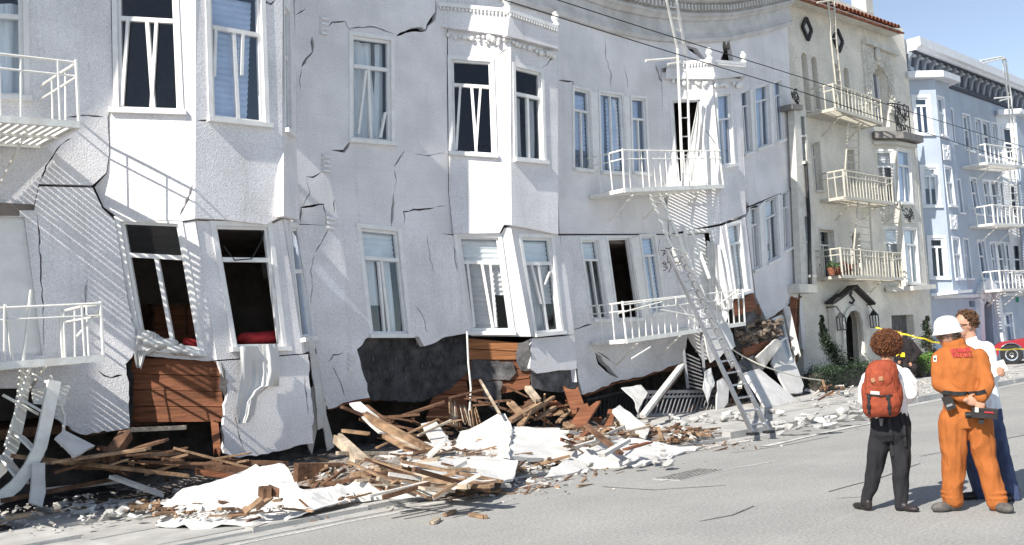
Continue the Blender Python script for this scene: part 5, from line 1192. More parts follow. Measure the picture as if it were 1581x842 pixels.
slab('stucco_slab', [(700,694,.28),(712,664,.40),(745,655,.48),(768,640,.66),(780,640,.66),(790,660,.48),(786,702,.26)], .05, 'slab', 'humped white stucco sheet left of the flat slab under the middle bay', 'stucco slab', .05, 2, seed=4, fine=16)
slab('stucco_slab', [(787,659,.46),(864,660,.44),(880,682,.30),(898,709,.14),(840,707,.18),(783,702,.24)], .06, 'slab', 'big flat white stucco slab lying under the middle bay', 'stucco slab', .02, 2, seed=5, fine=14)
slab('stucco_slab', [(946,632,.62),(957,625,.66),(1004,662,.25),(997,672,.18),(970,661,.32)], .06, 'slab', 'small white slab tipped on the heap right of the brown splinters', 'stucco slab', .01, 1.5, seed=6)
slab('stucco_slab', [(1149,576,None,12.6),(1173,569,None,12.75),(1242,627,None,11.9),(1218,636,None,11.6),(1186,634,None,11.6)], .06, 'slab', 'large white slab leaning on the rubble right of the metal ladder', 'stucco slab', .01, 1, seed=7)
slab('stucco_slab', [(1191,560,None,13.2),(1200,520,None,13.5),(1214,523,None,13.5),(1241,595,None,12.9),(1239,607,None,12.8),(1218,608,None,12.8)], .05, 'slab', 'tall white panel standing on edge in the gap below the right wall', 'stucco slab', .01, 1, seed=8)
slab('stucco_slab', [(1108,588,None,12.9),(1116,584,None,12.9),(1126,598,None,12.85),(1124,622,None,12.7),(1113,637,None,12.6),(1107,632,None,12.6)], .04, 'slab', 'rounded white panel standing upright left of the ladder', 'stucco slab', .01, 1, seed=9)
slab('cloth_scrap', [(1087,574,None,12.9),(1098,568,None,12.9),(1103,590,None,12.85),(1096,604,None,12.8),(1092,622,None,12.75),(1086,600,None,12.8)], .01, 'sheetcloth', 'ragged white cloth hanging beside the upright rounded panel', 'cloth', .06, 1.5, seed=10)
slab('stucco_slab', [(86,675,None,12.5),(99,664,None,12.7),(147,688,None,12.6),(116,704,None,12.3)], .04, 'slab', 'small striped-lit white panel beside the curled stair', 'stucco slab', .01, .6, seed=11)
slab('stucco_slab', [(49,716,None,12.6),(69,715,None,12.6),(71,760,None,12.5),(65,783,None,12.4),(46,776,None,12.4)], .03, 'slab', 'narrow grey panel hanging down behind the curled stair', 'stucco slab', .03, 1, seed=12)
slab('stucco_slab', [(540,622,None,12.9),(556,621,None,12.9),(590,650,None,12.4),(604,668,None,12.1),(585,668,None,12.2),(560,645,None,12.5)], .03, 'slab', 'narrow white shard sloping into the dark gap left of centre', 'stucco slab', .03, 1, seed=13)
slab('stucco_slab', [(585,700,.3),(650,684,.35),(712,690,.26),(800,712,.14),(792,738,.05),(730,748,.04),(690,735,.14),(640,720,.2)], .03, 'slab', 'broad thin white sheet spread over the front of the heap', 'stucco slab', .05, 2, seed=14, fine=20)
slab('stucco_slab', [(548,742,.3),(640,744,.25),(690,752,.12),(660,770,.05),(560,775,.05),(500,778,.05)], .03, 'slab', 'thin broken white sheet under the front brown boards', 'stucco slab', .05, 2, seed=15, fine=16)
slab('stucco_slab', [(898,690,.2),(960,676,.25),(1050,690,.08),(1086,690,.02),(1000,716,.0),(920,722,.0),(840,738,.0)], .03, 'slab', 'low spread of white plaster under the stacked boards', 'stucco slab', .04, 3, seed=16, fine=18)
slab('stucco_slab', [(1242,602,None,13.3),(1256,589,None,13.6),(1280,598,None,13.5),(1310,594,None,13.8),(1334,596,None,13.8),(1330,608,None,13.2),(1270,612,None,13.0)], .05, 'slab', 'heap of white plaster sheet lying before the dark hedge', 'stucco slab', .08, 2, seed=17, fine=14)
slab('stucco_slab', [(1300,590,None,14.2),(1330,585,None,14.4),(1336,598,None,14),(1306,602,None,13.8)], .12, 'slab', 'small white block of plaster at the end of the dark hedge', 'stucco slab', .03, 2, seed=18)
slab('stucco_slab', [(960,598,None,12.9),(990,594,None,13),(1000,606,None,12.8),(985,636,None,12.3),(978,614,None,12.6)], .02, 'slab', 'hanging grey-white flap under the torn wall left of the fallen gate', 'stucco slab', .03, 1, seed=19)
slab('stucco_slab', [(650,655,None,12.6),(672,650,None,12.7),(700,690,None,11.6),(672,692,None,11.6)], .02, 'slab', 'grey strip of plaster sheet sloping out of the dark gap', 'stucco slab', .03, 1, seed=20)
slab('stucco_slab', [(1137,560,None,12.9),(1180,540,None,13.3),(1194,548,None,13.2),(1165,592,None,12.7),(1140,580,None,12.8)], .03, 'tarlight', 'grey board wedged behind the ladder under the bay', 'board', .03, 1, seed=21)
slab('stucco_slab', [(1084,505,None,12.95),(1125,498,None,12.95),(1136,535,None,12.8),(1098,560,None,12.9)], .04, 'slab', 'striped-lit white plaster flap hanging under the lower balcony', 'stucco slab', .02, 2, seed=22)
# block on the left sheet
plank(G(387,788,.18), G(421,761,.36), .24, .05, 'wood', 'short wide tan board resting on the left white sheet'); plank(G(405,756,.4), G(424,764,.36), .14, .10, 'woodd', 'dark offcut beside the short tan board on the left sheet')
# hanging strips at the right flank of bay one
for i, q in enumerate(([(474,520),(482,518),(496,600),(500,660),(492,664),(486,600)], [(486,545),(492,550),(504,640),(516,690),(506,697),(495,640)], [(478,600),(484,596),(490,660),(482,702),(476,690)])):
    slab('stucco_slab', [(p[0], p[1], None, 13.35+.12*i) for p in q], .025, 'slab', ('long thin strip of stucco peeling off the flank of the left bay','lowest peeling strip of stucco hanging beside the left bay','short inner strip of stucco hanging beside the left bay')[i], 'stucco strip', .02, .6, seed=30+i)
m = MB(); m.tube([onY(721,512,13.3), onY(723,560,13.28), onY(727,600,13.25), onY(725,634,13.2)], .018, 6); tag(m.build('pipe', M['iron']), 'thin white pipe dangling in front of the bared brown boards', 'pipe')
# bedding: sheet over the sill, heap on the left sill, red cushions
def cloth(pl, poly, off, folds, label, nm='bed_sheet', k=22):
    o = sheet(nm, pl, poly, [], M['sheetcloth'], None, .012, off, None); me = o.data
    return o
def hang(pl, rows, off, label):       # rows: (left px, right px) from top to bottom
    m = MB(); n = 40; vs = []
    for j, (a, b) in enumerate(rows):
        for i in range(n+1):
            t = i/n; p = pl.at(lerp(a[0],b[0],t), lerp(a[1],b[1],t)+2*noise.noise(V((t*6,j*.9,7))), off + .03*math.sin(t*9+j*.35+2*noise.noise(V((t*2,j*.5,4)))) + .035*noise.noise(V((t*11,j*.5,2)))); vs.append(p)
    R_ = len(rows); m.add(vs, [(j*(n+1)+i, j*(n+1)+i+1, (j+1)*(n+1)+i+1, (j+1)*(n+1)+i) for j in range(R_-1) for i in range(n)])
    return tag(m.build('bed_sheet', M['sheetcloth'], None, True, fix=False), label, 'sheet')
hang(F1l, [((370,536),(428,531)), ((371,552),(431,548)), ((372,575),(432,572)), ((369,596),(431,596)), ((366,612),(416,596)), ((364,628),(398,612)), ((366,642),(392,640)), ((368,655),(384,652))], .13, 'white bed sheet hanging out over the sill of the cushion window')
hang(L1l, [((214,506),(240,514)), ((210,520),(244,540)), ((206,545),(225,548)), ((210,566),(218,570))], .10, 'twisted white bedding hanging at the left corner of the broken window')
m = MB(); r6 = random.Random(9)
for px, py, s in ((238,528,.14),(255,532,.13),(272,540,.11),(292,545,.10),(308,549,.08),(228,520,.12)):
    m.ball(L1l.at(px, py, .02), (s*1.3, s, s*.62), 10, 7)
for v in m.v: v += V((noise.noise(v*7), noise.noise(v*7+V((9,0,0))), noise.noise(v*7+V((0,9,0)))))*.05
tag(m.build('bedding_heap', M['sheetcloth'], None, True), 'crumpled white bedding heaped on the sill above the bared boards', 'bedding')
def cushion(pl, a, b, hgt, label):
    A_, B_ = pl.at(*a, -.3), pl.at(*b, -.3); m = MB(); d = B_-A_; rings = []
    for i in range(15):
        t = i/14; r = hgt*math.sqrt(max(.02, 1-(2*t-1)**4)); rings.append([A_+d*t + pl.n*(r*1.5*math.cos(6.283*j/12)) + V((0,0,r*math.sin(6.283*j/12))) for j in range(12)])
    m.loft(rings)
    for v in m.v: v += V((0,0,.04))*noise.noise(v*4)
    tag(m.build('cushion', M['red'], None, True), label, 'cushion')
cushion(F1l, (366,524), (440,520), .10, 'long red cushion lying behind the sill of the paneless window'); cushion(L1l, (283,530), (312,535), .09, 'red cushion end at the right corner of the window with bedding')
# interior clutter glimpsed through the broken panes
m = MB(); m.tube([F1l.at(345,380,-.05), F1l.at(362,402,-.02), F1l.at(388,400,-.02), F1l.at(404,372,-.05), F1l.at(408,352,-.05)], .012, 6); tag(m.build('cable', M['black']), 'dark cable looped across the broken upper pane of the left bay', 'cable')
MB().prism([onY(*p, 15.5) for p in ((404,405),(420,405),(424,430),(408,430))], V((0,.03,0))).build('picture_frame', M['greyt'], B)

# fallen gate with slanted bars under the torn wall
t = thing('iron_gate', 'fallen grey iron gate with slanted bars lying under the torn wall', 'gate', onY(1050, 637, 13.0))
M['greyiron'] = mat('grey_iron', (.22,.22,.23), .6, .12, 6)
ga, gb, gc, gd_ = onY(985,606,13.1), onY(1107,604,13.1), onY(1107,637,12.9), onY(985,643,12.9)
MB().bar(ga, gb, .06, .07).build('top_rail', M['greyiron'], t); MB().bar(gd_, gc, .06, .07).build('bottom_rail', M['greyiron'], t); MB().bar(lerp(ga,gd_,.22), lerp(gb,gc,.22), .05, .05).build('mid_rail', M['greyiron'], t)
for i in range(20):
    f = i/20; MB().bar(lerp(gd_, gc, f)+V((0,.01,0)), lerp(ga, gb, min(1, f+.09))+V((0,.01,0)), .02, .03).build('bar', M['greyiron'], t)
t = thing('iron_gate', 'dark iron gate panel deep in the shade left of the fallen gate', 'gate', onY(950, 640, 13.9))
ga, gb, gc, gd_ = onY(905,618,14), onY(985,600,14.2), onY(985,640,13.8), onY(915,655,13.6)
for a, b in ((ga,gb),(gd_,gc)): MB().bar(a, b, .05, .05).build('rail', M['darkiron'], t)
for i in range(13):
    f = i/13; MB().bar(lerp(gd_, gc, f), lerp(ga, gb, min(1, f+.12)), .02, .03).build('bar', M['darkiron'], t)
t = thing('louvred_shutter', 'tipped grey louvred panel hanging between the torn wall and the ladder', 'shutter', onY(1070, 600, 13.1))
for i in range(9):
    f = i/8; MB().bar(onY(1056+6*f, 545+50*f, 13.1), onY(1080+8*f, 556+46*f, 12.9), .07, .02, (0,-.4,1)).build('slat', M['greyiron'], t)
for a, b in (((1055,540),(1062,600)), ((1081,500),(1090,606))): MB().bar(onY(*a,13.05), onY(*b,12.95), .06, .04).build('frame', M['greyiron'], t)
# loose window sash in the gap
t = thing('window_sash', 'broken window sash leaning in the gap below the right wall', 'sash', onY(1205, 560, 13.4))
sq = [onY(1192,494,13.7), onY(1207,488,13.7), onY(1222,556,13.2), onY(1208,566,13.2)]
for i in range(4): MB().bar(sq[i], sq[(i+1)%4], .06, .05, (0,1,0)).build('sash_rail', M['trim'], t)
MB().bar(lerp(sq[0],sq[3],.5), lerp(sq[1],sq[2],.5), .05, .04, (0,1,0)).build('sash_rail', M['trim'], t); MB().prism([lerp(p, sum(sq, V((0,0,0)))/4, .05) for p in sq], V((0,.006,0))).build('pane', M['glass'], t)
# insulation and dirt bulging out under the right wall
m = MB(); r7 = random.Random(15)
for i in range(150):
    px = r7.uniform(1142, 1204); py = 515 + r7.gauss(0, 9) - (px-1142)*.08; s = r7.uniform(.03,.10); m.ball(onY(px, py, 13.3+r7.uniform(-.2,.2)), (s*r7.uniform(.8,2.5), s, s*r7.uniform(.4,.9)), 6, 4)
for v in m.v: v += V((noise.noise(v*9), noise.noise(v*9+V((7,0,0))), noise.noise(v*9+V((0,7,0)))))*.09
M['insul'] = mat('dirty_insulation', (.22,.17,.13), .95, .35, 7, .9, 25, col2=(.07,.055,.045)); tag(m.build('insulation_heap', M['insul'], None), 'grey brown bundle of insulation and dirt bulging from under the right wall', 'insulation', kind='stuff')
for i, (q, mt_) in enumerate((([(1140,486),(1160,474),(1166,490),(1150,512)], 'tarlight'), ([(1146,538),(1186,526),(1204,530),(1180,548),(1150,552)], 'board'), ([(1166,552),(1196,524),(1206,530),(1176,570)], 'woodw'))):
    slab('torn_board', [(p[0], p[1], None, 13.25-.1*i) for p in q], .05, mt_, ('dark torn board behind the end of the lower balcony','broken brown joist under the bulging insulation','pale split board below the insulation')[i], 'board', .02, 1, seed=50+i)
# dark lining of the crawl space
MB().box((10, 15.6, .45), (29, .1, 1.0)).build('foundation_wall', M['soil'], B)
# cables, rope and tape
def wire(name, pts, r, mt, label, cat, sag=.0, n=16):
    P = [pts[0]]
    for a, b in zip(pts, pts[1:]):
        for i in range(1, n+1): t = i/n; P.append(lerp(a, b, t) + V((0,0,-sag*4*t*(1-t))))
    return tag(MB().tube(P, r, 6).build(name, M[mt]), label, cat)
wire('overhead_wire', [onY(740,-40,10.5), onY(1182,102,10.5), onY(1640,245,10.5)], .009, 'black', 'upper of the two black overhead wires crossing the facades', 'wire', .02)
wire('overhead_wire', [onY(700,-25,10.5), onY(1222,137,10.5), onY(1640,272,10.5)], .009, 'black', 'lower of the two black overhead wires crossing the facades', 'wire', .02)
wire('rope', [onY(1128,538,13.0), onY(1180,566,12.6), onY(1250,585,12.8), onY(1345,592,13.4)], .017, 'rope', 'pale rope strung from the ruin towards the hedge', 'rope', .03)
def EYE_px(p):
    d = RW.transposed() @ (p - EYE); return (CX - FPX*d.x/d.z, CY + FPX*d.y/d.z, None, p.y)
# unseen slab added beyond the left edge to keep the hollow in shade
slab('stucco_slab', [tuple(EYE_px(V(q))) for q in ((.9,11.25,4.3),(1.3,12.5,4.5),(2.4,12.7,0),(2.2,11.3,0))], .10, 'slab', 'unseen leaning slab added past the curled stair to shade the hollow', 'stucco slab', .02, 2, seed=60)
# ================================================================== plants by the cream house
def leaves(m, pts, n, spread, size, rr, mi=0, flat=1.0):
    for i in range(n):
        c = rr.choice(pts); p = V(c[0]) + V((rr.gauss(0,1), rr.gauss(0,1), rr.gauss(0,1)*flat))*c[1]*spread
        a = V((rr.uniform(-1,1), rr.uniform(-1,1), rr.uniform(-.6,1))).normalized(); b = a.cross(V((rr.uniform(-1,1), rr.uniform(-1,1), rr.uniform(-1,1)))).normalized(); s = size*rr.uniform(.6,1.4)
        m.add([p-b*s*.45, p+a*s, p+b*s*.45, p-a*s*.5], [(0,1,2,3)], mi)
M['juniper'] = leafmat('dark_juniper', (.008,.016,.008), (.022,.042,.018)); M['hedge'] = leafmat('hedge_leaf', (.010,.026,.010), (.030,.060,.022)); M['bush'] = leafmat('bright_bush_leaf', (.06,.13,.02), (.15,.27,.05))
def shrub(name, label, cat, path, y, n, size, mt, seed):
    rr = random.Random(seed); P = [(onY(px, py, y + rr.uniform(-.1,.1)), r) for px, py, r in path]; base = V((P[-1][0].x, y, .1))
    t = thing(name, label, cat, base); MB().tube([base] + [p for p, r in P[::-1]], [.06] + [.04]*(len(P)-1) + [.015], 6).build('trunk', M['bark'], t)
    m = MB(); Q = []
    for (a, ra), (b, rb) in zip(P, P[1:]):
        for k in range(5): Q.append((lerp(a, b, k/5) + V((rr.gauss(0,1),rr.gauss(0,1),rr.gauss(0,.6)))*ra*.6, lerp(ra, rb, k/5)))
    leaves(m, Q, n, .55, size, rr); tag(m.build('crown', M[mt], t, fix=False), kind='stuff'); return t
shrub('juniper', 'twisted dark juniper beside the arched porch of the cream house', 'shrub', [(1268,490,.03),(1270,505,.06),(1273,520,.08),(1279,532,.12),(1287,545,.17),(1293,560,.20),(1291,575,.2)], 13.35, 5200, .032, 'juniper', 1)
shrub('juniper', 'slim dark cypress at the right corner of the cream house', 'shrub', [(1430,490,.04),(1431,505,.09),(1434,525,.14),(1437,545,.14),(1439,565,.15)], 13.4, 3200, .035, 'juniper', 2)
def hedge(label, x0, x1, y0, y1, h, n, mt, seed):
    rr = random.Random(seed); t = thing('hedge', label, 'hedge', ((x0+x1)/2, (y0+y1)/2, .1)); m = MB(); Q = []
    for i in range(260):
        Q.append((V((rr.uniform(x0,x1), rr.uniform(y0,y1), .12 + h*rr.uniform(.05,1)**.6 + .05*noise.noise(V((i*.7,0,0))))), .09))
    leaves(m, Q, n, .8, .03, rr); m2 = MB().box(((x0+x1)/2, (y0+y1)/2, .1+h*.45), (x1-x0-.1, y1-y0-.1, h*.86)); m2.build('inner_twigs', M['soil'], t)
    tag(m.build('foliage', M[mt], t, fix=False), kind='stuff')
ha, hb = onY(1252,575,13.2), onY(1342,575,13.2); hedge('dark clipped hedge in front of the arched porch', ha.x, hb.x, 12.9, 13.5, onY(1300,568,13.2).z-.1, 13000, 'hedge', 3)
ha, hb = onY(1412,560,13.0), onY(1443,560,13.0); hedge('bright green low bush at the right corner of the cream house', ha.x, hb.x, 12.7, 13.3, onY(1428,552,13.0).z-.1, 8000, 'bush', 4)

# ================================================================== caution tape and the red car
M['tape'] = mat('yellow_tape', (.85,.66,.04), .4, .05, 6)
tp = [onY(1352,506,11.5), onY(1400,517,10.8), onY(1455,531,10.4), onY(1515,541,10.2), onY(1581,539,9.9), onY(1660,535,9.6)]; m = MB(); k = 0; P = []
for a, b in zip(tp, tp[1:]):
    for i in range(8): P.append(lerp(a, b, i/8) + V((0, .02*math.sin(k), .012*math.sin(k*1.7)))); k += 1
vs = [p+V((0,.012*math.sin(i*.8),.02)) for i, p in enumerate(P)] + [p-V((0,.012*math.sin(i*.8),.02)) for i, p in enumerate(P)]; n = len(P)
tag(m.add(vs, [(i,i+1,n+i+1,n+i) for i in range(n-1)]).build('barrier_tape', M['tape'], None, True, fix=False), 'yellow barrier tape stretched across the sidewalk behind the group', 'tape')
M['carred'] = mat('red_car_paint', (.33,.012,.02), .25, .04, 2, spec=.6); M['chrome'] = mat('chrome', (.7,.7,.7), .2, .05, 5, metal=.9); M['tyre'] = mat('tyre', (.03,.03,.032), .85, .2, 20)
wc = onY(1562, 548, 12.6); cz0 = wc.z - .345; hd = V((-.33,.945,0)).normalized(); sd = V((-hd.y, hd.x, 0))
if sd.dot(EYE - wc) < 0: sd = -sd
C = thing('red_car', 'red car with chrome wheel parked on the sidewalk at the right edge', 'car', V((wc.x, wc.y, cz0)))
def cp(s, z, w): return V((wc.x, wc.y, cz0)) - hd*s + V((0,0,z)) + sd*(w-.05)     # s back from the front axle, w towards the viewer
def arc(sc): return [(sc - .42*math.cos(math.pi*i/8), .345 + .42*math.sin(math.pi*i/8)) for i in range(9)]
prof = [(-.55,.32)] + [p for p in arc(0)][0:1] + arc(0)[1:] + [(.6,.25),(2.1,.25)] + arc(2.65)[0:] + [(3.5,.4),(3.62,.62),(3.58,.9),(2.9,.97),(1.2,.95),(.4,.88),(-.35,.78),(-.55,.66),(-.6,.5)]
m = MB(); m.prism([cp(s, z, 0) for s, z in prof], -sd*1.65); m.build('body', M['carred'], C)
cab = [(1.0,.94),(1.55,1.38),(2.55,1.40),(3.1,.96)]; m = MB(); m.prism([cp(s, z, -.10) for s, z in cab], -sd*1.45); o = m.build('cabin', M['carred'], C)
m = MB(); m.prism([cp(s, z, -.085) for s, z in ((1.15,.97),(1.58,1.33),(2.02,1.34),(2.02,.97))], -sd*.02); m.prism([cp(s, z, -.085) for s, z in ((2.08,.97),(2.08,1.34),(2.5,1.34),(2.95,.99))], -sd*.02); m.build('side_window', M['glassd'], o)
for s in (0, 2.65):
    for w in (0.02, -1.45):
        ax = Matrix((hd, V((0,0,1)), sd)).transposed(); c = cp(s, .345, w-.2)
        m = MB(); m.lathe(c, [(.20,0),(.345,.0),(.36,.05),(.36,.17),(.345,.21),(.22,.22),(.20,.18)], 24, 0, ax); o = m.build('wheel', M['tyre'], C)
        m = MB(); m.lathe(c+sd*.0, [(0,.16),(.07,.19),(.08,.15),(.15,.13),(.17,.19),(.225,.20),(.225,.1),(0,.1)], 24, 0, ax); m.build('rim', M['chrome'], o)
m = MB(); m.bar(cp(-.62,.45,.04), cp(-.62,.45,-1.7), .1, .12); m.build('bumper', M['chrome'], C)
m = MB(); m.box(cp(-.57,.62,-.16), (.2,.2,.14)); m.build('headlight', M['chrome'], C)

# ================================================================== people
import bmesh
from mathutils.bvhtree import BVHTree
def body_plane(foot):      # upright plane through the feet, square to the line of sight
    f = V((foot.x, foot.y, 0)).normalized(); return Plane(foot, V((f.y, -f.x, 0)), (0,0,1))
class Flesh:
    def __init__(s): s.m = MB()
    def cap(s, a, b, r0, r1, n=14):
        a, b = V(a), V(b); d = b - a; L = max(d.length, 1e-4); d.normalize(); x = d.cross(V((0,0,1))) if abs(d.z) < .9 else d.cross(V((0,1,0))); x.normalize(); y = d.cross(x); rings = []
        for k in range(1, 5): t = math.pi/2*(1 - k/4); rings.append((a - d*r0*math.sin(t), r0*math.cos(t)))
        for k in range(4): t = math.pi/2*k/4; rings.append((b + d*r1*math.sin(t), r1*math.cos(t)))
        s.m.loft([[c + (x*math.cos(6.2832*j/n) + y*math.sin(6.2832*j/n))*max(r, .0015) for j in range(n)] for c, r in rings]); return s
    def chain(s, pts, rs):
        for i in range(len(pts)-1): s.cap(pts[i], pts[i+1], rs[i], rs[i+1])
        return s
    def ell(s, c, e, R=None, n=16, k=10):
        R = R or Matrix.Identity(3); c = V(c)
        s.m.loft([[c + R @ V((e[0]*math.sin(math.pi*i/k)*math.cos(6.2832*j/n), e[1]*math.sin(math.pi*i/k)*math.sin(6.2832*j/n), e[2]*math.cos(math.pi*i/k))) for j in range(n)] for i in range(1, k)]); return s
    def slabs(s, rows, R):     # torso: (centre, half width, half depth)
        n = 20; rings = []
        for c, w, d in rows:
            rings.append([V(c) + R @ V((w*math.copysign(abs(math.cos(6.2832*j/n))**.8, math.cos(6.2832*j/n)), d*math.copysign(abs(math.sin(6.2832*j/n))**.8, math.sin(6.2832*j/n)), 0)) for j in range(n)])
        s.m.loft(rings); return s
    def hand(s, wrist, d, nrm, side, size=1.0, curl=.9):
        """palm, four bent fingers of different length, a thumb from the side; d towards the fingers, nrm out of the back of the hand"""
        d = V(d).normalized(); nrm = V(nrm); nrm = (nrm - d*nrm.dot(d)).normalized(); sdv = d.cross(nrm)*side; k = size
        R = Matrix((sdv, nrm, d)).transposed(); s.ell(V(wrist) + d*.045*k, (.040*k, .016*k, .052*k), R, 14, 9)
        for i, (off, L) in enumerate(((-.030,.062),(-.010,.074),(.011,.070),(.030,.054))):
            p = V(wrist) + d*.085*k + sdv*off*k; a = 0.0
            for j, f in enumerate((.45,.32,.23)):
                a += curl*(.45 if j == 0 else .7)*(1 + .12*i); q = p + (d*math.cos(a) - nrm*math.sin(a))*L*f*k; s.cap(p, q, (.0098-.0008*j)*k, (.0090-.0008*j)*k, 8); p = q
        p = V(wrist) + d*.02*k - sdv*.032*k - nrm*.006*k; q = p + (d*.6 - sdv*.7 - nrm*.4).normalized()*.035*k; s.cap(p, q, .013*k, .011*k, 8); r = q + (d*.9 - sdv*.1 - nrm*.5).normalized()*.03*k; s.cap(q, r, .011*k, .009*k, 8); return s
    def build(s, name, mt, parent, voxel=.009, smooth=6, fold=0.0, fscale=(9,9,4), seed=0):
        me = s.m.mesh('tmp'); fixn(me); o = bpy.data.objects.new('tmp', me); COL.objects.link(o)
        r = o.modifiers.new('r', 'REMESH'); r.mode = 'VOXEL'; r.voxel_size = voxel; sm = o.modifiers.new('s', 'SMOOTH'); sm.factor = .5; sm.iterations = smooth
        dg = bpy.context.evaluated_depsgraph_get(); dg.update(); m2 = bpy.data.meshes.new_from_object(o.evaluated_get(dg)); bpy.data.objects.remove(o); bpy.data.meshes.remove(me)
        off = wloc(parent); m2.name = name; vn = [v.normal.copy() for v in m2.vertices]
        for v, n_ in zip(m2.vertices, vn):
            p = v.co.copy()
            if fold:
                q = V((p.x*fscale[0], p.y*fscale[1], p.z*fscale[2])) + V((seed, 0, 0)); k = noise.noise(q) + .5*noise.noise(q*2.3) ; k = 1 - abs(k)*2.2; p += n_*fold*k
            v.co = p - off
        m2.materials.clear(); m2.materials.append(mt); m2.polygons.foreach_set('use_smooth', [True]*len(m2.polygons)); m2.update(); return link(name, m2, parent)
def bvh_of(o):
    off = wloc(o); me = o.data; return BVHTree.FromPolygons([v.co + off for v in me.vertices], [tuple(p.vertices) for p in me.polygons])
def on_body(bv, px, py, lift=.006):
    d = ray(px, py).normalized(); h = bv.ray_cast(EYE, d); return (h[0] - d*lift) if h[0] else None
def decal(bv, quad, mt, name, parent, lift=.006, nx=10, ny=5, th=.004, label=None):
    vs = []
    for j in range(ny+1):
        for i in range(nx+1):
            s, t = i/nx, j/ny; x = lerp(lerp(quad[0][0],quad[1][0],s), lerp(quad[3][0],quad[2][0],s), t); y = lerp(lerp(quad[0][1],quad[1][1],s), lerp(quad[3][1],quad[2][1],s), t); p = on_body(bv, x, y, lift)
            if p is None: return None
            vs.append(p)
    N_ = len(vs); back = [p + (p-EYE).normalized()*th for p in vs]; fs = [(j*(nx+1)+i, j*(nx+1)+i+1, (j+1)*(nx+1)+i+1, (j+1)*(nx+1)+i) for j in range(ny) for i in range(nx)]
    ed = [(i, i+1) for i in range(nx)] + [(ny*(nx+1)+i+1, ny*(nx+1)+i) for i in range(nx)] + [((j+1)*(nx+1), j*(nx+1)) for j in range(ny)] + [(j*(nx+1)+nx, (j+1)*(nx+1)+nx) for j in range(ny)]
    return MB().add(vs + back, fs + [tuple(i+N_ for i in f[::-1]) for f in fs] + [(b, a, a+N_, b+N_) for a, b in ed]).build(name, mt, parent, True)
def strap(bv, pts, w, mt, name, parent, lift=.008, th=.006, n=10):
    P = []
    for a, b in zip(pts, pts[1:]):
        for i in range(n): P.append((lerp(a[0],b[0],i/n), lerp(a[1],b[1],i/n)))
    P.append(pts[-1]); W_ = []
    for p in P:
        q = on_body(bv, *p, lift) if bv else None
        W_.append(q)
    good = [q for q in W_ if q is not None]
    if len(good) < 2: return None
    m = MB(); rings = []
    for i, q in enumerate(good):
        d = (good[min(i+1,len(good)-1)] - good[max(i-1,0)]).normalized(); v = (EYE-q).normalized(); x = d.cross(v).normalized()
        rings.append([q+x*w/2, q+x*w/2+v*th, q-x*w/2+v*th, q-x*w/2])
    return m.loft(rings).build(name, mt, parent)
M['skin'] = mat('skin', (.50,.27,.18), .55, .08, 8, .15, 60); M['cuff'] = M['trim']
def cloth_mat(name, col, var=.06, b=.35): return mat(name, col, .9, var, 7, b, 22, stretch=(1.2,1.2,.5))
M['shirt'] = cloth_mat('white_shirt', (.84,.83,.81), .02); M['pants'] = cloth_mat('black_trousers', (.022,.021,.024), .2); M['orange'] = cloth_mat('orange_coverall', (.38,.118,.028), .06, .5); M['navy'] = cloth_mat('navy_trousers', (.022,.030,.065), .2); M['denim'] = cloth_mat('denim', (.055,.075,.15), .25); M['shirt2'] = cloth_mat('pale_blue_shirt', (.72,.75,.80), .03); M['coat'] = cloth_mat('dark_coat', (.025,.02,.022), .2); M['leather'] = mat('dark_leather', (.03,.025,.025), .45, .2, 12); M['greyboot'] = mat('grey_boot', (.13,.12,.11), .75, .3, 12, .3, 30); M['helmet'] = mat('white_helmet', (.82,.82,.79), .3, .03, 4); M['pack'] = mat('rust_red_pack', (.29,.058,.026), .8, .14, 8, .5, 22, dirt=.3, dirtcol=(.2,.05,.03)); M['web'] = mat('black_webbing', (.02,.02,.022), .7, .2, 20); M['patch'] = mat('red_patch', (.62,.12,.09), .8, .1, 20); M['patchd'] = mat('dark_red_letters', (.38,.035,.04), .8, .1, 20); M['lens'] = mat('sunglass_lens', (.01,.008,.008), .15, .1, 5, spec=.6)
def hairmat(name, c1, c2):
    m = leafmat(name, c1, c2); m.node_tree.nodes['Principled BSDF'].inputs['Roughness'].default_value = .5; return m
M['curl'] = hairmat('auburn_curls', (.05,.015,.006), (.24,.085,.03)); M['greyhair'] = hairmat('greying_hair', (.10,.07,.05), (.26,.20,.16)); M['brown'] = hairmat('brown_hair', (.05,.022,.010), (.16,.08,.035))
def curls(name, c, e, n, parent, mt, seed, r=.012, keep=None):
    rr = random.Random(seed); m = MB(); c = V(c)
    m.ball(c, tuple(x*.86 for x in e), 16, 10)
    for i in range(n):
        u = V((rr.gauss(0,1), rr.gauss(0,1), rr.gauss(0,1))).normalized(); p = V((u.x*e[0], u.y*e[1], u.z*e[2]))*rr.uniform(.86,1.06)
        if keep and not keep(u): continue
        ax = V((rr.gauss(0,1), rr.gauss(0,1), rr.gauss(0,1))).normalized(); b = ax.cross(u)
        if b.length < .1: continue
        b.normalize(); d = ax.cross(b); rad = r*rr.uniform(.6,1.3); k0 = rr.uniform(0,6.3)
        pts = [c + p + (b*math.cos(k0+k*1.15) + d*math.sin(k0+k*1.15))*rad + ax*k*rad*.28 for k in range(7)]
        m.tube(pts, [rad*.34]*7, 4)
    return m.build(name, mt, parent, True, fix=False)
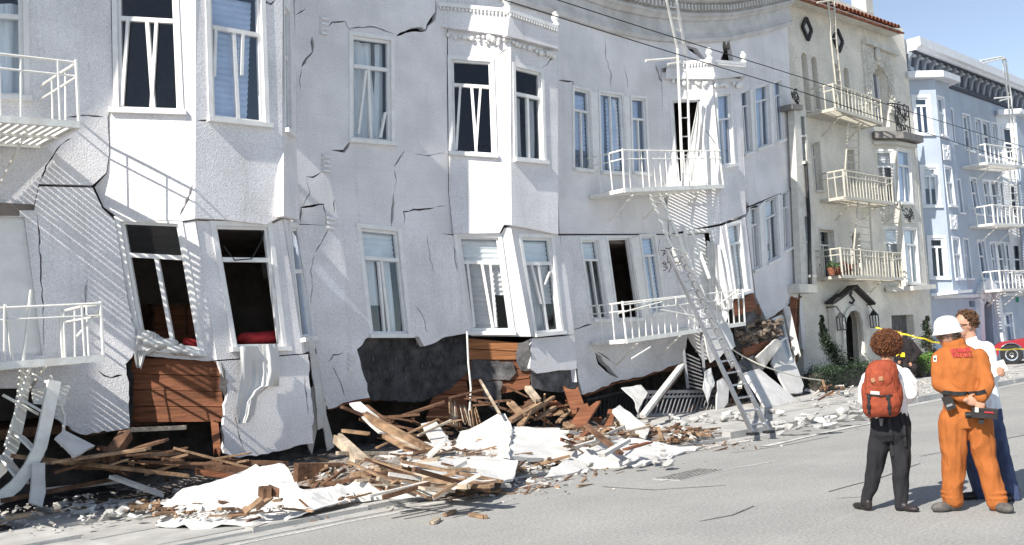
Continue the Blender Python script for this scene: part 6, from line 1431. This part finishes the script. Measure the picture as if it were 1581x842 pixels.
def shoe(name, heel, toe, w, h, mt, parent):
    f = Flesh(); heel, toe = V(heel), V(toe); d = (toe-heel); L = d.length; d.normalize(); z = V((0,0,1)); R = Matrix((d.cross(z), d, z)).transposed()
    f.ell(heel + d*L*.25 + z*h*.55, (w*.46, L*.30, h*.62), R); f.ell(heel + d*L*.66 + z*h*.36, (w*.52, L*.36, h*.42), R); f.ell(heel + d*L*.12 + z*h*.9, (w*.42, L*.16, h*.7), R)
    o = f.build(name, mt, parent, .007, 3)
    for v in o.data.vertices:
        zz = v.co.z + wloc(parent).z
        if zz < heel.z + .002: v.co.z = heel.z + .002 - wloc(parent).z
    return o

# ---- the woman with the backpack
FW = G(1364, 789); WP = body_plane(FW); w_at = lambda px, py, off=0.0: WP.at(px, py, off); Rw = Matrix((WP.u, WP.n, V((0,0,1)))).transposed()
W = thing('person', 'person with curly auburn hair, white shirt and black trousers, seen from behind', 'person', FW)
hipL, hipR, knL, knR, anL, anR = w_at(1362,662), w_at(1389,662), w_at(1351,720,-.04), w_at(1391,722,.0), w_at(1338,778,-.02), w_at(1391,782,.0)
shL, shR, elL, elR, wrL, wrR = w_at(1345,580), w_at(1395,580), w_at(1337,617,-.03), w_at(1404,606,.03), w_at(1350,640,-.16), w_at(1397,622,-.02)
hd_ = w_at(1369,532); nk = w_at(1370,560)
f = Flesh(); f.slabs([(w_at(1375,668), .14, .09), (w_at(1375,650), .16, .11), (w_at(1373,625), .125, .09), (w_at(1371,600), .15, .10), (w_at(1370,580), .17, .09), (w_at(1370,568), .10, .07)], Rw)
f.ell(hd_, (.075,.095,.11), Rw).ell(hd_ - WP.n*.06 - V((0,0,.05)), (.05,.05,.06), Rw).cap(nk, hd_, .052, .05).ell(hd_ - WP.n*.10 - V((0,0,.02)), (.014,.02,.02), Rw)
f.chain([hipL, knL, anL], [.07,.045,.028]).chain([hipR, knR, anR], [.07,.045,.028]).chain([shL, elL, wrL], [.05,.038,.026]).chain([shR, elR, wrR], [.05,.038,.026])
f.hand(wrL, (wrL-elL), (0,0,1), 1, .92); f.hand(wrR, V((0,0,-.8)) - WP.n*.5, WP.u, -1, .92)
for a, d in ((anL, 1), (anR, 1)): f.cap(a, V((a.x, a.y, .04)), .036, .034)
f.build('body', M['skin'], W, .007, 3)
f = Flesh(); f.slabs([(w_at(1374,652), .11, .08), (w_at(1374,644), .145, .10), (w_at(1373,628), .15, .11), (w_at(1371,600), .175, .125), (w_at(1370,582), .19, .115), (w_at(1370,571), .13, .085), (w_at(1370,562), .065, .062)], Rw)
f.chain([shL, lerp(shL,elL,.5)+WP.u*-.012, elL, lerp(elL,wrL,.8)], [.066,.068,.062,.042]).chain([shR, lerp(shR,elR,.5)+WP.u*.012, elR, lerp(elR,wrR,.75)], [.066,.076,.070,.040]); shirtw = f.build('shirt', M['shirt'], W, .009, 5, .012, (11,11,6), 3)
f = Flesh(); f.slabs([(w_at(1374,637), .145, .105), (w_at(1375,655), .165, .12), (w_at(1375,670), .165, .12), (w_at(1375,682), .11, .09)], Rw)
f.chain([hipL, lerp(hipL,knL,.5), knL, lerp(knL,anL,.5), anL - V((0,0,-.01))], [.088,.086,.070,.058,.044]).chain([hipR, lerp(hipR,knR,.5), knR, lerp(knR,anR,.5), anR], [.090,.088,.073,.060,.046]); pantsw = f.build('trousers', M['pants'], W, .009, 5, .012, (9,9,3), 8)
for a, t_ in ((anL, (1326,786)), (anR, (1402,790))):
    g0 = V((a.x, a.y, .0)); tt = G(*t_); dd = (tt-g0).normalized(); shoe('shoe', g0 - dd*.05, g0 + dd*.19 - WP.n*.02, .085, .075, M['leather'], W)
f = Flesh()
curls('hair', hd_ + V((0,0,.012)) + WP.n*.0, (.124,.13,.122), 5200, W, M['curl'], 5, .0066)
m = MB(); m.prism([w_at(1362,636,.125), w_at(1386,634,.125), w_at(1386,640,.13), w_at(1362,642,.13)], -WP.n*.02); m.build('belt', M['leather'], W)
# the rucksack she wears
K = thing('backpack', 'rust red backpack with black straps worn on the white shirt', 'backpack', w_at(1360,640,.13))
f = Flesh(); rows = [(557,1362,.07,.04),(563,1362,.115,.075),(575,1361,.135,.10),(590,1361,.145,.115),(604,1361,.155,.12),(610,1361,.155,.118)]
f.slabs([(w_at(cx, y, .20), hw, hd2) for y, cx, hw, hd2 in rows], Rw); f.build('upper_pouch', M['pack'], K, .009, 7, .008, (12,12,8), 2)
f = Flesh(); f.slabs([(w_at(cx, y, .20), hw, hd2) for y, cx, hw, hd2 in [(600,1362,.15,.10),(612,1362,.168,.125),(625,1362,.17,.13),(636,1362,.155,.12),(643,1362,.12,.09)]], Rw); lowp = f.build('lower_pouch', M['pack'], K, .009, 6, .006, (14,14,6), 6)
f = Flesh(); f.ell(w_at(1360,585,.30), (.10,.035,.085), Rw); frontp = f.build('flap', M['pack'], K, .008, 4, .004, (15,15,9), 4)
f = Flesh(); f.ell(w_at(1386,608,.18), (.045,.08,.13), Rw).ell(w_at(1337,610,.18), (.04,.08,.12), Rw); f.build('side_pocket', M['pack'], K, .009, 4, .004)
bk1 = BVHTree.FromPolygons([v.co + wloc(K) for o_ in K.children for v in o_.data.vertices], [tuple(i + sum(len(c.data.vertices) for c in K.children[:k]) for i in p.vertices) for k, o_ in enumerate(K.children) for p in o_.data.polygons])
M['suede'] = mat('tan_leather', (.38,.20,.11), .8, .15, 20); M['lab'] = mat('cream_label', (.75,.70,.60), .8, .1, 20)
decal(bk1, [(1344,585),(1350,583),(1352,590),(1346,592)], M['suede'], 'leather_patch', K); decal(bk1, [(1356,582),(1363,581),(1364,588),(1357,589)], M['suede'], 'leather_patch', K); decal(bk1, [(1344,604),(1358,605),(1358,610),(1344,609)], M['lab'], 'maker_label', K)
for pts, w in (([(1341,611),(1341,625),(1342,640)], .022), ([(1371,611),(1373,626),(1374,642)], .022), ([(1338,609),(1360,612),(1378,610)], .012)): strap(bk1, pts, w, M['web'], 'strap', K)
for px, py in ((1341,613),(1341,628),(1371,614),(1373,629)): decal(bk1, [(px-3,py-3),(px+3,py-3),(px+3,py+3),(px-3,py+3)], M['web'], 'buckle', K, .014, 3, 3, .01)
pb_ = bvh_of(pantsw); strap(pb_, [(1373,645),(1376,675),(1378,705)], .028, M['web'], 'hanging_strap', K, .015); strap(pb_, [(1390,636),(1396,660),(1398,690)], .022, M['web'], 'hanging_strap', K, .015); decal(pb_, [(1357,646),(1364,646),(1362,658),(1359,658)], mat('grey_tag', (.2,.2,.2), .6, .1, 9), 'tag', K, .02)
sb = bvh_of(shirtw); strap(sb, [(1352,560),(1352,566),(1353,572)], .035, M['web'], 'shoulder_strap', K, .012); strap(sb, [(1384,572),(1380,566),(1376,562)], .035, M['web'], 'shoulder_strap', K, .012)

# ---- the man in the orange coverall
FO = G(1502, 789); OP = body_plane(FO); o_at = lambda px, py, off=0.0: OP.at(px, py, off); Ro = Matrix((OP.u, OP.n, V((0,0,1)))).transposed()
O = thing('person', 'person in an orange coverall and white hard hat, hands behind the back', 'person', FO)
hipL, hipR, knL, knR, anL, anR = o_at(1472,650), o_at(1510,650), o_at(1473,706,.02), o_at(1521,706,-.02), o_at(1471,772,.0), o_at(1539,774,.0)
shL, shR, elL, elR, wrL, wrR = o_at(1453,552), o_at(1511,552), o_at(1450,592,.05), o_at(1522,592,.08), o_at(1491,617,.20), o_at(1514,617,.20)
hd_ = o_at(1464,515); nk = o_at(1471,532)
tors = [(o_at(1491,660), .14, .11), (o_at(1490,640), .17, .12), (o_at(1488,613), .158, .115), (o_at(1485,590), .17, .12), (o_at(1483,565), .185, .125), (o_at(1481,550), .18, .11), (o_at(1477,540), .13, .085), (o_at(1473,532), .075, .07)]
f = Flesh(); f.slabs([(c, w*.82, d*.8) for c, w, d in tors], Ro); fw_ = (-OP.n*.85 - OP.u*.5).normalized()
f.ell(hd_, (.08,.10,.115), Ro).ell(hd_ + fw_*.05 - V((0,0,.06)), (.055,.06,.06)).cap(nk, hd_, .06, .058).ell(hd_ + fw_*.115 - V((0,0,.02)), (.014,.016,.022))
f.ell(hd_ - OP.u*.085 + OP.n*.02 - V((0,0,.015)), (.012,.02,.033)).ell(hd_ + OP.u*.085 + OP.n*.0 - V((0,0,.015)), (.012,.02,.033))
f.chain([hipL, knL, anL], [.09,.06,.042]).chain([hipR, knR, anR], [.09,.06,.042]).chain([shL, elL, wrL], [.052,.042,.030]).chain([shR, elR, wrR], [.052,.042,.030])
f.hand(wrL, OP.u*.9 - V((0,0,.35)), OP.n, 1, 1.05, .8); f.hand(wrR, V((0,0,-1)) - OP.u*.15, OP.n, -1, 1.05, 1.0)
for a in (anL, anR): f.cap(a, V((a.x,a.y,.05)), .04, .04)
f.build('body', M['skin'], O, .007, 3)
f = Flesh(); f.slabs([(c, w, d) for c, w, d in tors], Ro); f.chain([shL, lerp(shL,elL,.5), elL, lerp(elL,wrL,.86)], [.072,.068,.062,.050]).chain([shR, lerp(shR,elR,.5), elR, lerp(elR,wrR,.84)], [.072,.068,.064,.052])
f.chain([hipL, lerp(hipL,knL,.5), knL, lerp(knL,anL,.5), anL], [.122,.114,.096,.088,.082]).chain([hipR, lerp(hipR,knR,.5), knR, lerp(knR,anR,.5), anR], [.112,.106,.092,.084,.080]).cap(o_at(1470,533), o_at(1476,533), .078, .078)
for y_, a in ((762,anL),(766,anL)): f.ell(a + V((0,0,.03)), (.090,.090,.02))
f.ell(anR + V((0,0,.03)), (.088,.088,.02)).ell(anL + V((0,0,.07)), (.088,.088,.018)).ell(anR + V((0,0,.075)), (.086,.086,.018))
suit = f.build('coverall', M['orange'], O, .008, 4, .012, (7,7,3.2), 1)
m = MB(); m.lathe(o_at(1463,511) + V((0,0,-.005)), [(.132,-.022),(.137,-.016),(.120,.004),(.112,.028),(.108,.06),(.094,.10),(.062,.13),(.02,.14),(0,.141)], 28, 0, Matrix.Rotation(.08, 3, OP.n)); m.build('hard_hat', M['helmet'], O, True)
m = MB(); m.bar(hd_ - OP.u*.085 + OP.n*.01 + V((0,0,.0)), hd_ - OP.u*.07 - OP.n*.10, .008, .02); m.build('glasses', M['leather'], O)
f = Flesh(); 
for i in range(1): pass
curls('hair', hd_ - V((0,0,.02)) + OP.n*.012, (.084,.100,.045), 500, O, M['greyhair'], 8, .006)
for a, t_ in ((anL, (1449,791)), (anR, (1546,793))):
    g0 = V((a.x, a.y, 0)); tt = G(*t_); dd = (tt-g0).normalized() if t_[0] < 1500 else (-OP.u*-.35 - OP.n*-.6).normalized(); shoe('boot', g0 - dd*.07, g0 + dd*.2, .12, .11, M['greyboot'], O)
bo = bvh_of(suit); decal(bo, [(1463,538),(1500,534),(1507,552),(1471,554)], M['patch'], 'back_patch', O, .008, 14, 6)
rr = random.Random(4)
def patch_pt(s, t): return (lerp(lerp(1463,1500,s), lerp(1471,1507,s), t), lerp(lerp(538,534,s), lerp(554,552,s), t))
for row, (t0, t1, n) in enumerate(((.12,.46,8),(.54,.88,7))):
    for i in range(n):
        s0 = .07 + .86*i/n; ww = .86/n
        segs = rr.choice((((0,0,0,1),(0,0,.6,0),(0,.5,.5,.5),(.6,0,.6,1)), ((0,0,0,1),(.6,0,.6,1),(0,1,.6,1)), ((0,0,.6,0),(0,0,0,1),(0,1,.6,1),(0,.5,.5,.5)), ((0,0,0,1),(0,0,.6,1),(.6,0,.6,1))))
        for (a, b, c, d) in segs: strap(bo, [patch_pt(s0+a*ww, lerp(t0,t1,b)), patch_pt(s0+c*ww, lerp(t0,t1,d))], .007, M['patchd'], 'patch_stroke', O, .0125, .002, 4)
decal(bo, [(1441,550),(1446,549),(1446,559),(1441,559)], M['helmet'], 'arm_badge', O, .006, 4, 4); decal(bo, [(1442,552),(1445,552),(1445,556),(1442,556)], M['navy'], 'arm_badge_emblem', O, .012, 3, 3)
strap(bo, [(1456,606),(1475,608),(1495,608),(1512,607),(1522,604)], .035, M['web'], 'belt', O, .012)
R_ = thing('two_way_radio', 'black two-way radio clipped to the belt of the orange coverall', 'radio', o_at(1465,622,.17)); m = MB(); rot = Ro @ Matrix.Rotation(-.3, 3, 'Y')
m.box(o_at(1465,622,.16), (.085,.05,.12), rot); m.build('case', M['leather'], R_); MB().box(o_at(1466,626,.19), (.05,.012,.02), rot).build('clip', M['greyiron'], R_); MB().tube([o_at(1458,612,.15), o_at(1455,604,.14)], .01, 6).build('antenna', M['black'], R_)
Tn = thing('torch_camera', 'black hand-held camera gripped behind the orange back', 'camera', o_at(1518,638,.23)); rot = Ro @ Matrix.Rotation(.12, 3, 'Y')
MB().box(o_at(1520,638,.20), (.20,.09,.085), rot).build('body', M['leather'], Tn); MB().lathe(o_at(1500,641,.20), [(0,-.02),(.028,-.02),(.028,.05),(0,.05)], 12, 0, Ro @ Matrix.Rotation(-math.pi/2, 3, 'Y')).build('lens', M['black'], Tn); MB().box(o_at(1508,633,.252), (.028,.006,.04), rot).build('sticker', M['lab'], Tn); MB().box(o_at(1527,637,.252), (.07,.005,.014), rot).build('stripe', M['patchd'], Tn); MB().box(o_at(1515,651,.20), (.04,.05,.04), rot).build('grip', M['black'], Tn)

# ---- the man in sunglasses, half hidden behind him
FT = G(1540, 779); TP = body_plane(FT + V((.28,.05,0))); t_at = lambda px, py, off=0.0: TP.at(px, py, off); Rt = Matrix((TP.u, TP.n, V((0,0,1)))).transposed()
Tm = thing('person', 'person in sunglasses and pale shirt holding a sheet of paper, facing left', 'person', FT)
hipL, hipR, knL, knR, anL, anR = t_at(1505,645), t_at(1530,645), t_at(1502,708,.0), t_at(1546,706,.05), t_at(1513,764,-.05), t_at(1564,768,.05)
shL, shR, elL, elR, wrL, wrR = t_at(1482,541,-.1), t_at(1521,541,.05), t_at(1474,585,-.1), t_at(1530,580,.04), t_at(1505,590,-.02), t_at(1528,566,.2)
hd_ = t_at(1490,502); nk = t_at(1500,527); fw_ = (-TP.u*.93 + TP.n*.36).normalized(); sd_ = V((-fw_.y, fw_.x, 0)); Rh = Matrix((sd_, fw_, V((0,0,1)))).transposed()
tors = [(t_at(1518,655), .13, .11), (t_at(1517,635), .16, .125), (t_at(1514,610), .15, .12), (t_at(1509,585), .165, .12), (t_at(1504,560), .18, .12), (t_at(1502,545), .17, .10), (t_at(1501,534), .11, .08), (t_at(1500,527), .065, .06)]
f = Flesh(); f.slabs([(c, w*.82, d*.8) for c, w, d in tors], Rt)
f.ell(hd_ + V((0,0,.01)) - fw_*.01, (.076,.098,.112), Rh).ell(hd_ + fw_*.035 - V((0,0,.065)), (.056,.062,.055), Rh).cap(nk, hd_ - V((0,0,.05)) - fw_*.02, .056, .056)
f.ell(hd_ + fw_*.106 - V((0,0,.025)), (.013,.022,.018), Rh).ell(hd_ + fw_*.098 - V((0,0,.005)), (.009,.013,.028), Rh).ell(hd_ + fw_*.088 - V((0,0,.066)), (.024,.012,.007), Rh).ell(hd_ + fw_*.086 - V((0,0,.078)), (.021,.012,.007), Rh).ell(hd_ + fw_*.08 - V((0,0,.10)), (.026,.022,.02), Rh).ell(hd_ + fw_*.088 + V((0,0,.02)), (.05,.014,.012), Rh)
for s in (-1, 1): f.ell(hd_ + sd_*s*.078 - fw_*.012 - V((0,0,.012)), (.010,.02,.032), Rh)
f.chain([hipL, knL, anL], [.085,.06,.042]).chain([hipR, knR, anR], [.085,.06,.042]).chain([shL, elL, wrL], [.05,.04,.028]).chain([shR, elR, wrR], [.05,.04,.028])
f.hand(wrL, (wrL-elL), V((0,0,1)), 1); f.hand(wrR, TP.u*.5 + TP.n*.3 - V((0,0,.3)), TP.n, -1, 1, .7)
f.build('body', M['skin'], Tm, .006, 2)
f = Flesh(); f.slabs([(t_at(1517,642), .165, .13), *tors[2:]], Rt); f.chain([shL, lerp(shL,elL,.5), elL, lerp(elL,wrL,.8)], [.078,.076,.066,.05]).chain([shR, lerp(shR,elR,.5), elR, lerp(elR,wrR,.7)], [.08,.078,.07,.055]); f.build('shirt', M['shirt2'], Tm, .009, 4, .010, (11,11,6), 5)
m = MB(); c = t_at(1499,523); m.bar(c - sd_*.07 - fw_*.03, c - sd_*.05 + fw_*.055 - V((0,0,.02)), .012, .04); m.bar(c + sd_*.07 - fw_*.03, c + sd_*.05 + fw_*.055 - V((0,0,.02)), .012, .04); m.build('collar', M['shirt2'], Tm)
f = Flesh(); f.slabs([(t_at(1516,632), .165, .13), (t_at(1518,648), .17, .13), (t_at(1518,662), .12, .10)], Rt); f.chain([hipL, lerp(hipL,knL,.5), knL, lerp(knL,anL,.5), anL], [.09,.085,.072,.064,.058]).chain([hipR, lerp(hipR,knR,.5), knR, lerp(knR,anR,.5), anR], [.092,.086,.074,.066,.06]); f.build('trousers', M['denim'], Tm, .009, 4, .011, (9,9,4), 9)
for a, s in ((anL, -1), (anR, -1)):
    g0 = V((a.x, a.y, 0)); dd = (fw_*.6 + TP.n*.5*(1 if a is anR else .2)).normalized(); shoe('shoe', g0 - dd*.07, g0 + dd*.2, .10, .09, M['leather'], Tm)
curls('hair', hd_ + V((0,0,.035)) - fw_*.018, (.085,.102,.10), 900, Tm, M['brown'], 3, .010, keep=lambda u: u.dot(fw_) < .25 + .5*max(0,u.z) and u.z > -.55)
f = Flesh()
for s in (-1, 1): f.ell(hd_ + sd_*s*.034 + fw_*.100 + V((0,0,.006)), (.030,.008,.022), Rh)
f.cap(hd_ + sd_*.07 + fw_*.09 + V((0,0,.012)), hd_ + sd_*.08 - fw_*.01, .005, .004).cap(hd_ - sd_*.07 + fw_*.09 + V((0,0,.012)), hd_ - sd_*.08 - fw_*.01, .005, .004).cap(hd_ + sd_*.07 + fw_*.095 + V((0,0,.014)), hd_ - sd_*.07 + fw_*.095 + V((0,0,.014)), .005, .005)
f.build('sunglasses', M['lens'], Tm, .004, 1)
m = MB(); q = [t_at(1529,561,.24), t_at(1549,555,.2), t_at(1557,571,.2), t_at(1531,585,.25)]; vs = []
for j in range(5):
    for i in range(7): s, t_ = i/6, j/4; vs.append(lerp(lerp(q[0],q[1],s), lerp(q[3],q[2],s), t_) + TP.n*.02*math.sin(s*2.5))
m.add(vs, [(j*7+i, j*7+i+1, (j+1)*7+i+1, (j+1)*7+i) for j in range(4) for i in range(6)]); tag(m.build('paper_sheet', M['sheetcloth'], None, True, fix=False), 'sheet of white paper held by the person in sunglasses', 'paper')

# ---- the figure in a dark coat farther back on the sidewalk
FD = G(1407, 581, .12); FD = onY(1407, 582, 12.9); DP = body_plane(FD); d_at = lambda px, py, off=0.0: DP.at(px, py, off); Rd = Matrix((DP.u, DP.n, V((0,0,1)))).transposed()
D = thing('person', 'person in a dark coat with a yellow band, partly hidden behind curly hair', 'person', FD)
hipL, hipR, knL, knR, anL, anR = d_at(1397,556), d_at(1407,556), d_at(1399,567,.1), d_at(1411,568,.15), d_at(1399,579), d_at(1411,579)
shL, shR, elL, elR, wrL, wrR = d_at(1385,531), d_at(1404,528), d_at(1382,545,.1), d_at(1418,545,.05), d_at(1388,556,.2), d_at(1406,560,.2); hd_ = d_at(1389,517,.12)
tors = [(d_at(1402,560), .17, .14), (d_at(1401,550), .20, .16), (d_at(1398,538,.05), .22, .16), (d_at(1394,528,.08), .20, .13), (d_at(1391,522,.1), .08, .08)]
f = Flesh(); f.slabs([(c, w*.8, d*.8) for c, w, d in tors], Rd); f.ell(hd_, (.08,.1,.115)).ell(hd_ + DP.n*.09 - V((0,0,.03)), (.015,.02,.02)).cap(d_at(1391,522,.1), hd_, .06, .06).chain([hipL,knL,anL], [.09,.06,.045]).chain([hipR,knR,anR], [.09,.06,.045]).chain([shL,elL,wrL], [.05,.04,.03]).chain([shR,elR,wrR], [.05,.04,.03]).hand(wrL, V((0,0,-1)), DP.n, 1).hand(wrR, V((0,0,-1)), DP.n, -1).build('body', M['skin'], D, .01, 3)
f = Flesh(); f.slabs(tors, Rd); f.chain([shL,elL,lerp(elL,wrL,.85)], [.09,.085,.065]).chain([shR,elR,lerp(elR,wrR,.85)], [.10,.095,.07]); ct = f.build('coat', M['coat'], D, .014, 4, .015, (7,7,5), 2)
f = Flesh(); f.chain([hipL,knL,anL], [.12,.1,.08]).chain([hipR,knR,anR], [.12,.1,.085]).cap(hipL, hipR, .13, .13); f.build('trousers', M['coat'], D, .014, 4)
for a in (anL, anR): g0 = V((a.x, a.y, FD.z)); shoe('boot', g0 - DP.n*-.05, g0 + DP.n*.2, .11, .1, M['leather'], D)
curls('hair', hd_ + V((0,0,.03)) - DP.n*.02, (.088,.1,.1), 200, D, M['brown'], 9, .012)
bd = bvh_of(ct); strap(bd, [(1384,547),(1390,548),(1397,548)], .13, M['tape'], 'reflective_band', D, .01)
print('people', FW, FO, FT, FD)
